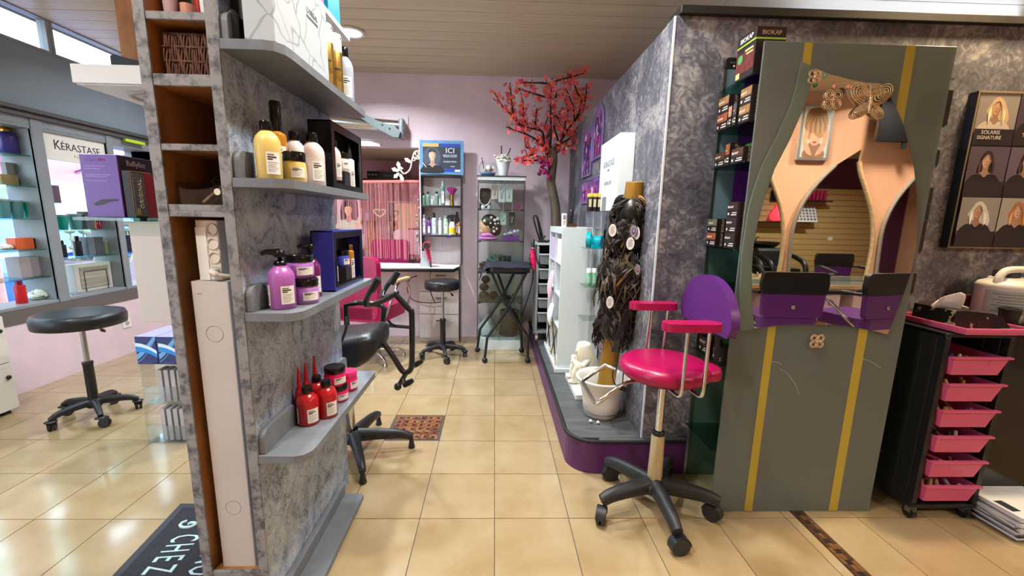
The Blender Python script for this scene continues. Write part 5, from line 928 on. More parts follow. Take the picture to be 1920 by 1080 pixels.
ob('handlebar', MB().tube(smooth_path([(-.575, cy0-.13, 1.0), (-.625, cy0-.11, .93), (-.652, cy0-.09, .872), (-.64, cy0-.05, .862), (-.58, cy0-.02, .876), (-.535, cy0, .90), (-.515, cy0+.005, .915), (-.535, cy0+.02, .90), (-.60, cy0+.06, .88), (-.60, cy0+.10, .92), (-.535, cy0+.12, 1.005)], 5), .0145, 10), M_tub, t)
for y, x0 in ((cy0-.13, -.575), (cy0+.12, -.535)): ob('grip', MB().tube([(x0-.035, y+.012 if y < cy0 else y-.012, .945), (x0+.003, y, 1.01)], [.018, .018], 10), M_black, t)
ob('peg_stem', MB().tube([(-.47, cy0, .475), (-.515, cy0-.02, .40)], .013, 8).tube([(-.49, cy0, .44), (-.455, cy0-.12, .45)], .010, 8).tube([(-.47, cy0, .475), (-.445, cy0+.07, .485)], .012, 8), M_tub, t); ob('ball_end', MB().ell((-.517, cy0-.02, .398), (.021, .021, .021), 14, 8), M_black, t)
for p0, p1 in (((-.463, cy0-.12, .445), (-.415, cy0-.12, .475)), ((-.452, cy0+.08, .478), (-.40, cy0+.08, .512))): ob('foot_peg', MB().tube([p0, ((p0[0]+p1[0])/2, p0[1], (p0[2]+p1[2])/2), p1], [.013, .017, .012], 10), M_black, t)
ob('hose', MB().tube(smooth_path([(-.705, cy0-.22, .835), (-.70, cy0-.25, .78), (-.74, cy0-.24, .70), (-.80, cy0-.22, .68)]), .007, 6), M_black, t)
star(t, -.78, 2.2, 8, .325, .10, .055, mat('black_nylon_base', (33, 34, 36), .42), caster='glide', w0=.042, w1=.022, hub=.06)
# ================================================================ glass cabinet and its contents
t = thing('glass_cabinet', 'tall glass display cabinet with white plinth against the pink wall', 'display cabinet', (.06, 4.3, 0)); cx0, cx1, cy0, cy1 = -.165, .285, 4.10, 4.50
ob('plinth', MB().box(cx0, cy0, 0, cx1, cy1, .10), mat('pale_aqua_laminate', (206, 218, 216), .35), t, bevel=.002); ob('top_rail', MB().box(cx0, cy0, 1.672, cx1, cy1, 1.705), mat('pale_aqua_laminate', (206, 218, 216), .35), t, bevel=.002); ob('top_plate', MB().box(cx0-.01, cy0-.01, 1.7055, cx1+.01, cy1, 1.713), mat('dark_glass', (50, 62, 62), .12), t)
for x in (cx0, cx1-.005): ob('side_pane', MB().box(x, cy0+.01, .10, x+.005, cy1-.005, 1.672), M_clear, t)
mx = (cx0+cx1)/2
for a, b, y in ((cx0+.006, mx+.012, cy0+.002), (mx-.012, cx1-.006, cy0+.010)): ob('sliding_pane', MB().box(a, y, .10, b, y+.005, 1.672), M_clear, t)
ob('back_pane', MB().box(cx0+.006, cy1-.004, .10, cx1-.006, cy1, 1.672), M_clear, t)
for x, y in ((cx0-.001, cy0), (cx1-.007, cy0)): ob('edge_profile', MB().box(x, y, .10, x+.008, y+.006, 1.672), M_ink, t)
CS = [1.402, 1.098, .790, .486]
for z in CS:
    s = ob('glass_shelf', MB().box(cx0+.007, cy0+.02, z-.006, cx1-.007, cy1-.006, z), M_shelfglass, t)
    for x in (cx0+.006, cx1-.036): ob('clip', MB().box(x, cy0+.017, z-.012, x+.03, cy0+.04, z+.004), M_black, s)
Z = CS[0]+.0006
t = thing('necklace_bust', 'small black necklace bust with silver beads in the top of the glass cabinet', 'jewellery stand', (-.10, 4.25, Z)); ob('bust', MB().prism([(-.155, Z), (-.045, Z+.02), (-.045, Z+.19), (-.06, Z+.205), (-.14, Z+.205), (-.15, Z+.19)], 4.26, 4.27, 'y'), M_black, t); ob('beads', MB().tube(smooth_path([(-.155, 4.25, Z+.10), (-.14, 4.25, Z+.06), (-.10, 4.25, Z+.035), (-.06, 4.25, Z+.06), (-.045, 4.25, Z+.10)]), .007, 6), mat('silver_bead', (206, 206, 202), .3, .6, bump=.5, bscale=120.), t); ob('earring', MB().box(-.118, 4.258, Z+.12, -.113, 4.26, Z+.17).box(-.092, 4.258, Z+.12, -.087, 4.26, Z+.17), M_chrome, t)
def jcard(label, x0, x1, z0, z1, rgb, y=4.22):
    t = thing('jewellery_card', label, 'jewellery', ((x0+x1)/2, y, z0)); ob('card', MB().box(x0, y, z0, x1, y+.003, z1), flat(rgb), t); xc = (x0+x1)/2; ob('chain', MB().tube(smooth_path([(x0+.015, y-.003, z1-.04), (xc-.01, y-.003, z0+.09), (xc, y-.003, z0+.05), (xc+.01, y-.003, z0+.09), (x1-.015, y-.003, z1-.04)]), .003, 5), M_chrome, t); ob('crystal', MB().ell((xc, y-.006, z0+.045), (.008, .005, .012), 8, 5), M_chrome, t); ob('hang_tab', MB().tube([(xc, y, z1), (xc, y+.01, 1.668)], .002, 4), M_chrome, t)
jcard('beige card of pearls beside the black necklace bust in the glass cabinet', -.035, .025, Z+.10, Z+.235, (206, 198, 176)); jcard('white card with hanging silver chains in the middle of the top shelf', .032, .098, Z+.07, Z+.225, (214, 222, 220)); jcard('white card with a long crystal necklace at the right of the top shelf', .104, .170, Z+.075, Z+.24, (210, 220, 216))
for q, (x, rgb, lab) in enumerate(((-.115, (214, 216, 212), 'white trinket box with silver ring at the left of the top cabinet shelf'), (-.055, (176, 184, 186), 'silver trinket pot beside the white trinket box'))):
    t = thing('trinket_pot', lab, 'trinket', (x, 4.18, Z)); ob('pot', MB().lathe([(.018, 0), (.02, .004), (.02, .03), (.016, .034)], (x, 4.18, Z), 14), flat(rgb, .3), t); ob('flower_top', MB().ell((x, 4.18, Z+.042), (.02, .02, .010), 10, 6), M_chrome, t)
t = thing('plum_comb_set', 'row of small plum coloured packets at the right of the top cabinet shelf', 'packet', (.215, 4.2, Z)); 
for k in range(4): ob('packet', MB().box(.185+.017*k, 4.19, Z, .199+.017*k, 4.21, Z+.052), mat('plum_packet', (138, 44, 96), .45), t)
Z = CS[1]+.0006
t = thing('mannequin_head', 'training head with dark pinned up hair and white flowers in the glass cabinet', 'mannequin head', (-.06, 4.28, Z)); hx, hy, hz = -.055, 4.28, Z
ob('head', MB().lathe([(.050, .03), (.048, .07)], (hx-.01, hy, hz), 16).ell((hx-.02, hy, hz+.145), (.075, .065, .095), 20, 12).ell((hx-.092, hy, hz+.13), (.012, .012, .014), 8, 6).ell((hx-.07, hy, hz+.085), (.03, .035, .03), 12, 8).ell((hx-.01, hy-.062, hz+.14), (.014, .010, .022), 8, 6), mat('skin_plastic', (214, 168, 132), .5), t)
ob('hair', MB().ell((hx+.005, hy, hz+.175), (.090, .078, .085), 22, 12).ell((hx+.075, hy, hz+.13), (.052, .058, .088), 18, 10).ell((hx+.04, hy-.02, hz+.09), (.04, .05, .05), 14, 8), mat('dark_brown_hair', (34, 24, 22), .4, noise=.5, scale=40., stretch=(1,1,.3), bump=.4, bscale=60.), t)
for a, b, r in ((.02, .225, .014), (.055, .20, .016), (.085, .215, .018), (.015, .17, .010), (.06, .165, .011), (.09, .17, .010), (.045, .13, .010), (.075, .115, .012), (.05, .09, .014), (-.045, .19, .016)): ob('hair_flower', MB().ell((hx+a, hy-.075, hz+b), (r, .008, r), 8, 5), flat((222, 214, 186) if a < 0 else (232, 230, 226)), t)
ob('scarf', MB().ell((hx-.01, hy, hz+.018), (.105, .085, .018), 20, 6).tube([(hx-.01+.06*math.cos(q*PI/8), hy+.055*math.sin(q*PI/8), hz+.052+.006*math.sin(q*1.7)) for q in range(16)], .018, 8, closed=True), mat('pink_scarf', (206, 120, 196), .8, bump=.5, bscale=30.), t)
t = thing('purple_flower_tray', 'purple tray heaped with white hair flowers right of the training head', 'tray', (.16, 4.25, Z)); ob('tray', MB().box(.07, 4.19, Z, .245, 4.31, Z+.045), mat('purple_card', (96, 40, 130), .5), t, bevel=.003)
for k in range(14): x, y, z_ = rng.uniform(.09, .23), rng.uniform(4.19, 4.28), rng.uniform(.05, .105); ob('hair_flower', MB().ell((x, y, Z+z_), (.014, .012, .012), 8, 5).ell((x+.012, y, Z+z_-.004), (.009, .008, .008), 6, 4), flat((226, 222, 224) if k % 3 else (150, 90, 170)), t)
jcard('pale card with a fine chain hung under the top cabinet shelf', .055, .11, Z+.155, Z+.27, (190, 208, 200)); jcard('black card with a silver chain hung under the top cabinet shelf', .14, .20, Z+.145, Z+.28, (44, 50, 56))
Z = CS[2]+.0006
t = thing('comb_fan', 'fan of green striped combs on the middle shelf of the glass cabinet', 'comb set', (.03, 4.28, Z))
for k in range(14): a = R(25+130*k/13); ob('comb', MB().prism([(.05+.11*math.cos(a-.07), Z+.03+.10*math.sin(a-.07)), (.05+.155*math.cos(a-.05), Z+.03+.14*math.sin(a-.05)), (.05+.155*math.cos(a+.05), Z+.03+.14*math.sin(a+.05)), (.05+.11*math.cos(a+.07), Z+.03+.10*math.sin(a+.07))], 4.30, 4.306, 'y'), flat((0, 140, 96)) if k % 2 else flat((16, 60, 48)), t)
ob('fan_base', MB().box(-.03, 4.295, Z, .13, 4.31, Z+.04), M_black, t)
for k, x in enumerate((.06, .105, .15)): cup('black_tube', ('black capped tube at the left of three in front of the comb fan', 'black capped tube in the middle of three in front of the comb fan', 'black capped tube at the right of three in front of the comb fan')[k], (x, 4.2, Z), .018, .16, M_black)
t = thing('brown_hairpiece', 'heap of brown hairpieces on the middle shelf of the glass cabinet', 'hairpiece', (-.09, 4.26, Z)); m = MB()
for k in range(60):
    a = rng.uniform(0, 6.28); r = rng.uniform(.02, .065); m.tube([(-.09+r*math.cos(a+q*.5), 4.26+r*.8*math.sin(a+q*.5), Z+.012+.012*(k % 7)+.006*math.sin(q)) for q in range(7)], .005, 4)
ob('hair', m, mat('brown_hair', (70, 46, 38), .45), t, kind='stuff')
Z = CS[3]+.0006
for k, (x, z_, r, lab) in enumerate(((-.10, 0, .055, 'dark hair bun at the bottom left of the low cabinet shelf'), (-.10, .085, .05, 'dark hair bun in the middle of the pile of three'), (-.085, .165, .045, 'dark hair bun on top of the pile of three'), (.0, 0, .05, 'dark hair bun right of the pile of three'))):
    t = thing('hair_bun', lab, 'hairpiece', (x, 4.3, Z+z_)); ob('bun', MB().ell((x, 4.3, Z+z_+.042), (r, r, .042), 18, 9), mat('charcoal_hair', (58, 50, 48), .5, noise=.4, scale=50., bump=.5, bscale=70.), t); ob('net_band', MB().tube([(x+r*.98*math.cos(q*PI/10), 4.3+r*.98*math.sin(q*PI/10), Z+z_+.04) for q in range(20)], .005, 5, closed=True), M_black, t)
t = thing('clip_box', 'clear box of dark clips at the front of the low cabinet shelf', 'box', (-.105, 4.17, Z)); ob('shell', MB().box(-.155, 4.13, Z, -.055, 4.21, Z+.07), M_acryl, t); ob('clips', MB().box(-.15, 4.135, Z+.002, -.06, 4.205, Z+.05), mat('mixed_clips', (90, 74, 70), .5, rgb2=(30, 26, 28), scale=50.), t)
t = thing('toy_animal', 'small black animal ornament on the low cabinet shelf', 'ornament', (.15, 4.2, Z)); ob('body', MB().ell((.15, 4.2, Z+.04), (.045, .02, .022), 12, 8).ell((.20, 4.2, Z+.062), (.018, .014, .016), 10, 6).cyl((.12, 4.2, Z), (.12, 4.2, Z+.04), .007, n=8).cyl((.18, 4.2, Z), (.18, 4.2, Z+.04), .007, n=8), M_black, t)
Z = .1005
t = thing('tissue_bag', 'pale crumpled plastic bag in the bottom of the glass cabinet', 'bag', (-.07, 4.28, Z)); m = MB().ell((-.06, 4.28, Z+.09), (.095, .10, .10), 22, 14); m.v = [(x+.012*math.sin(40*z+30*y), y+.012*math.sin(50*x), max(Z, z+.015*math.sin(35*x+20*y))) for x, y, z in m.v]; ob('sack', m, mat('pale_film', (186, 200, 200), .4, bump=.4, bscale=30.), t); ob('knot', MB().ell((-.05, 4.28, Z+.20), (.02, .02, .035), 10, 6), MATS['pale_film'], t)
t = thing('brown_basket', 'brown woven basket in the bottom right of the glass cabinet', 'basket', (.165, 4.32, Z)); m = MB().lathe([(.075, 0), (.09, .02), (.098, .26), (.092, .27), (.085, .25)], (.165, 4.32, Z), 24, flatcap=False)
for k in range(12): m.tube([(.165+(.093+.004*(q % 2))*math.cos(q*PI/12), 4.32+(.093+.004*(q % 2))*math.sin(q*PI/12), Z+.02+.021*k) for q in range(24)], .007, 4, closed=True)
ob('weave', m, mat('brown_weave', (96, 82, 70), .7, noise=.3, scale=40.), t)
Z = 1.7135
t = thing('shell_bowl', 'round glass bowl of seashells on top of the glass cabinet', 'bowl', (-.075, 4.28, Z)); ob('glass', MB().lathe([(.045, 0), (.075, .025), (.092, .07), (.088, .11), (.07, .14), (.062, .145)], (-.075, 4.28, Z), 26, flatcap=False), M_clear, t); ob('blue_sand', MB().lathe([(.04, .004), (.068, .024), (.078, .042), (.001, .046)], (-.075, 4.28, Z), 20), mat('blue_sand', (110, 150, 196), .8), t)
for k in range(16): a = rng.uniform(0, 6.28); r = rng.uniform(0, .055); ob('shell', MB().ell((-.075+r*math.cos(a), 4.28+r*math.sin(a), Z+.055+.05*rng.random()), (.016, .012, .020), 8, 6), flat(rng.choice([(232, 220, 206), (206, 150, 136), (214, 196, 150), (236, 232, 226)])), t)
ob('stick', MB().tube([(-.11, 4.26, Z+.06), (-.135, 4.26, Z+.185)], .004, 5), mat('dark_twig', (52, 40, 38), .7), t)
t = thing('white_vase', 'tapered white vase of white flowers on top of the glass cabinet', 'vase', (.075, 4.28, Z)); ob('vase', MB().lathe([(.042, 0), (.045, .01), (.05, .06), (.068, .15), (.074, .165), (.066, .165), (.05, .12)], (.075, 4.28, Z), 26), mat('white_ceramic', (230, 232, 234), .25), t); m = MB()
for k in range(60): a = rng.uniform(0, 6.28); r = rng.uniform(0, .085); m.ell((.075+r*math.cos(a), 4.28+r*math.sin(a), Z+.165+rng.uniform(0, .06)-r*.25), (.018, .016, .010), 6, 4)
ob('blooms', m, mat('white_petal', (226, 226, 214), .7), t, kind='stuff'); ob('twig', MB().tube([(.06, 4.28, Z+.15), (.055, 4.28, Z+.30)], .006, 5).tube([(.10, 4.28, Z+.16), (.145, 4.28, Z+.28)], .006, 5), MATS['dark_twig'], t)
# ================================================================ folding tray stand
t = thing('folding_stand', 'black folding work stand on crossed legs in front of the glass cabinet', 'stand', (.1, 3.86, 0)); M_leg = mat('black_leg_paint', (24, 24, 28), .35)
for pts in (((-.02, 3.72, .835), (.10, 3.715, .56), (.315, 3.71, .26), (.322, 3.71, .05)), ((.285, 3.715, .835), (.12, 3.72, .50), (-.055, 3.70, .24), (-.075, 3.70, .05)), ((.21, 4.02, .835), (.05, 4.02, .50), (-.13, 4.02, .24), (-.155, 4.02, .05)), ((.02, 4.02, .835), (.14, 4.02, .50), (.275, 4.02, .26), (.285, 4.02, .05))):
    L = ob('leg', MB().tube([pts[0], pts[1], pts[2], tuple(Vector(pts[2])*.85+Vector(pts[3])*.15), pts[3]], .0125, 8), M_leg, t); q = pts[3]; ob('foot_wheel', MB().ell((q[0], q[1], .027), (.027, .022, .027), 14, 8), M_black, L)
ob('pivot_bar', MB().cyl((.105, 3.70, .545), (.105, 4.03, .545), .008, n=8), M_leg, t); ob('tray_frame', MB().tube([(-.06, 3.69, .84), (.29, 3.69, .84), (.30, 4.03, .84), (-.06, 4.03, .84)], .01, 6, closed=True), M_leg, t)
ob('padded_top', MB().prism(rrect(-.085, 3.66, .325, 4.06, .10, 6), .852, .90, 'z'), M_leather, t, bevel=.015)
m = MB(); n_ = 14; G = [(-.13+.47*i/n_, 3.645+.43*j/n_) for j in range(n_+1) for i in range(n_+1)]
def clz(x, y): e = max(abs((x-.115)/.225), abs((y-3.86)/.215)); return .906+.004*math.sin(30*x+14*y)-(max(0, -.075-x)*1.7 if x < -.075 else 0)-max(0, e-.93)*.25
m.add([(x, y, clz(x, y)) for x, y in G], [(j*(n_+1)+i, j*(n_+1)+i+1, (j+1)*(n_+1)+i+1, (j+1)*(n_+1)+i) for j in range(n_) for i in range(n_)], 0, True); o = ob('dark_cloth', m, mat('navy_cloth2', (30, 30, 46), .85, bump=.3, bscale=50.)); md = o.modifiers.new('thick', 'SOLIDIFY'); md.thickness = .004; md.offset = 1; tag(o, 'dark navy cloth draped over the padded top of the folding stand', 'cloth')
# ================================================================ things on the platform
PZ = .1905
tr = thing('blossom_tree', 'artificial tree with grey trunk and coral red blossoms beside the glass cabinet', 'tree', (.62, 4.22, PZ))
ob('pot', MB().lathe([(.10, 0), (.13, .02), (.15, .24), (.155, .26), (.14, .26), (.13, .2), (.001, .2)], (.63, 4.28, PZ), 24), flat((70, 66, 66)), tr)
TR = smooth_path([(.63, 4.28, PZ+.2), (.66, 4.26, .55), (.635, 4.23, .85), (.619, 4.22, 1.114), (.605, 4.22, 1.35), (.589, 4.22, 1.479), (.545, 4.22, 1.66), (.55, 4.22, 1.75), (.56, 4.22, 1.91), (.53, 4.22, 1.99)], 5)
ob('trunk', MB().tube(TR, [.058-.022*i/len(TR) for i in range(len(TR))], 14), mat('grey_bark', (112, 98, 80), .9, rgb2=(70, 62, 52), scale=18., stretch=(1,1,.25), bump=.8, bscale=22., ramp=(.3,.7)), tr)
BR = [[(.51,4.22,1.91),(.45,4.17,2.00),(.32,4.12,2.08),(.09,4.04,2.14)],[(.49,4.22,1.96),(.46,4.22,2.06),(.44,4.25,2.15),(.33,4.22,2.17),(.20,4.20,2.19)],[(.33,4.22,2.17),(.23,4.17,2.19),(.14,4.12,2.26),(.05,4.09,2.34),(-.02,4.07,2.44)],
[(.52,4.22,1.98),(.52,4.19,2.15),(.51,4.17,2.37),(.51,4.17,2.54)],[(.51,4.17,2.54),(.46,4.14,2.55),(.33,4.10,2.54),(.21,4.07,2.53)],[(.51,4.17,2.54),(.56,4.20,2.59),(.66,4.20,2.62),(.75,4.18,2.64),(.83,4.17,2.66)],
[(.56,4.22,1.97),(.63,4.24,2.07),(.72,4.27,2.21),(.84,4.30,2.36)],[(.78,4.28,2.29),(.82,4.28,2.43),(.76,4.24,2.52),(.72,4.22,2.60),(.69,4.20,2.655)],[(.84,4.30,2.36),(.86,4.30,2.47),(.86,4.28,2.60)],[(.64,4.24,2.08),(.66,4.18,2.23),(.67,4.16,2.34),(.61,4.14,2.47)],
[(.76,4.27,2.25),(.73,4.22,2.37),(.65,4.18,2.52)],[(.58,4.22,1.95),(.67,4.16,1.99),(.755,4.12,2.04)],[(.63,4.22,2.04),(.74,4.27,2.11),(.765,4.30,2.18)],[(.50,4.22,1.87),(.38,4.17,1.87),(.28,4.12,1.86),(.17,4.10,1.87)],
[(.49,4.22,1.91),(.39,4.22,1.92),(.35,4.20,1.98),(.29,4.18,1.99),(.27,4.16,2.08)],[(.39,4.22,1.94),(.33,4.19,1.92),(.28,4.17,1.91)],[(.16,4.12,2.26),(.14,4.10,2.38),(.12,4.08,2.53)],[(.30,4.20,2.19),(.26,4.18,2.25),(.25,4.16,2.36),(.23,4.14,2.46)],
[(.37,4.22,2.20),(.39,4.24,2.35)],[(.45,4.17,2.44),(.36,4.12,2.45),(.20,4.08,2.48)],[(.49,4.22,2.07),(.52,4.26,2.16),(.47,4.28,2.19),(.51,4.30,2.31)],[(.60,4.24,2.07),(.56,4.28,2.22),(.58,4.30,2.31),(.64,4.32,2.22)],[(.56,4.19,2.44),(.56,4.19,2.50)],[(.51,4.19,1.81),(.49,4.19,1.95)]]
M_br = mat('dark_branch', (44, 34, 34), .8, bump=.5, bscale=40.); FL = MB()
def bloom(p, big=1.):
    d0 = Vector((rng.uniform(-1,1), rng.uniform(-1,1), rng.uniform(-.3,1))).normalized(); q = d0.to_track_quat('Z', 'Y').to_matrix(); mi = rng.choice((0, 0, 1, 1, 2)); r = rng.uniform(.019, .030)*big
    for k in range(5):
        a = 2*PI*k/5+rng.uniform(-.2, .2); e = Vector((math.cos(a), math.sin(a), .25)); s = Vector((-math.sin(a), math.cos(a), 0))
        FL.add([p, p+q@(e*r*.6+s*r*.34), p+q@(e*r), p+q@(e*r*.6-s*r*.34)], [(0,1,2,3)], mi)
for bi, pts in enumerate(BR):
    P = smooth_path(pts, 6); n = len(P); r0 = .016 if bi in (0,1,3,6) else .010; ob('branch', MB().tube(P, [r0-(r0-.004)*i/n for i in range(n)], 7), M_br, tr)
    L = sum((P[i+1]-P[i]).length for i in range(n-1)); tot = int(L*82)+3
    for k in range(tot):
        i = min(n-1, int(n*(rng.random()**.8))); p = P[i]+Vector((rng.uniform(-1,1), rng.uniform(-1,1), rng.uniform(-1,1)))*.042
        p.z = min(p.z, 2.70); p.y = min(p.y, 4.54); p.x = min(p.x, .775) if p.z < 2.2 else p.x
        if k % 3 == 0: FL.tube([P[i], p], .0022, 3, 3, caps=False)
        bloom(p)
ob('blossoms', FL, [mat('coral_petal', (250, 104, 90), .6), mat('rose_petal', (240, 92, 112), .6), mat('orange_petal', (252, 122, 72), .6), M_br], tr, kind='stuff')
m = MB()
for k in range(14): p = Vector((.47+rng.uniform(-.05,.05), 4.17+rng.uniform(-.03,.03), 1.80+rng.uniform(-.09,.07))); m.ell(p, (.03, .012, .022), 8, 5, M=Matrix.Rotation(rng.uniform(0,3), 3, 'Y') @ Matrix.Rotation(rng.uniform(0,3), 3, 'Z'))
ob('orchid_spray', m, mat('wine_petal', (150, 24, 92), .5), tr)
# grey drawer trolley with tools
t = thing('grey_trolley', 'grey five drawer rolling trolley between blossom tree and white display stand', 'trolley', (.49, 3.92, PZ)); x0, x1, y0, y1 = .385, .60, 3.78, 4.06; M_gt = mat('trolley_grey', (132, 136, 138), .4); M_gd = mat('trolley_dark', (52, 52, 54), .5)
for x in (x0, x1-.02):
    ob('side_panel', MB().prism(rrect(y0, PZ+.09, y1, 1.09, .03), x, x+.02, 'x'), M_gt, t, bevel=.003)
ob('back_panel', MB().box(x0+.02, y1-.03, PZ+.1, x1-.02, y1-.02, 1.08), M_gd, t); ob('top_tray', MB().box(x0-.005, y0-.01, 1.085, x1+.005, y1+.01, 1.102), mat('pale_grey_tray', (176, 184, 186), .4), t, bevel=.004); ob('base', MB().box(x0+.0, y0, PZ+.075, x1, y1, PZ+.10), M_gt, t, bevel=.004)
for k in range(5):
    z = 1.0-.135*k; d = ob('drawer', MB().obox((.4925, y0+.12, z-.048), (.168, .25, .085), taper=.9), mat('drawer_grey', (120, 126, 128), .45), t, bevel=.006); ob('drawer_lip', MB().box(.405, y0-.018, z-.004, .58, y0+.002, z+.010), mat('pale_grey_tray', (176, 184, 186), .4), d, bevel=.003)
for x in (x0+.02, x1-.02):
    for y in (y0+.03, y1-.03): c_ = ob('caster', MB().cyl((x-.01, y, PZ+.026), (x+.01, y, PZ+.026), .026, n=16), mat('pale_wheel', (170, 168, 160), .4), t); ob('caster_fork', MB().box(x-.014, y-.012, PZ+.03, x+.014, y+.012, PZ+.076), M_steel, c_)
m = MB(); M_hd = mat('rose_dryer_plastic', (206, 22, 84), .3)
t = thing('rose_hairdryer', 'rose red hairdryer hanging at the left side of the grey trolley', 'hairdryer', (.36, 3.84, 1.0)); ob('body', MB().tube(smooth_path([(.352, 3.84, 1.06), (.355, 3.84, .98), (.366, 3.84, .90), (.360, 3.84, .86)]), [.022]*6+[.028]*6+[.020]*7, 12), M_hd, t); ob('nozzle', MB().tube([(.352, 3.84, 1.06), (.352, 3.845, 1.12), (.356, 3.85, 1.13)], [.018, .016, .012], 10), M_black, t); ob('holder_ring', MB().tube([(.36+.034*math.cos(q*PI/8), 3.84+.034*math.sin(q*PI/8), 1.055) for q in range(16)], .004, 6, closed=True).tube([(.39, 3.85, 1.055), (.384, 3.9, 1.055)], .004, 6), M_steel, t); ob('cord', MB().tube(smooth_path([(.360, 3.84, .86), (.355, 3.83, .75), (.33, 3.86, .62), (.30, 3.95, .48), (.28, 4.05, .36)]), .005, 6), M_black, t)
t = thing('black_straightener', 'black hair straightener sheath leaning behind the rose red hairdryer', 'straightener', (.33, 3.9, .95)); ob('sheath', MB().tube(smooth_path([(.342, 3.90, 1.0), (.33, 3.90, .92), (.32, 3.90, .86), (.325, 3.9, .82)]), [.012]*6+[.022]*6+[.014]*7, 8), M_black, t); ob('hook', MB().tube([(.342, 3.90, 1.0), (.38, 3.92, 1.03)], .004, 6), M_steel, t)
t = thing('curling_tongs', 'black looped handle tongs standing on top of the grey trolley', 'tongs', (.40, 3.9, 1.1025)); ob('loop', MB().tube(smooth_path([(.42, 3.9, 1.12), (.385, 3.9, 1.22), (.355, 3.9, 1.32), (.365, 3.9, 1.345), (.385, 3.9, 1.335), (.405, 3.9, 1.25), (.43, 3.9, 1.13)]), .008, 7), M_black, t); ob('jaw', MB().tube([(.39, 3.905, 1.335), (.44, 3.905, 1.16), (.45, 3.905, 1.105)], [.008, .012, .01], 8).tube([(.43, 3.9, 1.115), (.47, 3.9, 1.17)], .008, 6), M_black, t)
t = thing('tool_heap', 'heap of small black clips and cable on the grey trolley top', 'clips', (.44, 3.9, 1.1025)); m = MB()
for k in range(9): m.ell((.41+.012*k, 3.86+.05*rng.random(), 1.112+.008*rng.random()), (.016, .02, .010), 8, 5)
ob('clips', m, M_black, t); ob('cable', MB().tube(smooth_path([(.40, 3.86, 1.108), (.37, 3.80, 1.05), (.39, 3.77, .94), (.42, 3.765, .90), (.47, 3.765, .895)]), .006, 6), M_black, t)
# white display stand
t = thing('white_display', 'white open fronted display stand on the platform beside the slate wall', 'display stand', (.63, 3.3, PZ)); x0, x1, y0, y1, zt = .478, .775, 2.98, 3.64, 1.258; M_wd = mat('white_display_paint', (206, 216, 218), .4)
ob('base_slab', MB().box(.462, 2.955, PZ+.0003, .78, 3.665, PZ+.032), M_wd, t, bevel=.003); ob('near_panel', MB().box(x0, y0, PZ+.0325, x1, y0+.02, zt), M_wd, t, bevel=.0015); ob('far_panel', MB().box(x0, y1-.02, PZ+.0325, x1, y1, zt), M_wd, t, bevel=.0015); ob('middle_panel', MB().box(x0+.002, 3.30, PZ+.033, x1, 3.318, zt-.05), M_wd, t); ob('back_panel', MB().box(x1-.012, y0+.021, PZ+.033, x1, y1-.021, zt-.002), M_wd, t); ob('top', MB().box(x0, y0+.0205, zt-.045, x1-.013, y1-.0205, zt), M_wd, t)
for z in (.52, .76, 1.0): ob('shelf', MB().box(x0+.004, y0+.021, z-.012, x1-.013, 3.2995, z), M_wd, t); ob('shelf', MB().box(x0+.004, 3.3185, z-.012, x1-.013, y1-.021, z), M_wd, t)
for ya, yb in ((3.0, 3.30), (3.32, 3.62)):
    L = MB(); yc = (ya+yb)/2; L.tube([(x0-.004, ya+.02, PZ+.04), (x0-.004, yc, .38), (x0-.004, yb-.02, PZ+.04)], .006, 5).tube([(x0-.004, ya+.02, .505), (x0-.004, yc, .38), (x0-.004, yb-.02, .505)], .006, 5); ob('brass_cross', L, M_gold, t)
for x in (.700, .760): ob('shelf_rail', MB().box(x-.008, y0-.010, .42, x+.008, y0-.0005, 1.40), mat('pale_rail', (196, 206, 210), .35), t)
for z in (1.372, 1.125, .865, .632):
    s = ob('acrylic_shelf', MB().box(.615, 2.80, z-.004, .775, y0-.0005 if z < 1.26 else 3.0, z), M_acryl, t)
for k, (y, z, rgb, lab) in enumerate(((3.50, 1.0, (196, 176, 216), 'lilac card packs in the upper far bay of the white display stand'), (3.14, 1.0, (222, 222, 222), 'white card pack in the upper near bay of the white display stand'))):
    gift('card_pack', lab, .486, y-.10, z+.0005, .52, y+.10, z+.17, flat(rgb)); 
def bag(name, label, y, z0, z1, rgb):
    t = thing(name, label, 'bag', (.468, y, z0)); m = MB(); h = z1-z0
    m.add([(.47, y-.06, z0+h), (.474, y+.06, z0+h), (.44, y-.09, z0+h*.4), (.436, y+.09, z0+h*.45), (.458, y-.05, z0), (.455, y+.10, z0+h*.06)], [(0,1,3,2), (2,3,5,4)]); o = ob('fabric', m, flat(rgb, .8), t, sub=2); md = o.modifiers.new('th', 'SOLIDIFY'); md.thickness = .012; ob('cord', MB().tube([(.47, y-.03, z1-.005), (.474, y, z1+.05), (.472, y+.03, z1-.005)], .003, 5), flat((216, 190, 200)), t)
bag('pink_towel_bag', 'soft pink bag hanging on the open side of the white display stand', 3.36, .66, .92, (226, 190, 206)); bag('white_towel', 'white cloth hanging under the pink bag on the display stand', 3.30, .46, .66, (226, 228, 230))
t = thing('reed_diffuser', 'clear glass reed diffuser with black sticks on top of the white display', 'diffuser', (.555, 3.06, zt)); ob('bottle', MB().box(.520, 3.03, zt+.0005, .588, 3.09, zt+.095).lathe([(.020, .095), (.014, .10), (.014, .118)], (.554, 3.06, zt), 14), M_acryl, t, bevel=.004); ob('liquid', MB().box(.526, 3.036, zt+.006, .582, 3.084, zt+.026), mat('amber_liquid', (150, 96, 50), .1, trans=.5), t); ob('collar', MB().lathe([(.017, .112), (.017, .128), (.008, .128)], (.554, 3.06, zt), 14, flatcap=False), M_black, t)
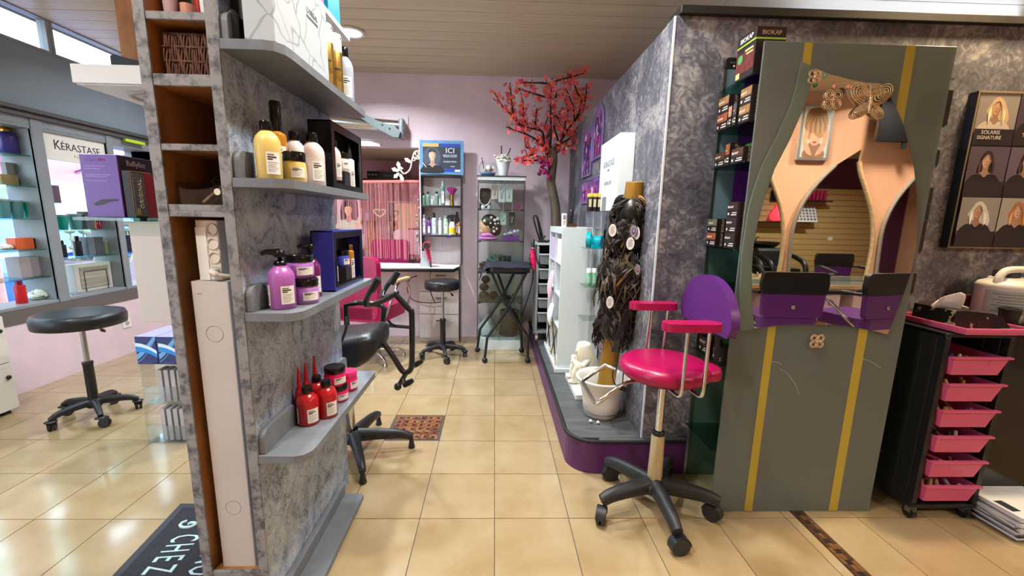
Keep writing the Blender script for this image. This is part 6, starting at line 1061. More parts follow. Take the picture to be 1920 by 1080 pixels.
for k in range(6): a = k*1.05; ob('reed', MB().tube([(.554+.008*math.cos(a), 3.06+.008*math.sin(a), zt+.03), (.556+.020*math.cos(a), 3.06+.03*math.sin(a), zt+.285)], .0022, 5), M_ink, t)
t = thing('diffuser_carton', 'small white printed carton beside the reed diffuser', 'box', (.502, 3.07, zt)); ob('carton', MB().box(.486, 3.05, zt+.0005, .516, 3.09, zt+.10), M_white, t, bevel=.001); ob('print', MB().box(.492, 3.0494, zt+.055, .511, 3.05, zt+.088).box(.492, 3.0494, zt+.022, .511, 3.05, zt+.028), [flat((120, 128, 140))], t); ob('orange_print', MB().box(.494, 3.0494, zt+.034, .509, 3.05, zt+.046), flat((206, 120, 70)), t)
t = thing('white_brand_sign', 'white box sign with brand lettering fixed on the slate wall above the wigs', 'sign', (.74, 2.66, 1.37)); ob('case', MB().box(.698, 2.45, 1.372, .784, 2.88, 1.80), mat('cool_white_panel', (226, 236, 238), .35), t, bevel=.003); m_ = mat('sign_grey', (126, 132, 136), .5)  # sign case is one plain cool white
text('lettering', 'KÉRASTASE', (.6972, 2.665, 1.655), .050, (0,-1,0), (0,0,1), m_, t, xs=.95); text('lettering', 'PARIS', (.6972, 2.665, 1.618), .020, (0,-1,0), (0,0,1), m_, t); text('lettering', 'BESTSELLERS', (.6972, 2.665, 1.54), .030, (0,-1,0), (0,0,1), m_, t, xs=.95); ob('dark_print', MB().box(.6968, 2.68, 1.374, .698, 2.78, 1.46), flat((120, 126, 130)), t)
for k in range(6):
    x = .628+.030*(k % 3)+.004; y = 2.835+.034*(k//3); lab = ['nearest left', 'nearest middle', 'nearest right', 'rear left', 'rear middle', 'rear right'][k]
    t = thing('yellow_cap_bottle', 'dark bottle with yellow cap, %s of the six on the acrylic shelf' % lab, 'bottle', (x, y, 1.3725), 'yellow capped bottles on the acrylic shelf'); ob('body', MB().lathe([(.0135, 0), (.0142, .003), (.0142, .088), (.012, .092)], (x, y, 1.3725), 14), mat('dark_brown_glass', (34, 28, 30), .2), t); ob('cap', MB().lathe([(.0138, .093), (.0138, .112), (.012, .115)], (x, y, 1.3725), 14), mat('mustard_cap', (214, 176, 60), .4), t); m = MB(); patch(m, (x, y), .0147, -130, -60, 1.40, 1.45, 0); ob('front_label', m, [flat((196, 180, 150))], t)
M_tq = mat('turquoise_plastic', (0, 166, 182), .22, coat=.4)
t = thing('turquoise_round_box', 'round turquoise box standing on edge on the acrylic shelf', 'box', (.64, 2.86, 1.1255)); ob('disc', MB().cyl((.628, 2.86, 1.18), (.655, 2.85, 1.18), .054, n=28), M_tq, t, bevel=.003)
t = thing('turquoise_jar', 'turquoise jar lying on its side beside the round turquoise box', 'jar', (.69, 2.86, 1.1255)); ob('jar', MB().cyl((.665, 2.87, 1.168), (.715, 2.84, 1.168), .042, n=26), M_tq, t, bevel=.003); ob('lid', MB().cyl((.716, 2.8395, 1.168), (.728, 2.832, 1.168), .044, n=26), mat('deep_turquoise', (0, 134, 156), .25), t)
gift('turquoise_flat_box', 'flat turquoise box in front of the turquoise jar on the acrylic shelf', .648, 2.805, 1.1255, .715, 2.835, 1.152, M_tq)
for k, x in enumerate((.655, .692)):
    t = thing('green_bottle', ('left', 'right')[k]+' one of two green bottles with white caps on the acrylic shelf', 'bottle', (x, 2.86, .8655)); ob('body', MB().lathe([(.016, 0), (.0175, .003), (.0175, .085), (.014, .09)], (x, 2.86, .8655), 16), mat('leaf_green_plastic', (104, 172, 130), .3), t); ob('cap', MB().lathe([(.0165, .0905), (.0165, .118), (.014, .121)], (x, 2.86, .8655), 16), M_white, t); m = MB(); patch(m, (x, 2.86), .018, -130, -50, .885, .935, 0); ob('front_label', m, [flat((150, 200, 170))], t)
# stained glass pictures on the slate wall
def stained(name, label, y0, y1, z0, z1, arch, seed):
    t = thing(name, label, 'picture', (.78, (y0+y1)/2, z0)); rr = random.Random(seed)
    poly = [(y0, z0), (y1, z0), (y1, z1-(y1-y0)/2)]+[((y0+y1)/2+(y1-y0)/2*math.cos(R(a)), z1-(y1-y0)/2+(y1-y0)/2*math.sin(R(a))) for a in range(15, 180, 15)]+[(y0, z1-(y1-y0)/2)] if arch else [(y0,z0),(y1,z0),(y1,z1),(y0,z1)]
    ob('panel', MB().prism(poly, .775, .7845, 'x'), mat('mauve_glass', (140, 100, 150), .25, rgb2=(112, 60, 120), scale=9., ramp=(.4,.6)), t)
    L = MB(); n = len(poly)
    L.tube([(.773, a, b) for a, b in poly], .006, 5, closed=True); ob('lead_rim', L, mat('violet_rim', (112, 104, 156), .4), t)
    cols = [(132, 30, 110), (190, 60, 150), (206, 40, 110), (90, 60, 170), (214, 150, 196), (60, 50, 140), (226, 190, 210)]
    for k in range(26):
        y = rr.uniform(y0+.05, y1-.05); z = rr.uniform(z0+.04, z1-(.14 if arch else .04)); s = rr.uniform(.02, .055); a0 = rr.uniform(0, 6); q = [(y+s*math.cos(a0+2*PI*i/5)*rr.uniform(.6,1), z+s*math.sin(a0+2*PI*i/5)*rr.uniform(.6,1)) for i in range(5)]
        q = [(min(max(a, y0+.01), y1-.01), min(max(b, z0+.01), z1-.02)) for a, b in q]; d = .0745-.00009*k; ob('glass_piece', MB().prism(q, .7+d, .7+d+.0006, 'x'), flat(rr.choice(cols), .25), t)
    for k in range(3): L = MB(); y = y0+(y1-y0)*(k+1)/4; L.tube([(.7715, y, z0+.02), (.7715, y+rr.uniform(-.05,.05), (z0+z1)/2), (.7715, y+rr.uniform(-.04,.04), z1-.08)], .004, 5); ob('lead_line', L, M_ink, t)
stained('arched_stained_glass', 'arched violet stained glass panel with flowers on the slate wall', 3.17, 3.48, 1.78, 2.165, True, 3)
stained('stained_glass_strip', 'low violet stained glass strip hanging on the slate wall under the arched panel', 3.12, 3.86, 1.46, 1.64, False, 8); stained('rear_stained_glass', 'mauve stained glass panel half hidden behind the blossom tree', 3.52, 3.86, 1.68, 2.06, False, 11)
# pot, pole, wigs
t = thing('white_pot', 'glowing white flared plastic pot at the front of the platform', 'pot', (.64, 2.30, PZ)); ob('bowl', MB().lathe([(.098, .03), (.105, .04), (.112, .10), (.122, .16), (.140, .20), (.152, .222), (.155, .230), (.150, .235), (.138, .226), (.122, .19), (.108, .12), (.098, .06), (.001, .055)], (.64, 2.30, PZ), 40), mat('translucent_white_plastic', (236, 236, 228), .35), t); ob('foot_ring', MB().lathe([(.094, .0005), (.097, .004), (.098, .0295), (.09, .0295)], (.64, 2.30, PZ), 36), mat('warm_grey_plastic', (146, 144, 142), .5), t)
tag(ob('white_ball', MB().ell((.60, 2.285, PZ+.125), (.045, .045, .045), 20, 12), mat('chalk_white', (226, 224, 214), .5), origin=(.60, 2.285, PZ+.08)), 'white ball lying inside the flared pot beside the gold pole', 'ball')
for x, y, lab in ((.553, 2.18, 'small white bead on the platform planks nearest its edge'), (.592, 2.165, 'small white bead on the platform planks in front of the pot')):
    t = thing('white_bead', lab, 'bead', (x, y, PZ)); ob('bead', MB().ell((x, y, PZ+.0105), (.010, .010, .010), 14, 9), mat('pearl', (220, 216, 204), .25), t); ob('hole', MB().cyl((x-.003, y-.0085, PZ+.012), (x-.004, y-.0105, PZ+.0125), .0025, n=8), M_ink, t)
PB, PT = Vector((.655, 2.305, PZ+.082)), Vector((.752, 2.30, 1.515))
def pole(z): f = (z-PB.z)/(PT.z-PB.z); return PB+(PT-PB)*f
t = thing('gold_pole', 'thick gold cardboard tube standing in the pot and carrying the wigs', 'pole', tuple(PB)); ob('tube', MB().tube([PB, PT], .050, 28), M_goldt, t); ob('top_rim', MB().tube([PT-Vector((0,0,.002)), PT+Vector((0,0,.0015))], [.0505, .049], 28), mat('pale_gold_rim', (206, 178, 110), .4, .4), t)
M_h = [mat('black_brown_hair', (24, 18, 17), .32, spec=.6), mat('dark_brown_hair_strand', (46, 34, 27), .32, spec=.6), mat('ash_hair_strand', (92, 78, 56), .35), mat('honey_hair_strand', (150, 104, 44), .35)]
def wig(label, zc, h, r, n, curl, pal, tags=()):
    c0 = pole(zc); t = thing('wig', label, 'wig', tuple(c0), 'wigs on the gold pole'); ax = (PT-PB).normalized()
    ob('cap', MB().tube([pole(zc-h*.46), pole(zc-h*.25), pole(zc+h*.2), pole(zc+h*.44)], [.066, r*.86, r*.84, .060], 24), M_h[0], t); m = MB()
    for k in range(n):
        a = rng.uniform(0, 2*PI); z0 = zc+h*rng.uniform(.0, .52); L = h*rng.uniform(.45, .95); R0 = r*rng.uniform(.72, 1.0); ph = rng.uniform(0, 6.28); cu = curl*rng.uniform(.4, .9); sw = rng.uniform(.5, 1.3)*(1 if math.sin(a*1.5+zc*9) > -.3 else -1); P = []
        for q in range(10):
            u = q/9; z = z0-L*(u**1.25); p = pole(z); e = min(1, u*3.2); rad = .056+(R0-.056)*math.sin(min(1, .25+u*1.1)*PI/2)*e+cu*math.sin(ph+u*6.5); aa = a+sw*u+cu*7*math.cos(ph+u*6.5)
            P.append((p.x+rad*math.cos(aa), p.y+rad*math.sin(aa), z+.010*math.sin(ph+u*7)))
        mi = rng.choices((0, 1, 2, 3), pal)[0]
        for j in range(6):
            du, dr, dz = rng.uniform(-.011, .011), rng.uniform(-.004, .004), rng.uniform(-.010, .010); ca = a+sw*.5; w_ = rng.uniform(.0016, .0030); ml = mi if j else min(mi+1, 1) if mi < 2 else mi
            m.tube([(p[0]-math.sin(ca)*du*(1-.75*q/9)+math.cos(ca)*dr, p[1]+math.cos(ca)*du*(1-.75*q/9)+math.sin(ca)*dr, p[2]+dz*(1-.7*q/9)) for q, p in enumerate(P)], [w_]*8+[w_*.7, w_*.25], 4, ml, caps=False)
    ob('hair', m, M_h, t, kind='stuff')
    for (x, y, z, rx, rz_, pr) in tags:
        g_ = ob('tag', MB().prism([(x+rx*math.cos(q*PI/12), z+rz_*math.sin(q*PI/12)) for q in range(24)], y, y+.0015, 'y'), M_label, t); PM = MB(); mm = [M_ink, flat((196, 150, 190)), flat((84, 40, 120)), flat((150, 150, 152))]
        if pr == 1:
            PM.prism([(x+rx*math.cos(q*PI/12), z+rz_*math.sin(q*PI/12)) for q in range(24)], y-.0004, y-.0001, 'y', 0); PM.prism([(x+rx*.84*math.cos(q*PI/12), z+rz_*.86*math.sin(q*PI/12)) for q in range(24)], y-.0008, y-.0005, 'y', 3); PM.prism([(x+rx*.5*math.cos(q*PI/8), z-rz_*.05+rz_*.5*math.sin(q*PI/8)) for q in range(16)], y-.0012, y-.0009, 'y', 2); PM.prism([(x+rx*.25*math.cos(q*PI/8), z+rz_*.02+rz_*.3*math.sin(q*PI/8)) for q in range(16)], y-.0016, y-.0013, 'y', 1); PM.box(x-rx*.5, y-.0016, z-rz_*.98, x+rx*.5, y-.0013, z-rz_*.7, 3)
        else:
            for q in range(6): PM.box(x-rx*.6, y-.0006, z+rz_*(.5-.2*q), x+rx*(.6-.1*(q % 3)), y-.0003, z+rz_*(.5-.2*q)+.0022, 3)
        ob('tag_print', PM, mm, g_); ob('tag_string', MB().tube([(x, y, z+rz_), (x+.004, y+.02, z+rz_+.03)], .001, 4), M_ink, g_)
wig('topmost wig on the gold pole, black with loose curls', 1.365, .14, .105, 150, .016, (6, 3, .3, .2))
wig('second wig from the top, black with a honey blond band', 1.235, .20, .112, 190, .012, (6, 3, .2, .7), ((.716, 2.165, 1.262, .020, .034, 1), (.735, 2.172, 1.250, .016, .033, 0), (.701, 2.158, 1.197, .021, .032, 0), (.606, 2.165, 1.263, .020, .032, 0)))
wig('third wig from the top, big dark waves with ash highlights', 1.035, .23, .128, 230, .014, (4, 4, 2.2, .3), ((.747, 2.150, 1.065, .015, .028, 1),))
wig('fourth wig from the top, black waves over a honey blond rim', .885, .15, .108, 150, .012, (6, 3, .3, .7), ((.616, 2.165, .885, .019, .033, 0),))
wig('lowest wig on the pole, brown black with tight curls', .745, .20, .105, 210, .021, (5, 5, .4, .1), ((.589, 2.19, .631, .015, .028, 1),))
# statuette
t = thing('crouching_statuette', 'cream statuette of a crouching long haired child on a white slab behind the pot', 'statuette', (.61, 2.70, PZ)); ob('slab', MB().box(.525, 2.48, PZ+.0005, .72, 2.87, PZ+.035), M_white, t, bevel=.003); zb = PZ+.035
m = MB().ell((.650, 2.72, zb+.045), (.075, .075, .05), 20, 12).ell((.645, 2.73, zb+.125), (.055, .062, .085), 18, 12, M=Matrix.Rotation(R(-14), 3, 'Y')).ell((.606, 2.70, zb+.232), (.046, .044, .052), 20, 14)
m.tube([(.65, 2.67, zb+.045), (.60, 2.655, zb+.10), (.565, 2.655, zb+.128), (.555, 2.66, zb+.08), (.55, 2.665, zb+.015)], [.04, .036, .033, .027, .024], 12).tube([(.65, 2.77, zb+.045), (.605, 2.775, zb+.10), (.57, 2.77, zb+.128), (.56, 2.765, zb+.08), (.555, 2.765, zb+.015)], [.04, .036, .033, .027, .024], 12)
m.ell((.535, 2.665, zb+.014), (.032, .018, .014), 10, 6).ell((.54, 2.765, zb+.014), (.032, .018, .014), 10, 6)
m.tube([(.64, 2.665, zb+.175), (.600, 2.635, zb+.135), (.555, 2.66, zb+.145), (.548, 2.71, zb+.150)], [.025, .022, .018, .015], 10).tube([(.64, 2.79, zb+.175), (.60, 2.81, zb+.135), (.56, 2.785, zb+.15), (.55, 2.74, zb+.155)], [.025, .022, .018, .015], 10).tube([(.635, 2.72, zb+.18), (.618, 2.705, zb+.205)], .026, 10)
for k in range(4): m.tube([(.548, 2.705+.010*k, zb+.152), (.538, 2.706+.010*k, zb+.14), (.537, 2.706+.010*k, zb+.126)], .0055, 6)
m.ell((.562, 2.692, zb+.220), (.012, .008, .012), 8, 6).ell((.575, 2.68, zb+.197), (.012, .014, .012), 8, 6)
o = ob('figure', m, mat('cream_plaster', (232, 224, 202), .6, noise=.06, scale=14.), t); md = o.modifiers.new('one_surface', 'REMESH'); md.mode = 'VOXEL'; md.voxel_size = .005; md.use_smooth_shade = True; md2 = o.modifiers.new('sm', 'SMOOTH'); md2.iterations = 3
m = MB()
for k in range(46):
    a = R(-150+300*k/45); s0 = Vector((.612, 2.70, zb+.278)); p1 = Vector((.614+.049*math.cos(a), 2.70+.047*math.sin(a), zb+.245)); P = [s0, (s0+p1)/2+Vector((.012*math.cos(a), .012*math.sin(a), .010)), p1, Vector((.630+.062*math.cos(a), 2.705+.060*math.sin(a), zb+.18)), Vector((.665+.066*math.cos(a), 2.72+.066*math.sin(a), zb+.10)), Vector((.680+.055*math.cos(a), 2.73+.07*math.sin(a), zb+.04))]
    m.tube(smooth_path(P, 3), .0068, 5)
ob('hair', m, mat('cream_plaster', (232, 224, 202), .6), t)
# ================================================================ magenta child chair
t = thing('child_salon_chair', 'tall child salon chair with magenta seat, purple back and black wheeled base', 'chair', (.745, 1.72, 0)); hx, hy = .745, 1.72
ob('seat', MB().lathe([(.13, .648), (.172, .655), (.188, .672), (.190, .695), (.182, .712), (.165, .722), (.12, .728), (.001, .730)], (hx, hy, 0), 44), M_mag, t); ob('seat_pan', MB().lathe([(.07, .628), (.12, .632), (.14, .6475), (.001, .6475)], (hx, hy, 0), 24), M_black, t)
ob('rear_pad', MB().lathe([(.04, .655), (.062, .665), (.066, .69), (.06, .71), (.04, .72), (.001, .722)], (hx+.155, hy-.05, 0), 24), M_mag, t)
B = [(-.20, .0), (.20, .0)]+[(.222*math.cos(R(a)), .045+.182*math.sin(R(a))) for a in range(0, 181, 10)]
ob('backrest', MB().prism([(hy+.04+a, .862+b) for a, b in B], hx+.168, hx+.202, 'x', sidesmooth=True), M_purp, t, bevel=.018, seg=4); ob('back_post', MB().tube(smooth_path([(hx+.08, hy, .645), (hx+.19, hy, .64), (hx+.225, hy, .70), (hx+.215, hy, .90)]), .012, 8), M_black, t)
M_chr = M_chrome
for s in (-1, 1):
    y = hy+s*.195; o = ob('armrest', MB().prism(rrect(hx-.105, y-.036, hx+.118, y+.036, .033, 6), .905, .937, 'z'), M_mag, t, bevel=.012, seg=3)
    for x in (hx-.01, hx+.075): ob('arm_rod', MB().tube(smooth_path([(x-.01, y*.4+hy*.6, .636), (x-.006, y*.75+hy*.25, .632), (x-.002, y, .640), (x, y+s*.006, .70), (x+.004, y, .908)], 4), .0075, 8), M_chr, o)
ob('foot_bar', MB().tube([(.56, 1.80, .648), (.52, 1.835, .655), (.425, 1.845, .578), (.419, 1.835, .572), (.419, 1.60, .572), (.427, 1.592, .577), (.52, 1.60, .652), (.56, 1.64, .648), (.70, 1.70, .642)], .0085, 10), M_chr, t)
ob('gas_rod', MB().cyl((hx, hy, .38), (hx, hy, .635), .0165, n=20), M_chr, t); ob('collar', MB().lathe([(.022, .372), (.028, .376), (.028, .388), (.02, .394)], (hx, hy, 0), 22), M_black, t); ob('column', MB().lathe([(.033, .10), (.032, .2), (.029, .36), (.027, .372)], (hx, hy, 0), 24), mat('worn_cream_metal', (206, 196, 166), .35, .4, rgb2=(176, 160, 120), scale=6., stretch=(2,2,.4)), t)
m = MB()
for k in range(6): a = R(-150+24*k); z1 = .13+.05*((k*7) % 5)/5; m.tube([(hx+.0335*math.cos(a), hy+.0335*math.sin(a), .092), (hx+.0332*math.cos(a), hy+.0332*math.sin(a), z1)], [.0022, .0008], 4)
ob('scratches', m, M_ink, t)
m = MB(); S1 = [(.625, 1.885, .905), (.612, 1.90, .84), (.585, 1.89, .76), (.565, 1.86, .71)]
for a, b in zip(S1[:-1], S1[1:]): m.add([(a[0]-.014, a[1], a[2]), (a[0]+.014, a[1]+.004, a[2]), (b[0]+.014, b[1]+.004, b[2]), (b[0]-.014, b[1], b[2])], [(0,1,2,3)])
o = ob('safety_strap', m, mat('black_webbing', (20, 20, 22), .8), t); md = o.modifiers.new('th', 'SOLIDIFY'); md.thickness = .003
o = ob('strap_tail', MB().tube(smooth_path([(.575, 1.85, .66), (.560, 1.85, .60), (.575, 1.84, .555), (.60, 1.83, .55), (.605, 1.83, .64)]), .007, 6, flatten=((0,1,0), .3)), MATS['black_webbing'], t); ob('buckle', MB().obox((.60, 1.83, .545), (.05, .012, .022), ry=R(20)), M_black, o, bevel=.003)
star(t, hx, hy, 197, .270, .128, .088, mat('black_nylon_star', (34, 35, 38), .5), caster='hood', w0=.042, w1=.029, hub=.060)
# ================================================================ mirror station: frosted panel, shelves, boxes
t = thing('mirror_station', 'frosted glass panel with yellow stripes carrying a curved mirror and glass shelves behind', 'mirror panel', (1.385, 1.85, 0))
M_fro = frosted('frosted_grey_glass', (132, 140, 136), .34); PY = 1.70
ob('frosted_panel', MB().box(1.010, PY, .002, 1.760, PY+.008, 1.990), M_fro, t, bevel=.001, seg=1)
for a, b, c_, d in ((1.168, 1.205, 1.164, 1.196), (1.567, 1.608, 1.560, 1.598)): ob('yellow_stripe', MB().prism([(a, .004), (b, .004), (d, 1.988), (c_, 1.988)], PY-.0012, PY-.0002, 'y'), mat('mustard_stripe', (168, 150, 56), .35), t)
OUT = [(1.157,1.918),(1.150,1.84),(1.138,1.767),(1.098,1.65),(1.052,1.535),(1.030,1.44),(1.018,1.362),(1.012,1.20),(1.022,1.036),(1.046,.862),(1.075,.865),(1.100,.870),(1.20,.886),(1.30,.892),(1.36,.891),(1.44,.891),(1.506,.887),(1.60,.872),(1.686,.852),(1.716,.98),(1.737,1.12),(1.740,1.22),(1.727,1.32),(1.703,1.43),(1.662,1.56),(1.630,1.63),(1.595,1.70),(1.560,1.755),(1.525,1.80),(1.500,1.83),(1.475,1.850),(1.42,1.852),(1.36,1.860),(1.277,1.876),(1.207,1.900)]
MIR = [(1.207,1.8985),(1.200,1.84),(1.185,1.757),(1.148,1.64),(1.101,1.526),(1.072,1.40),(1.057,1.287),(1.054,1.20),(1.060,1.12),(1.078,.98),(1.100,.872)]+[p for p in OUT[12:]][:-1]
MIR = [(x, min(z, 1.897)) for x, z in MIR]
ob('mirror_plate', MB().prism(OUT, PY-.0085, PY-.0025, 'y'), frosted('clear_green_edge', (150, 166, 156), .45), t); ob('mirror', MB().prism([(x+(.002 if x < 1.3 else -.002), z+(.002 if z < 1 else -.002)) for x, z in MIR], PY-.0100, PY-.0088, 'y'), M_mirror, t)
m = MB()
for pts in ([(1.245, .69), (1.275, .675), (1.315, .63), (1.345, .575)], [(1.20, .725), (1.225, .722), (1.25, .712)], [(1.60, .74), (1.64, .73), (1.69, .70)]): m.tube(smooth_path([(x, PY-.0006, z) for x, z in pts]), .0012, 4)
ob('scratch', m, mat('pale_scratch', (176, 180, 170), .5), t)
M_rg = mat('rose_gold_wire', (238, 214, 176), .2, .8)
def wireflower(x, z, r, y=PY-.014):
    m = MB()
    for k in range(4):
        a = R(45+90*k); c = (x+r*.55*math.cos(a), z+r*.55*math.sin(a))
        for q0 in (1., .62): m.tube([(c[0]+r*.42*q0*math.cos(q*PI/6), y, c[1]+r*.42*q0*math.sin(q*PI/6)) for q in range(12)], r*.055, 5, closed=True)
    m.ell((x, y-.003, z), (r*.14, r*.1, r*.14), 10, 6); return m
for x, z, r in ((1.210, 1.863, .030), (1.294, 1.785, .042), (1.378, .822, .036)): ob('wire_flower', wireflower(x, z, r), M_rg, t)
m = MB()
for s in (-1, 1):
    for (c, ra, rb, a) in (((.038, .034), .052, .030, 40), ((.030, -.026), .036, .020, -35)):
        for q0 in (1., .78, .56, .34, .16): m.tube([(1.437+(s*(c[0]+ra*q0*math.cos(q*PI/8)*math.cos(R(a))-rb*q0*math.sin(q*PI/8)*math.sin(R(a)))), PY-.018-.008*(1-q0), 1.771+c[1]+ra*q0*math.cos(q*PI/8)*math.sin(R(a))+rb*q0*math.sin(q*PI/8)*math.cos(R(a))) for q in range(16)], .0022, 4, closed=True)
m.ell((1.437, PY-.018, 1.771), (.006, .008, .035), 8, 8).tube([(1.437, PY-.018, 1.80), (1.455, PY-.02, 1.835)], .0015, 4).tube([(1.437, PY-.018, 1.80), (1.428, PY-.02, 1.84)], .0015, 4)
o = ob('wire_butterfly', m, M_rg, t); 
for x, z, r, rgb in ((1.220, 1.835, .0075, (30, 110, 70)), (1.252, 1.868, .006, (70, 170, 160)), (1.294, 1.832, .009, (226, 150, 120)), (1.351, 1.832, .009, (226, 130, 140)), (1.421, 1.832, .007, (40, 120, 110)), (1.325, 1.815, .014, (60, 56, 60))): ob('gem', MB().ell((x, PY-.0125, z), (r, .004, r), 10, 6), mat('gem_%d' % rgb[0], rgb, .12, coat=.6), t)
ob('glass_back', MB().box(1.015, 1.985, .002, 1.755, 1.991, 2.0), mat('green_grey_back_glass', (70, 96, 88), .12, coat=.3), t); ob('purple_board', MB().box(1.105, 1.975, 1.27, 1.70, 1.9848, 1.985), mat('purple_board', (96, 34, 130), .4), t); ob('clear_strip', MB().box(1.016, 1.976, 1.27, 1.1035, 1.9848, 1.998), mat('blue_grey_glass_strip', (96, 122, 134), .15), t)
for z in (1.885, 1.710, 1.555, 1.205, 1.03, .705, .30): ob('glass_shelf', MB().box(.992, 1.7165, z-.008, 1.79, 1.974, z), M_shelfglass, t, bevel=.001, seg=1)
for x in (1.012, 1.745): ob('support_strut', MB().box(x-.006, 1.973, .002, x+.006, 1.9745, 1.99), M_steel, t)
M_bk = mat('brown_black_card', (34, 26, 26), .4)
def dyebox(label, x, y0, y1, z, h, rgb, w_=.06, side=True, flip=False, upright=False):
    t = thing('hair_dye_box', label, 'box', (x+w_/2, (y0+y1)/2, z+.0006), 'hair dye cartons on the glass shelves'); z += .0006
    ob('carton', MB().box(x, y0, z, x+w_, y1, z+h-.0012), M_bk, t); L = y1-y0; fx = x-.0006 if not flip else x+w_+.0001
    hue = mat('hair_print_%d_%d' % (rgb[0], rgb[2]), rgb, .4, noise=.45, scale=60., stretch=(1, 6, .5)); m = MB().box(fx, y0+L*.04, z+h*.48, fx+.0005, y1-L*.04, z+h*.95); ob('hair_print', m, hue, t)
    m = MB(); yb = y0+L*.08; m.box(fx-.0002, yb, z+h*.27, fx, yb+L*.42, z+h*.33).box(fx-.0002, yb, z+h*.13, fx, yb+L*.5, z+h*.20).box(fx-.0002, y1-L*.22, z+h*.15, fx, y1-L*.10, z+h*.30); ob('small_print', m, flat((196, 194, 190)), t)
    u = (0,-1,0) if not flip else (0,1,0)
    text('lettering', 'BIOKAP', (fx-(.0006 if not flip else -.0008), y1-L*.33, z+h*.66), min(h*.24, L*.15), u, (0,0,1), M_inkw, t, ext=.0002)
    if side: text('lettering', 'BIOKAP', (x+w_*.5, y0-.0006, z+h*.48), min(w_*.5, h*.27), (0,0,1), (-1,0,0), mat('copper_ink', (176, 146, 128), .4), t, ext=.0002)
    return t
def stack(tag_, x, y0, y1, z, hs, rgbs, **k):
    for i, h in enumerate(hs): dyebox('%s %s' % (['lowest', 'second', 'third', 'topmost'][i if i < len(hs)-1 or len(hs) == 1 else 3], tag_[1]) if len(hs) > 1 else tag_[1], x, y0, y1, z+sum(hs[:i]), h, rgbs[i], **k)
HB, HD, HR, HP = (176, 128, 74), (96, 60, 40), (170, 92, 56), (60, 40, 48)
stack((0, 'of two dye cartons at the back left of the upper shelf'), .990, 1.875, 1.962, 1.71, (.072, .068), (HR, HB))
dyebox('thin upright dye carton with a peach print between the two stacks of the upper shelf', .985, 1.835, 1.862, 1.71, .086, (206, 150, 120), w_=.05); dyebox('thin upright grey dye carton leaning by the near stack of the upper shelf', .988, 1.806, 1.832, 1.71, .09, (86, 88, 84), w_=.05)
stack((1, 'of two dye cartons at the near left of the upper shelf'), .995, 1.722, 1.800, 1.71, (.068, .066), (HB, HB), w_=.055)
dyebox('dye carton lying at the back left of the third shelf down', 1.0, 1.885, 1.965, 1.555, .064, HD); dyebox('upright brown dye carton in the middle left of the third shelf down', .998, 1.842, 1.878, 1.555, .092, HR, w_=.06); dyebox('dye carton lying at the near left of the third shelf down', 1.0, 1.742, 1.832, 1.555, .062, HD, w_=.05)
dyebox('dye carton with green flash behind the near one on the third shelf down', 1.062, 1.76, 1.87, 1.555, .088, (96, 150, 60), w_=.06)
stack((2, 'of two dye cartons at the back left, beside the purple chair back'), .996, 1.880, 1.962, 1.205, (.062, .062), (HR, (120, 116, 90)), w_=.055)
stack((3, 'of three dye cartons at the near left, beside the purple chair back'), .992, 1.722, 1.800, 1.205, (.064, .064, .064), (HP, HP, HP), w_=.06)
dyebox('dye carton at the near left of the low shelf behind the magenta armrest', .995, 1.722, 1.80, .705, .070, HP); dyebox('dye carton at the back left of the low shelf behind the magenta armrest', .995, 1.83, 1.93, .705, .075, HD)
stack((4, 'of two dye cartons poking out right of the upper shelf'), 1.742, 1.722, 1.81, 1.71, (.066, .066), (HD, HD), flip=True); dyebox('dye carton poking out at the right of the third shelf down', 1.735, 1.722, 1.81, 1.555, .062, HD, flip=True)
stack((5, 'of four dye cartons poking out right of the glass panel'), 1.738, 1.722, 1.81, 1.205, (.066, .066, .066, .066), (HD, HP, HD, HP), flip=True); dyebox('single dye carton poking out at the right below the stack of four', 1.735, 1.722, 1.81, 1.03, .085, HP, flip=True)
t = thing('large_dye_carton', 'tall dye carton with lime band standing on the highest glass shelf', 'box', (1.05, 1.79, 1.8856)); ob('carton', MB().box(.995, 1.735, 1.8856, 1.112, 1.86, 2.055), M_bk, t, bevel=.001, seg=1); ob('lime_band', MB().box(.9944, 1.7344, 2.010, 1.1126, 1.8602, 2.016), mat('lime_print', (150, 200, 60), .4), t)
text('lettering', 'BIOKAP', (1.055, 1.7338, 2.033), .022, (1,0,0), (0,0,1), mat('copper_ink', (176, 146, 128), .4), t); text('lettering', 'BIOKAP', (.9942, 1.797, 2.033), .025, (0,-1,0), (0,0,1), M_inkw, t); ob('hair_print', MB().box(.9943, 1.738, 1.91, .995, 1.858, 1.985), mat('auburn_print', (120, 50, 44), .4, noise=.4, scale=40.), t); ob('green_seal', MB().cyl((.9943, 1.83, 1.965), (.9936, 1.83, 1.965), .017, n=18), flat((70, 150, 80)), t); ob('small_print', MB().box(.9938, 1.745, 1.985, .9942, 1.80, 1.992).box(.9938, 1.745, 1.972, .9942, 1.79, 1.978).box(.9938, 1.825, 1.893, .9942, 1.852, 1.915), flat((196, 190, 120)), t)
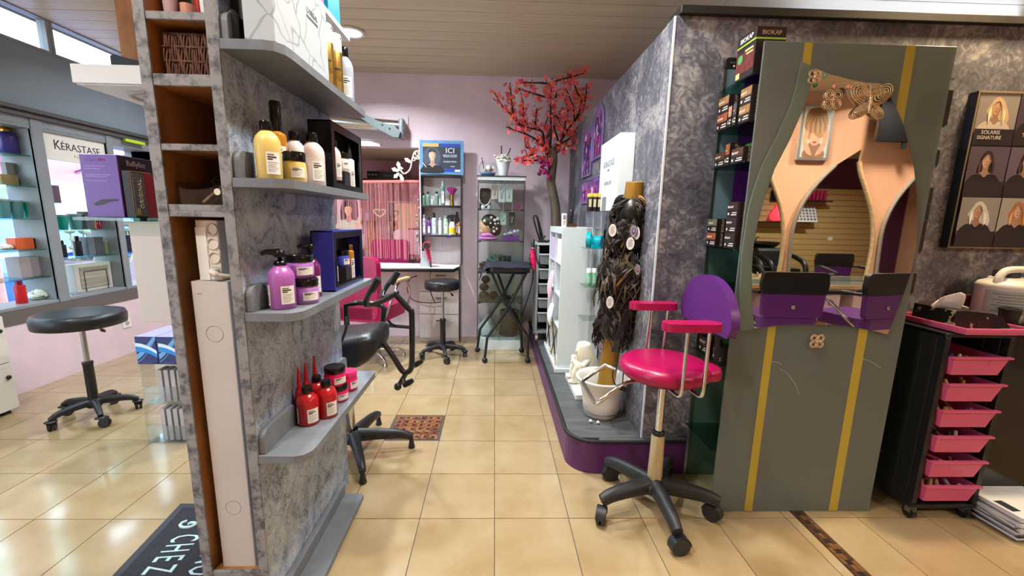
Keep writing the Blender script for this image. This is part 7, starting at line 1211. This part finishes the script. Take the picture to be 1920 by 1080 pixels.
t = thing('remote_stand', 'black remote control on a short black stem beside the tall dye carton', 'remote', (1.02, 1.9, 1.8856)); ob('stem', MB().tube([(1.035, 1.90, 1.886), (1.035, 1.90, 1.945)], .010, 10), M_black, t); ob('body', MB().prism(rrect(.965, 1.955, 1.062, 1.995, .012), 1.885, 1.905, 'y'), M_black, t, bevel=.004); ob('buttons', MB().box(.985, 1.884, 1.972, .992, 1.885, 1.978).box(.997, 1.884, 1.972, 1.004, 1.885, 1.978).box(1.012, 1.884, 1.98, 1.022, 1.885, 1.987), flat((90, 92, 96)), t); ob('light_button', MB().cyl((1.0, 1.885, 1.962), (1.0, 1.8835, 1.962), .004, n=12), M_white, t); ob('antenna', MB().tube([(1.055, 1.895, 1.99), (1.055, 1.895, 2.05)], .004, 6), M_black, t)
# ================================================================ right side: poster, trolley, counter
t = thing('portrait_poster', 'dark poster of hair colour portraits with pale rim on the plaster wall', 'poster', (2.48, 1.99, 1.21)); x0, x1, z0, z1, yf = 2.19, 2.80, 1.212, 1.922, 1.98
ob('backing', MB().box(x0, yf, z0, x1, 2.0195, z1), mat('navy_black_edge', (26, 32, 46), .5), t); m = MB()
for a, b, c_, d in ((x0, z0, x1, z0+.007), (x0, z1-.007, x1, z1), (x0, z0+.007, x0+.006, z1-.007), (x1-.006, z0+.007, x1, z1-.007)): m.box(a, yf-.003, b, c_, yf-.0002, d)
ob('pale_rim', m, mat('brass_rim', (176, 158, 124), .35, .5), t)
p = Print((x0, yf, z0), (1,0,0), (0,0,1)); p.rect(.006, .007, x1-x0-.006, z1-z0-.007, (44, 36, 44)); rows = [.475, .240, .010]; cw = .192
bgc = [[(140, 134, 134), (70, 58, 74), (100, 90, 100)], [(84, 74, 92), (96, 86, 104), (76, 66, 82)], [(140, 138, 136), (156, 154, 150), (130, 130, 130)]]
hairs = [[(196, 170, 136), (40, 28, 28), (90, 60, 44)], [(52, 36, 36), (44, 30, 30), (70, 46, 36)], [(206, 206, 204), (170, 116, 68), (60, 40, 34)]]; st = [['wavy', 'long', 'long'], ['long', 'long', 'long'], ['wavy', 'wavy', 'long']]
for r_ in range(3):
    for c_ in range(3):
        a0 = .008+cw*c_+(.0 if r_ else .004); b0 = rows[r_]; p.rect(a0, b0+.055, min(a0+cw-.002, x1-x0-.008), b0+.228, bgc[r_][c_])
        if a0+cw < x1-x0+.05: 
            sub = Print(p.P(0, 0)-p.d*p.n, p.u, p.v); p.face(a0+cw*.46, b0+.165, .062, (206, 166, 146) if (r_+c_) % 2 else (196, 152, 130), hairs[r_][c_], (26, 22, 26) if r_ else (196, 186, 176) if c_ == 0 else (30, 22, 28), st[r_][c_], (-6, 5, 3)[c_])
        p.rect(a0, b0, min(a0+cw, x1-x0-.007), b0+.072, (34, 28, 34))
p.build('print', t)
MPW = mat('poster_letter', (206, 200, 196), .5)
for body, a, b, s in (('SOLARIS', .088, .531, .024), ('SIGNATURE', .085, .508, .022), ('TIE AND', .285, .522, .024), ('OMBRÉ', .085, .286, .023), ('SUN-KISSED', .285, .286, .023), ('GRAY', .080, .056, .021), ('TORTOISE-', .288, .061, .021), ('SHELL', .288, .038, .021), ('B', .44, .052, .021)): text('lettering', body, (x0+a, yf-.006, z0+b), s, (1,0,0), (0,0,1), MPW, t, ext=.0003)
t = thing('black_trolley', 'black salon trolley with six pink drawers under the portrait poster', 'trolley', (2.05, 1.75, 0)); M_pk = mat('pink_drawer_plastic', (194, 84, 124), .4); bx0, bx1, by0, by1 = 1.895, 2.20, 1.645, 1.93
for x in (bx0, bx1-.025): ob('side_panel', MB().prism(rrect(by0, .07, by1, .865, .02), x, x+.022, 'x'), M_black, t, bevel=.003)
for x in (bx0, bx1-.025):
    for y in (by0+.03, by0+.09): ob('side_rib', MB().box(x-.004, y, .09, x+.026, y+.018, .85), M_black, t, bevel=.002)
ob('back_panel', MB().box(bx0+.023, by1-.02, .08, bx1-.026, by1-.01, .86), M_black, t); ob('base_frame', MB().box(bx0, by0, .055, bx1, by1, .075), M_black, t, bevel=.004); ob('top_frame', MB().box(bx0, by0, .855, bx1, by1, .872), M_black, t, bevel=.004)
m = MB(); TX0, TX1, TY0, TY1 = 1.935, 2.24, 1.612, 1.94; m.box(TX0, TY0, .876, TX1, TY1, .882)
for a, b, c_, d in ((TX0, TY0, TX1, TY0+.010), (TX0, TY1-.01, TX1, TY1), (TX0, TY0+.01, TX0+.010, TY1-.01), (TX1-.01, TY0+.01, TX1, TY1-.01)): m.box(a, b, .882, c_, d, .902)
ob('top_tray', m, M_pk, t, bevel=.003)
DZ = [.773, .654, .535, .416, .297, .178]
for k, z in enumerate(DZ):
    dx = -.004*k; d = ob('drawer', MB(), M_pk, t); m = MB(); a, b, f, q = 1.925, 2.165, 1.625, 1.90; zz = z-.078
    V = [(a+.012, f+.012, zz), (b-.022, f+.012, zz), (b-.022, q, zz), (a+.012, q, zz), (a, f, z), (b, f, z), (b, q, z), (a, q, z)]; V2 = [(x+(.004 if x < 2 else -.004), y+(.004 if y < 1.7 else -.004), max(zz+.004, w_)) for x, y, w_ in V]
    m.add(V, [(0,3,2,1), (0,1,5,4), (1,2,6,5), (2,3,7,6), (3,0,4,7)]).add(V2, [(0,1,2,3), (4,5,1,0), (5,6,2,1), (6,7,3,2), (7,4,0,3)]).add(V[4:]+V2[4:], [(0,1,5,4), (1,2,6,5), (2,3,7,6), (3,0,4,7)])
    m.box(a-.006, f-.010, z-.003, b+.006, f+.006, z+.005)
    bpy.data.objects.remove(d); d = ob('drawer', m, M_pk, t)
    if k == 0: ob('clip', MB().box(2.06, 1.6145, z-.028, 2.072, 1.616, z-.006), M_acryl, d)
for x in (bx0+.02, bx1-.03):
    for y in (by0+.02, by1-.03): c_ = ob('caster', MB().cyl((x-.010, y, .027), (x+.010, y, .027), .027, n=18), M_black, t); ob('caster_fork', MB().box(x-.015, y-.014, .03, x+.015, y+.012, .056), M_steel, c_)
items = [('curler_set', 'blue and white clips heaped in the first pink drawer', 'clips', 0, [(60, 90, 180), (206, 196, 190), (120, 60, 60)]), ('orange_rollers', 'orange and mauve hair rollers in the second pink drawer', 'rollers', 1, [(206, 130, 50), (196, 150, 130), (120, 60, 120)]), ('mixed_pins', 'brown and blue hair pins in the third pink drawer', 'pins', 2, [(176, 130, 90), (70, 80, 130), (150, 120, 100)]), ('grey_comb_set', 'grey combs lying in the fourth pink drawer', 'combs', 3, [(60, 60, 66), (176, 166, 160), (40, 40, 46)]), ('wooden_sticks', 'pale wooden sticks lying in the fifth pink drawer', 'sticks', 4, [(176, 140, 96), (60, 44, 40), (150, 110, 80)]), ('cloth_bundle', 'straw coloured bundle and clear bag in the lowest pink drawer', 'bundle', 5, [(206, 166, 120), (150, 140, 140), (196, 176, 150)])]
for nm, lab, cat, k, cols in items:
    tt = thing(nm, lab, cat, (2.04, 1.70, DZ[k]-.073))
    for q in range(9):
        x = 1.955+.019*q; y = rng.uniform(1.665, 1.76); zt_ = DZ[k]-rng.uniform(.015, .035)+(.02 if k in (1, 5) else .006); ob('piece', MB().tube([(x, y, DZ[k]-.070), (x+rng.uniform(-.006, .012), y-.02, (DZ[k]-.07+zt_)/2), (x+rng.uniform(-.01, .02), y-rng.uniform(0,.025), zt_)], [.009, .010, .007], 7), flat(cols[q % 3]), tt)
t = thing('tissue_box', 'black and ivory patterned tissue box on the pink tray of the trolley', 'tissue box', (2.06, 1.76, .8825)); m = MB().prism([(1.950, .8825), (2.215, .8825), (2.165, .935), (2.12, .952), (2.0, .962), (1.955, .962)], 1.68, 1.86, 'y'); ob('carton', m, mat('black_ivory_print', (22, 20, 20), .35, rgb2=(150, 136, 110), scale=26., ramp=(.36, .40), detail=2.), t, bevel=.003); n_ = 10; m = MB()
G = [(i/n_, j/n_) for j in range(n_+1) for i in range(n_+1)]
def tis(u, v): w_ = .105*(1-.25*v); x = 2.04+(u-.5)*w_*2*(1-.55*abs(v-.45))-.02*v; return (x, 1.77-.035*math.sin(u*PI)*v+.02*math.sin(9*u), .952+v*.085*(1-1.5*abs(u-.42)) if v > 0 else .950)
m.add([tis(u, v) for u, v in G], [(j*(n_+1)+i, j*(n_+1)+i+1, (j+1)*(n_+1)+i+1, (j+1)*(n_+1)+i) for j in range(n_) for i in range(n_)], 0, True); o = ob('tissue', m, mat('white_tissue', (214, 206, 200), .9, bump=.2, bscale=30.), t); md = o.modifiers.new('th', 'SOLIDIFY'); md.thickness = .002
tag(ob('blue_cloth', MB().prism([(2.15, 1.64), (2.222, 1.635), (2.222, 1.70), (2.17, 1.70)], .8825, .889, 'z'), mat('teal_cloth', (70, 96, 110), .9, bump=.5, bscale=40.), origin=(2.19, 1.66, .8825), bevel=.002), 'folded teal cloth in the right corner of the pink trolley tray', 'cloth')
t = thing('black_counter', 'black laminate counter along the plaster wall right of the trolley', 'counter', (2.9, 1.86, 0)); ob('top', MB().box(2.255, 1.70, .855, 3.55, 2.018, .885), M_black, t, bevel=.003); ob('body', MB().box(2.275, 1.735, .06, 3.54, 2.016, .854), M_black, t)
for k in range(2): d = ob('door', MB().box(2.28+.63*k, 1.718, .08, 2.90+.63*k, 1.734, .85), M_blackg, t, bevel=.002); ob('handle', MB().tube([(2.80+.2*k, 1.718, .74), (2.80+.2*k, 1.695, .74), (2.80+.2*k, 1.695, .64), (2.80+.2*k, 1.718, .64)], .005, 6), M_steel, d)
ob('kick_board', MB().box(2.30, 1.75, 0, 3.52, 2.0, .059), flat((40, 38, 40)), t)
t = thing('white_canister', 'white plastic canister with handle holes and printed grey band on the counter', 'canister', (2.39, 1.86, .8855)); cx, cy = 2.395, 1.865
ob('body', MB().lathe([(.095, .0), (.105, .006), (.108, .03), (.108, .155), (.112, .160), (.100, .178), (.072, .190), (.070, .20)], (cx, cy, .8855), 32), mat('milk_white_plastic', (206, 202, 194), .4), t); m = MB(); patch(m, (cx, cy), .109, -180, 0, .925, 1.03, 0, 20)
for k in range(7): patch(m, (cx, cy), .1096, -165+(k % 2)*10, -20-(k % 3)*12, .935+.013*k, .939+.013*k, 1, 14)
ob('printed_band', m, [mat('grey_band', (150, 152, 150), .5), flat((96, 100, 104))], t); ob('handle', MB().tube(smooth_path([(cx-.085, cy-.02, 1.055), (cx-.08, cy-.02, 1.09), (cx-.055, cy-.02, 1.118), (cx, cy-.02, 1.125), (cx+.055, cy-.02, 1.118), (cx+.08, cy-.02, 1.09), (cx+.085, cy-.02, 1.055)]), .016, 10), MATS['milk_white_plastic'], t); ob('neck', MB().lathe([(.045, .198), (.045, .225), (.04, .235)], (cx, cy+.02, .8855), 22), flat((40, 36, 50)), t)
t = thing('black_cup', 'small black tapered cup standing before the white canister', 'cup', (2.292, 1.76, .8855)); ob('cup', MB().lathe([(.026, 0), (.028, .004), (.036, .07), (.038, .075), (.034, .072), (.026, .01), (.001, .008)], (2.292, 1.76, .8855), 22), M_black, t)
t = thing('clear_organiser', 'clear plastic organiser beside the black cup on the counter', 'organiser', (2.42, 1.74, .8855)); m = MB().box(2.345, 1.71, .8857, 2.50, 1.75, .888)
for a, b, c_, d in ((2.345, 1.71, 2.50, 1.713), (2.345, 1.747, 2.50, 1.75), (2.345, 1.713, 2.348, 1.747), (2.497, 1.713, 2.50, 1.747)): m.box(a, b, .888, c_, d, .925)
ob('shell', m, M_acryl, t); ob('divider', MB().box(2.42, 1.7135, .8885, 2.423, 1.7465, .92), M_acryl, t)
t = thing('wine_box', 'wine red box against the wall behind the tissue', 'box', (2.2, 1.99, .8855)); ob('carton', MB().box(2.262, 1.95, .8855, 2.36, 2.01, .985), mat('wine_card', (86, 24, 30), .4), t, bevel=.001)
grp = 'magazines in the stack on the floor'; wts = ['white magazine at the bottom of the stack beside the black trolley']; zz = .0005
for k in range(9):
    th = (.010, .014, .012, .013, .011, .015, .012, .014, .016)[k]; lab = 'magazine number %s from the floor in the stack by the trolley' % ('one', 'two', 'three', 'four', 'five', 'six', 'seven', 'eight', 'nine')[k] if 0 < k < 8 else ('white magazine at the bottom of the stack by the trolley' if k == 0 else 'topmost magazine of the stack by the trolley, with a dark corner')
    t = thing('magazine', lab, 'magazine', (2.36, 1.60, zz), grp); rz = R((-8, 3, -3, 2, 4, -2, 5, 0, 3)[k]); dx = (.03, .0, .012, -.004, .006, .0, -.006, .01, -.003)[k]
    ob('pages', MB().obox((2.36+dx, 1.615, zz+th/2), (.285, .21, th-.002), rz=rz), mat('paper_edge', (206, 206, 204), .8, rgb2=(170, 172, 176), scale=60., stretch=(.2,.2,12.)), t); ob('cover', MB().obox((2.36+dx, 1.615, zz+th-.0006), (.29, .215, .001), rz=rz).obox((2.36+dx, 1.615, zz+.0006), (.29, .215, .001), rz=rz), flat([(210, 214, 220), (60, 70, 90), (196, 200, 206), (90, 96, 110), (214, 216, 220), (70, 66, 72), (200, 206, 212), (50, 52, 60), (206, 210, 214)][k]), t); zz += th
    if k == 8: ob('cover_print', MB().obox((2.25, 1.58, zz-.0001+.0003), (.04, .07, .0004), rz=rz), flat((30, 40, 44)), t)
# ================================================================ salon behind the camera, seen in the mirror
YR = -1.45
t = thing('styling_counter', 'long wooden edged styling counter along the peach wall behind the camera', 'counter', (4, -1.25, 0)); ob('top', MB().box(1.6, YR+.003, .640, 6.6, -1.02, .665), mat('counter_grey_glass', (120, 126, 120), .1, coat=.5), t); ob('front_edge', MB().box(1.6, -1.02, .63, 6.6, -1.005, .668), M_wood, t)
for x in (1.9, 2.95, 4.0, 5.05, 6.1): ob('support_panel', MB().box(x, YR+.003, 0, x+.3, -1.10, .638), mat('pale_pink_laminate', (206, 176, 180), .5), t)
AM = [(3.47,.67),(3.455,.95),(3.450,1.25),(3.49,1.45),(3.56,1.62),(3.68,1.80),(3.84,1.98),(4.10,2.153),(4.085,2.02),(4.12,1.90),(4.20,1.74),(4.30,1.53),(4.355,1.36),(4.39,1.16),(4.40,.95),(4.385,.67)]
for k, lab in ((-1, 'nearest of the curved wall mirrors behind the camera, left of the framed portrait'), (0, 'middle curved wall mirror behind the camera, under the framed portrait'), (1, 'curved wall mirror behind the camera, under the black screen')):
    d = 1.06*k; t = thing('curved_wall_mirror', lab, 'mirror', (3.93+d, YR+.02, .67), 'curved mirrors of the styling wall'); P = [(x+d, z) for x, z in AM]; ob('mirror_glass', MB().prism(P, YR+.012, YR+.020, 'y'), M_mirror, t)
    ob('left_edge_frame', MB().tube(smooth_path([(x-.012, YR+.022, z) for x, z in P[:7]], 4), .022, 6), mat('grey_frame_paint', (128, 120, 108), .5), t); ob('right_edge_frame', MB().tube(smooth_path([(x+.012, YR+.022, z) for x, z in P[8:]], 4), .022, 6), M_wood, t)
t = thing('framed_portrait', 'silver framed portrait of a blond bob haircut on the peach wall', 'picture', (3.53, YR, 2.03)); x0, z0 = 3.36, 2.02
ob('frame', MB().box(x0, YR+.001, z0, x0+.37, YR+.03, z0+.60), mat('silver_frame', (190, 190, 186), .25, .8), t, bevel=.008); p = Print((x0+.37, YR+.030, z0), (-1,0,0), (0,0,1)); p.rect(.035, .035, .335, .565, (206, 214, 206)); p.blob([(.06,.04), (.12,.18), (.185,.2), (.25,.18), (.31,.04)], (120, 84, 64)); p.ell(.185, .26, .07, .10, (206, 156, 122)); p.blob([(.075,.28), (.06,.40), (.10,.53), (.19,.56), (.29,.53), (.325,.40), (.30,.29), (.25,.22), (.23,.30), (.15,.24), (.11,.25)], (150, 108, 66))
for k in range(9): p.blob([(.19,.52), (.09+.026*k,.40), (.085+.026*k,.30), (.095+.026*k,.30), (.105+.025*k,.40)], (176, 134, 84) if k % 2 else (110, 76, 46))
p.ell(.187, .195, .025, .012, (150, 50, 50))
for s in (-1, 1):
    p.blob([(.185+s*.05,.06), (.185+s*.10,.10), (.185+s*.135,.22), (.185+s*.13,.31), (.185+s*.105,.30), (.185+s*.10,.22), (.185+s*.06,.15), (.185+s*.02,.06)], (196, 140, 108))
    for q in range(3): p.blob([(.185+s*(.09+.014*q),.20), (.185+s*(.085+.018*q),.30+.012*q), (.185+s*(.095+.018*q),.31+.012*q), (.185+s*(.105+.014*q),.21)], (206, 152, 120))
p.build('print', t)
t = thing('wall_screen', 'black flat screen on a wall arm above the salon chairs', 'screen', (4.55, YR+.1, 2.14)); ob('panel', MB().box(4.15, YR+.10, 2.22, 4.80, YR+.14, 2.72), M_blackg, t, bevel=.004); ob('wall_arm', MB().box(4.5, YR+.002, 2.36, 4.6, YR+.10, 2.46), M_black, t); ob('foot_tab', MB().box(4.46, YR+.11, 2.15, 4.50, YR+.135, 2.219), M_black, t); ob('lead', MB().tube(smooth_path([(4.40, YR+.03, 2.70), (4.36, YR+.03, 2.73), (4.30, YR+.02, 2.70)]), .005, 5), M_black, t)
def salon_chair(label, x, y, rz):
    t = thing('salon_chair', label, 'chair', (0,0,0), 'black and purple chairs before the styling wall')
    ob('back_top', MB().prism([(-.27, .715), (.27, .715), (.285, .80), (.275, .885), (.25, .905), (-.25, .905), (-.275, .885), (-.285, .80)], .19, .235, 'y'), M_leather, t, bevel=.018); ob('back_lower', MB().prism([(-.235, .505), (.235, .505), (.255, .54), (.265, .712), (-.265, .712), (-.255, .54)], .19, .235, 'y'), M_purp, t, bevel=.014); kn = ob('back_knob', MB().lathe([(.016, 0), (.02, .006), (.016, .014), (.001, .018)], (0,0,0), 14), M_chrome, t, origin=(0,0,0))
    kn.matrix_basis = Matrix.Translation((0, .235, .60)) @ Matrix.Rotation(R(-90), 4, 'X')
    ob('seat', MB().prism(rrect(-.26, -.27, .26, .23, .09), .40, .50, 'z'), M_purp, t, bevel=.03, seg=3)
    for s in (-1, 1): a = ob('arm_frame', MB().tube(smooth_path([(s*.24, .16, .42), (s*.30, .10, .50), (s*.315, -.05, .62), (s*.31, -.22, .66)]), .014, 8), M_chrome, t); ob('arm_pad', MB().tube(smooth_path([(s*.28, .20, .72), (s*.315, .05, .72), (s*.315, -.12, .69), (s*.30, -.24, .66)]), [.016]*4+[.022]*10+[.018]*5, 8), M_black, a)
    ob('column', MB().cyl((0,0,.04), (0,0,.40), .035), M_chrome, t); ob('base', MB().lathe([(.26, 0), (.26, .012), (.08, .03), (.05, .045)], (0,0,0), 32), M_chrome, t); ob('foot_rest', MB().tube([(-.17, -.44, .16), (.17, -.44, .16)], .016, 8).tube([(0, -.2, .39), (0, -.44, .16)], .014, 8), M_chrome, t)
    t.location = (x, y, 0); t.rotation_euler = (0,0,rz); return t
ch = salon_chair('black and purple salon chair under the middle curved mirror, nearer the camera', 2.62, -.36, R(4)); copy_tree(ch, (3.42, -.38, 0), R(-14), 'black and purple salon chair in front of the black screen, turned a little'); copy_tree(ch, (5.0, -.42, 0), R(0), 'black and purple salon chair farthest along the styling wall')
t = thing('tool_basket', 'low basket of straw and combs on the styling counter', 'basket', (2.95, -1.2, .6655)); ob('bin', MB().obox((2.95, -1.2, .69), (.34, .18, .05), taper=.9), mat('clear_grey_bin', (150, 150, 146), .3), t); m = MB()
for k in range(40): x = 2.95+rng.uniform(-.15, .15); m.tube([(x, -1.2+rng.uniform(-.07, .07), .70), (x+rng.uniform(-.05, .05), -1.2+rng.uniform(-.08, .08), .745+rng.uniform(0, .03))], .004, 4)
ob('straw', m, flat((176, 156, 116)), t, kind='stuff')
t = thing('double_socket', 'double wall socket panel under the styling counter', 'socket', (3.75, -1.09, .35)); ob('plate', MB().box(3.55, -1.115, .32, 3.85, -1.102, .55), flat((206, 186, 200)), t)
for x in (3.65, 3.75): ob('socket_well', MB().cyl((x, -1.102, .46), (x, -1.098, .46), .035, n=18), flat((150, 120, 100)), t)
# slat wall with goods and wash basins (second reflection)
t = thing('slat_wall', 'tan slatted display wall at the far end of the salon', 'display wall', (6.4, 2.95, 0)); M_slat = mat('tan_slat', (196, 164, 108), .5, noise=.08, scale=4., stretch=(.3, 1, 6)); ob('backing', MB().box(4.7, 2.972, .02, 8.6, 2.995, 2.1), flat((70, 56, 40)), t); sl = None
for k in range(17):
    if sl is None: sl = ob('slat', MB().box(4.7, 2.955, .0, 8.6, 2.9718, .112), M_slat, t, origin=(0,0,0)); sl.location = Vector((0, 0, .04))-Vector((6.4, 2.95, 0))
    else: inst(sl, 'slat', (0, 0, .04+.121*k), t)
t = thing('glowing_lamp', 'pear shaped lamp glowing pink on a slat wall shelf', 'lamp', (6.15, 2.85, 1.38)); ob('shade', MB().lathe([(.10, 0), (.16, .04), (.17, .12), (.13, .22), (.07, .32), (.05, .36), (.04, .37)], (6.15, 2.85, 1.381), 24), mat('glowing_pink', (255, 70, 90), .5, emit=1.3), t); ob('foot', MB().cyl((6.15, 2.85, 1.372), (6.15, 2.85, 1.381), .10, n=20), M_black, t)
for k, (x, z, w_, lab) in enumerate(((6.25, 1.345, 1.1, 'black shelf on the slat wall under the glowing pink lamp'), (6.75, 1.80, .9, 'black shelf on the slat wall under the row of red tubes'))): tag(ob('wall_tray', MB().box(x-w_/2, 2.72, z, x+w_/2, 2.954, z+.025), M_black, origin=(x, 2.84, z)), lab, 'shelf')
for k in range(9): cup('red_tube', 'red bottle %s in the row on the slat wall shelf' % ('first', 'second', 'third', 'fourth', 'fifth', 'sixth', 'seventh', 'eighth', 'ninth')[k], (6.42+.085*k, 2.83, 1.8255), .032, .22, mat('wine_red_plastic', (170, 36, 70), .35))
t = thing('colour_chart', 'tilted white board of small colour swatches on the lower slat wall shelf', 'colour chart', (6.72, 2.85, 1.371)); ob('board', MB().add([(6.5, 2.78, 1.372), (6.98, 2.78, 1.372), (6.98, 2.93, 1.72), (6.5, 2.93, 1.72), (6.5, 2.80, 1.372), (6.98, 2.80, 1.372), (6.98, 2.95, 1.72), (6.5, 2.95, 1.72)], [(0,1,2,3), (7,6,5,4), (0,4,5,1), (1,5,6,2), (2,6,7,3), (3,7,4,0)]), M_white, t); m = MB()
for i in range(6):
    for j in range(5): x = 6.53+.075*i; z = 1.41+.062*j; y = 2.78+.15*(z-1.372)/.348; m.add([(x, y-.002, z), (x+.045, y-.002, z), (x+.045, y+.014, z+.04), (x, y+.014, z+.04)], [(0,1,2,3)], (i*j) % 3)
ob('swatches', m, [flat((60, 50, 56)), flat((150, 60, 50)), flat((120, 120, 130))], t)
t = thing('dark_monitor', 'small dark monitor on the slat wall above the glowing lamp', 'screen', (6.15, 2.88, 1.8)); ob('panel', MB().box(5.98, 2.90, 1.80, 6.32, 2.93, 2.05), M_blackg, t); ob('wall_mount', MB().box(6.1, 2.931, 1.88, 6.2, 2.954, 1.98), M_black, t)
tag(ob('slat_socket', MB().box(7.4, 2.945, .98, 7.5, 2.9545, 1.06), M_white, origin=(7.45, 2.95, .98)), 'white socket set in the slat wall', 'socket')
def wash(label, x, y):
    t = thing('wash_chair', label, 'wash basin', (x, y, 0), 'black wash basin chairs'); ob('pedestal', MB().box(x-.28, y+.35, 0, x+.28, y+.85, .78), M_black, t, bevel=.03); ob('basin', MB().lathe([(.10, 0), (.22, .03), (.30, .10), (.33, .16), (.30, .16), (.26, .10), (.10, .05), (.001, .05)], (x, y+.55, .80), 28, sy=.85), M_blackg, t)
    ob('tap', MB().tube([(x, y+.80, .94), (x, y+.78, 1.03), (x, y+.70, 1.05)], .014, 8), M_chrome, t); ob('seat', MB().prism(rrect(-.27+x, y-.30, .27+x, y+.30, .08), .36, .50, 'z'), M_leather, t, bevel=.03); ob('backrest', MB().prism([(y+.16, .45), (y+.30, .45), (y+.42, .80), (y+.34, .86), (y+.26, .82)], x-.25, x+.25, 'x'), M_leather, t, bevel=.03)
    for s in (-1, 1): ob('armrest', MB().tube(smooth_path([(x+s*.32, y+.34, .72), (x+s*.33, y+.05, .70), (x+s*.32, y-.24, .60), (x+s*.31, y-.34, .40), (x+s*.31, y-.30, .0)]), .045, 8), M_black, t)
wash('black wash basin chair nearest the partition end', 4.55, 1.55); wash('black wash basin chair under the glowing pink lamp', 5.45, 1.65)
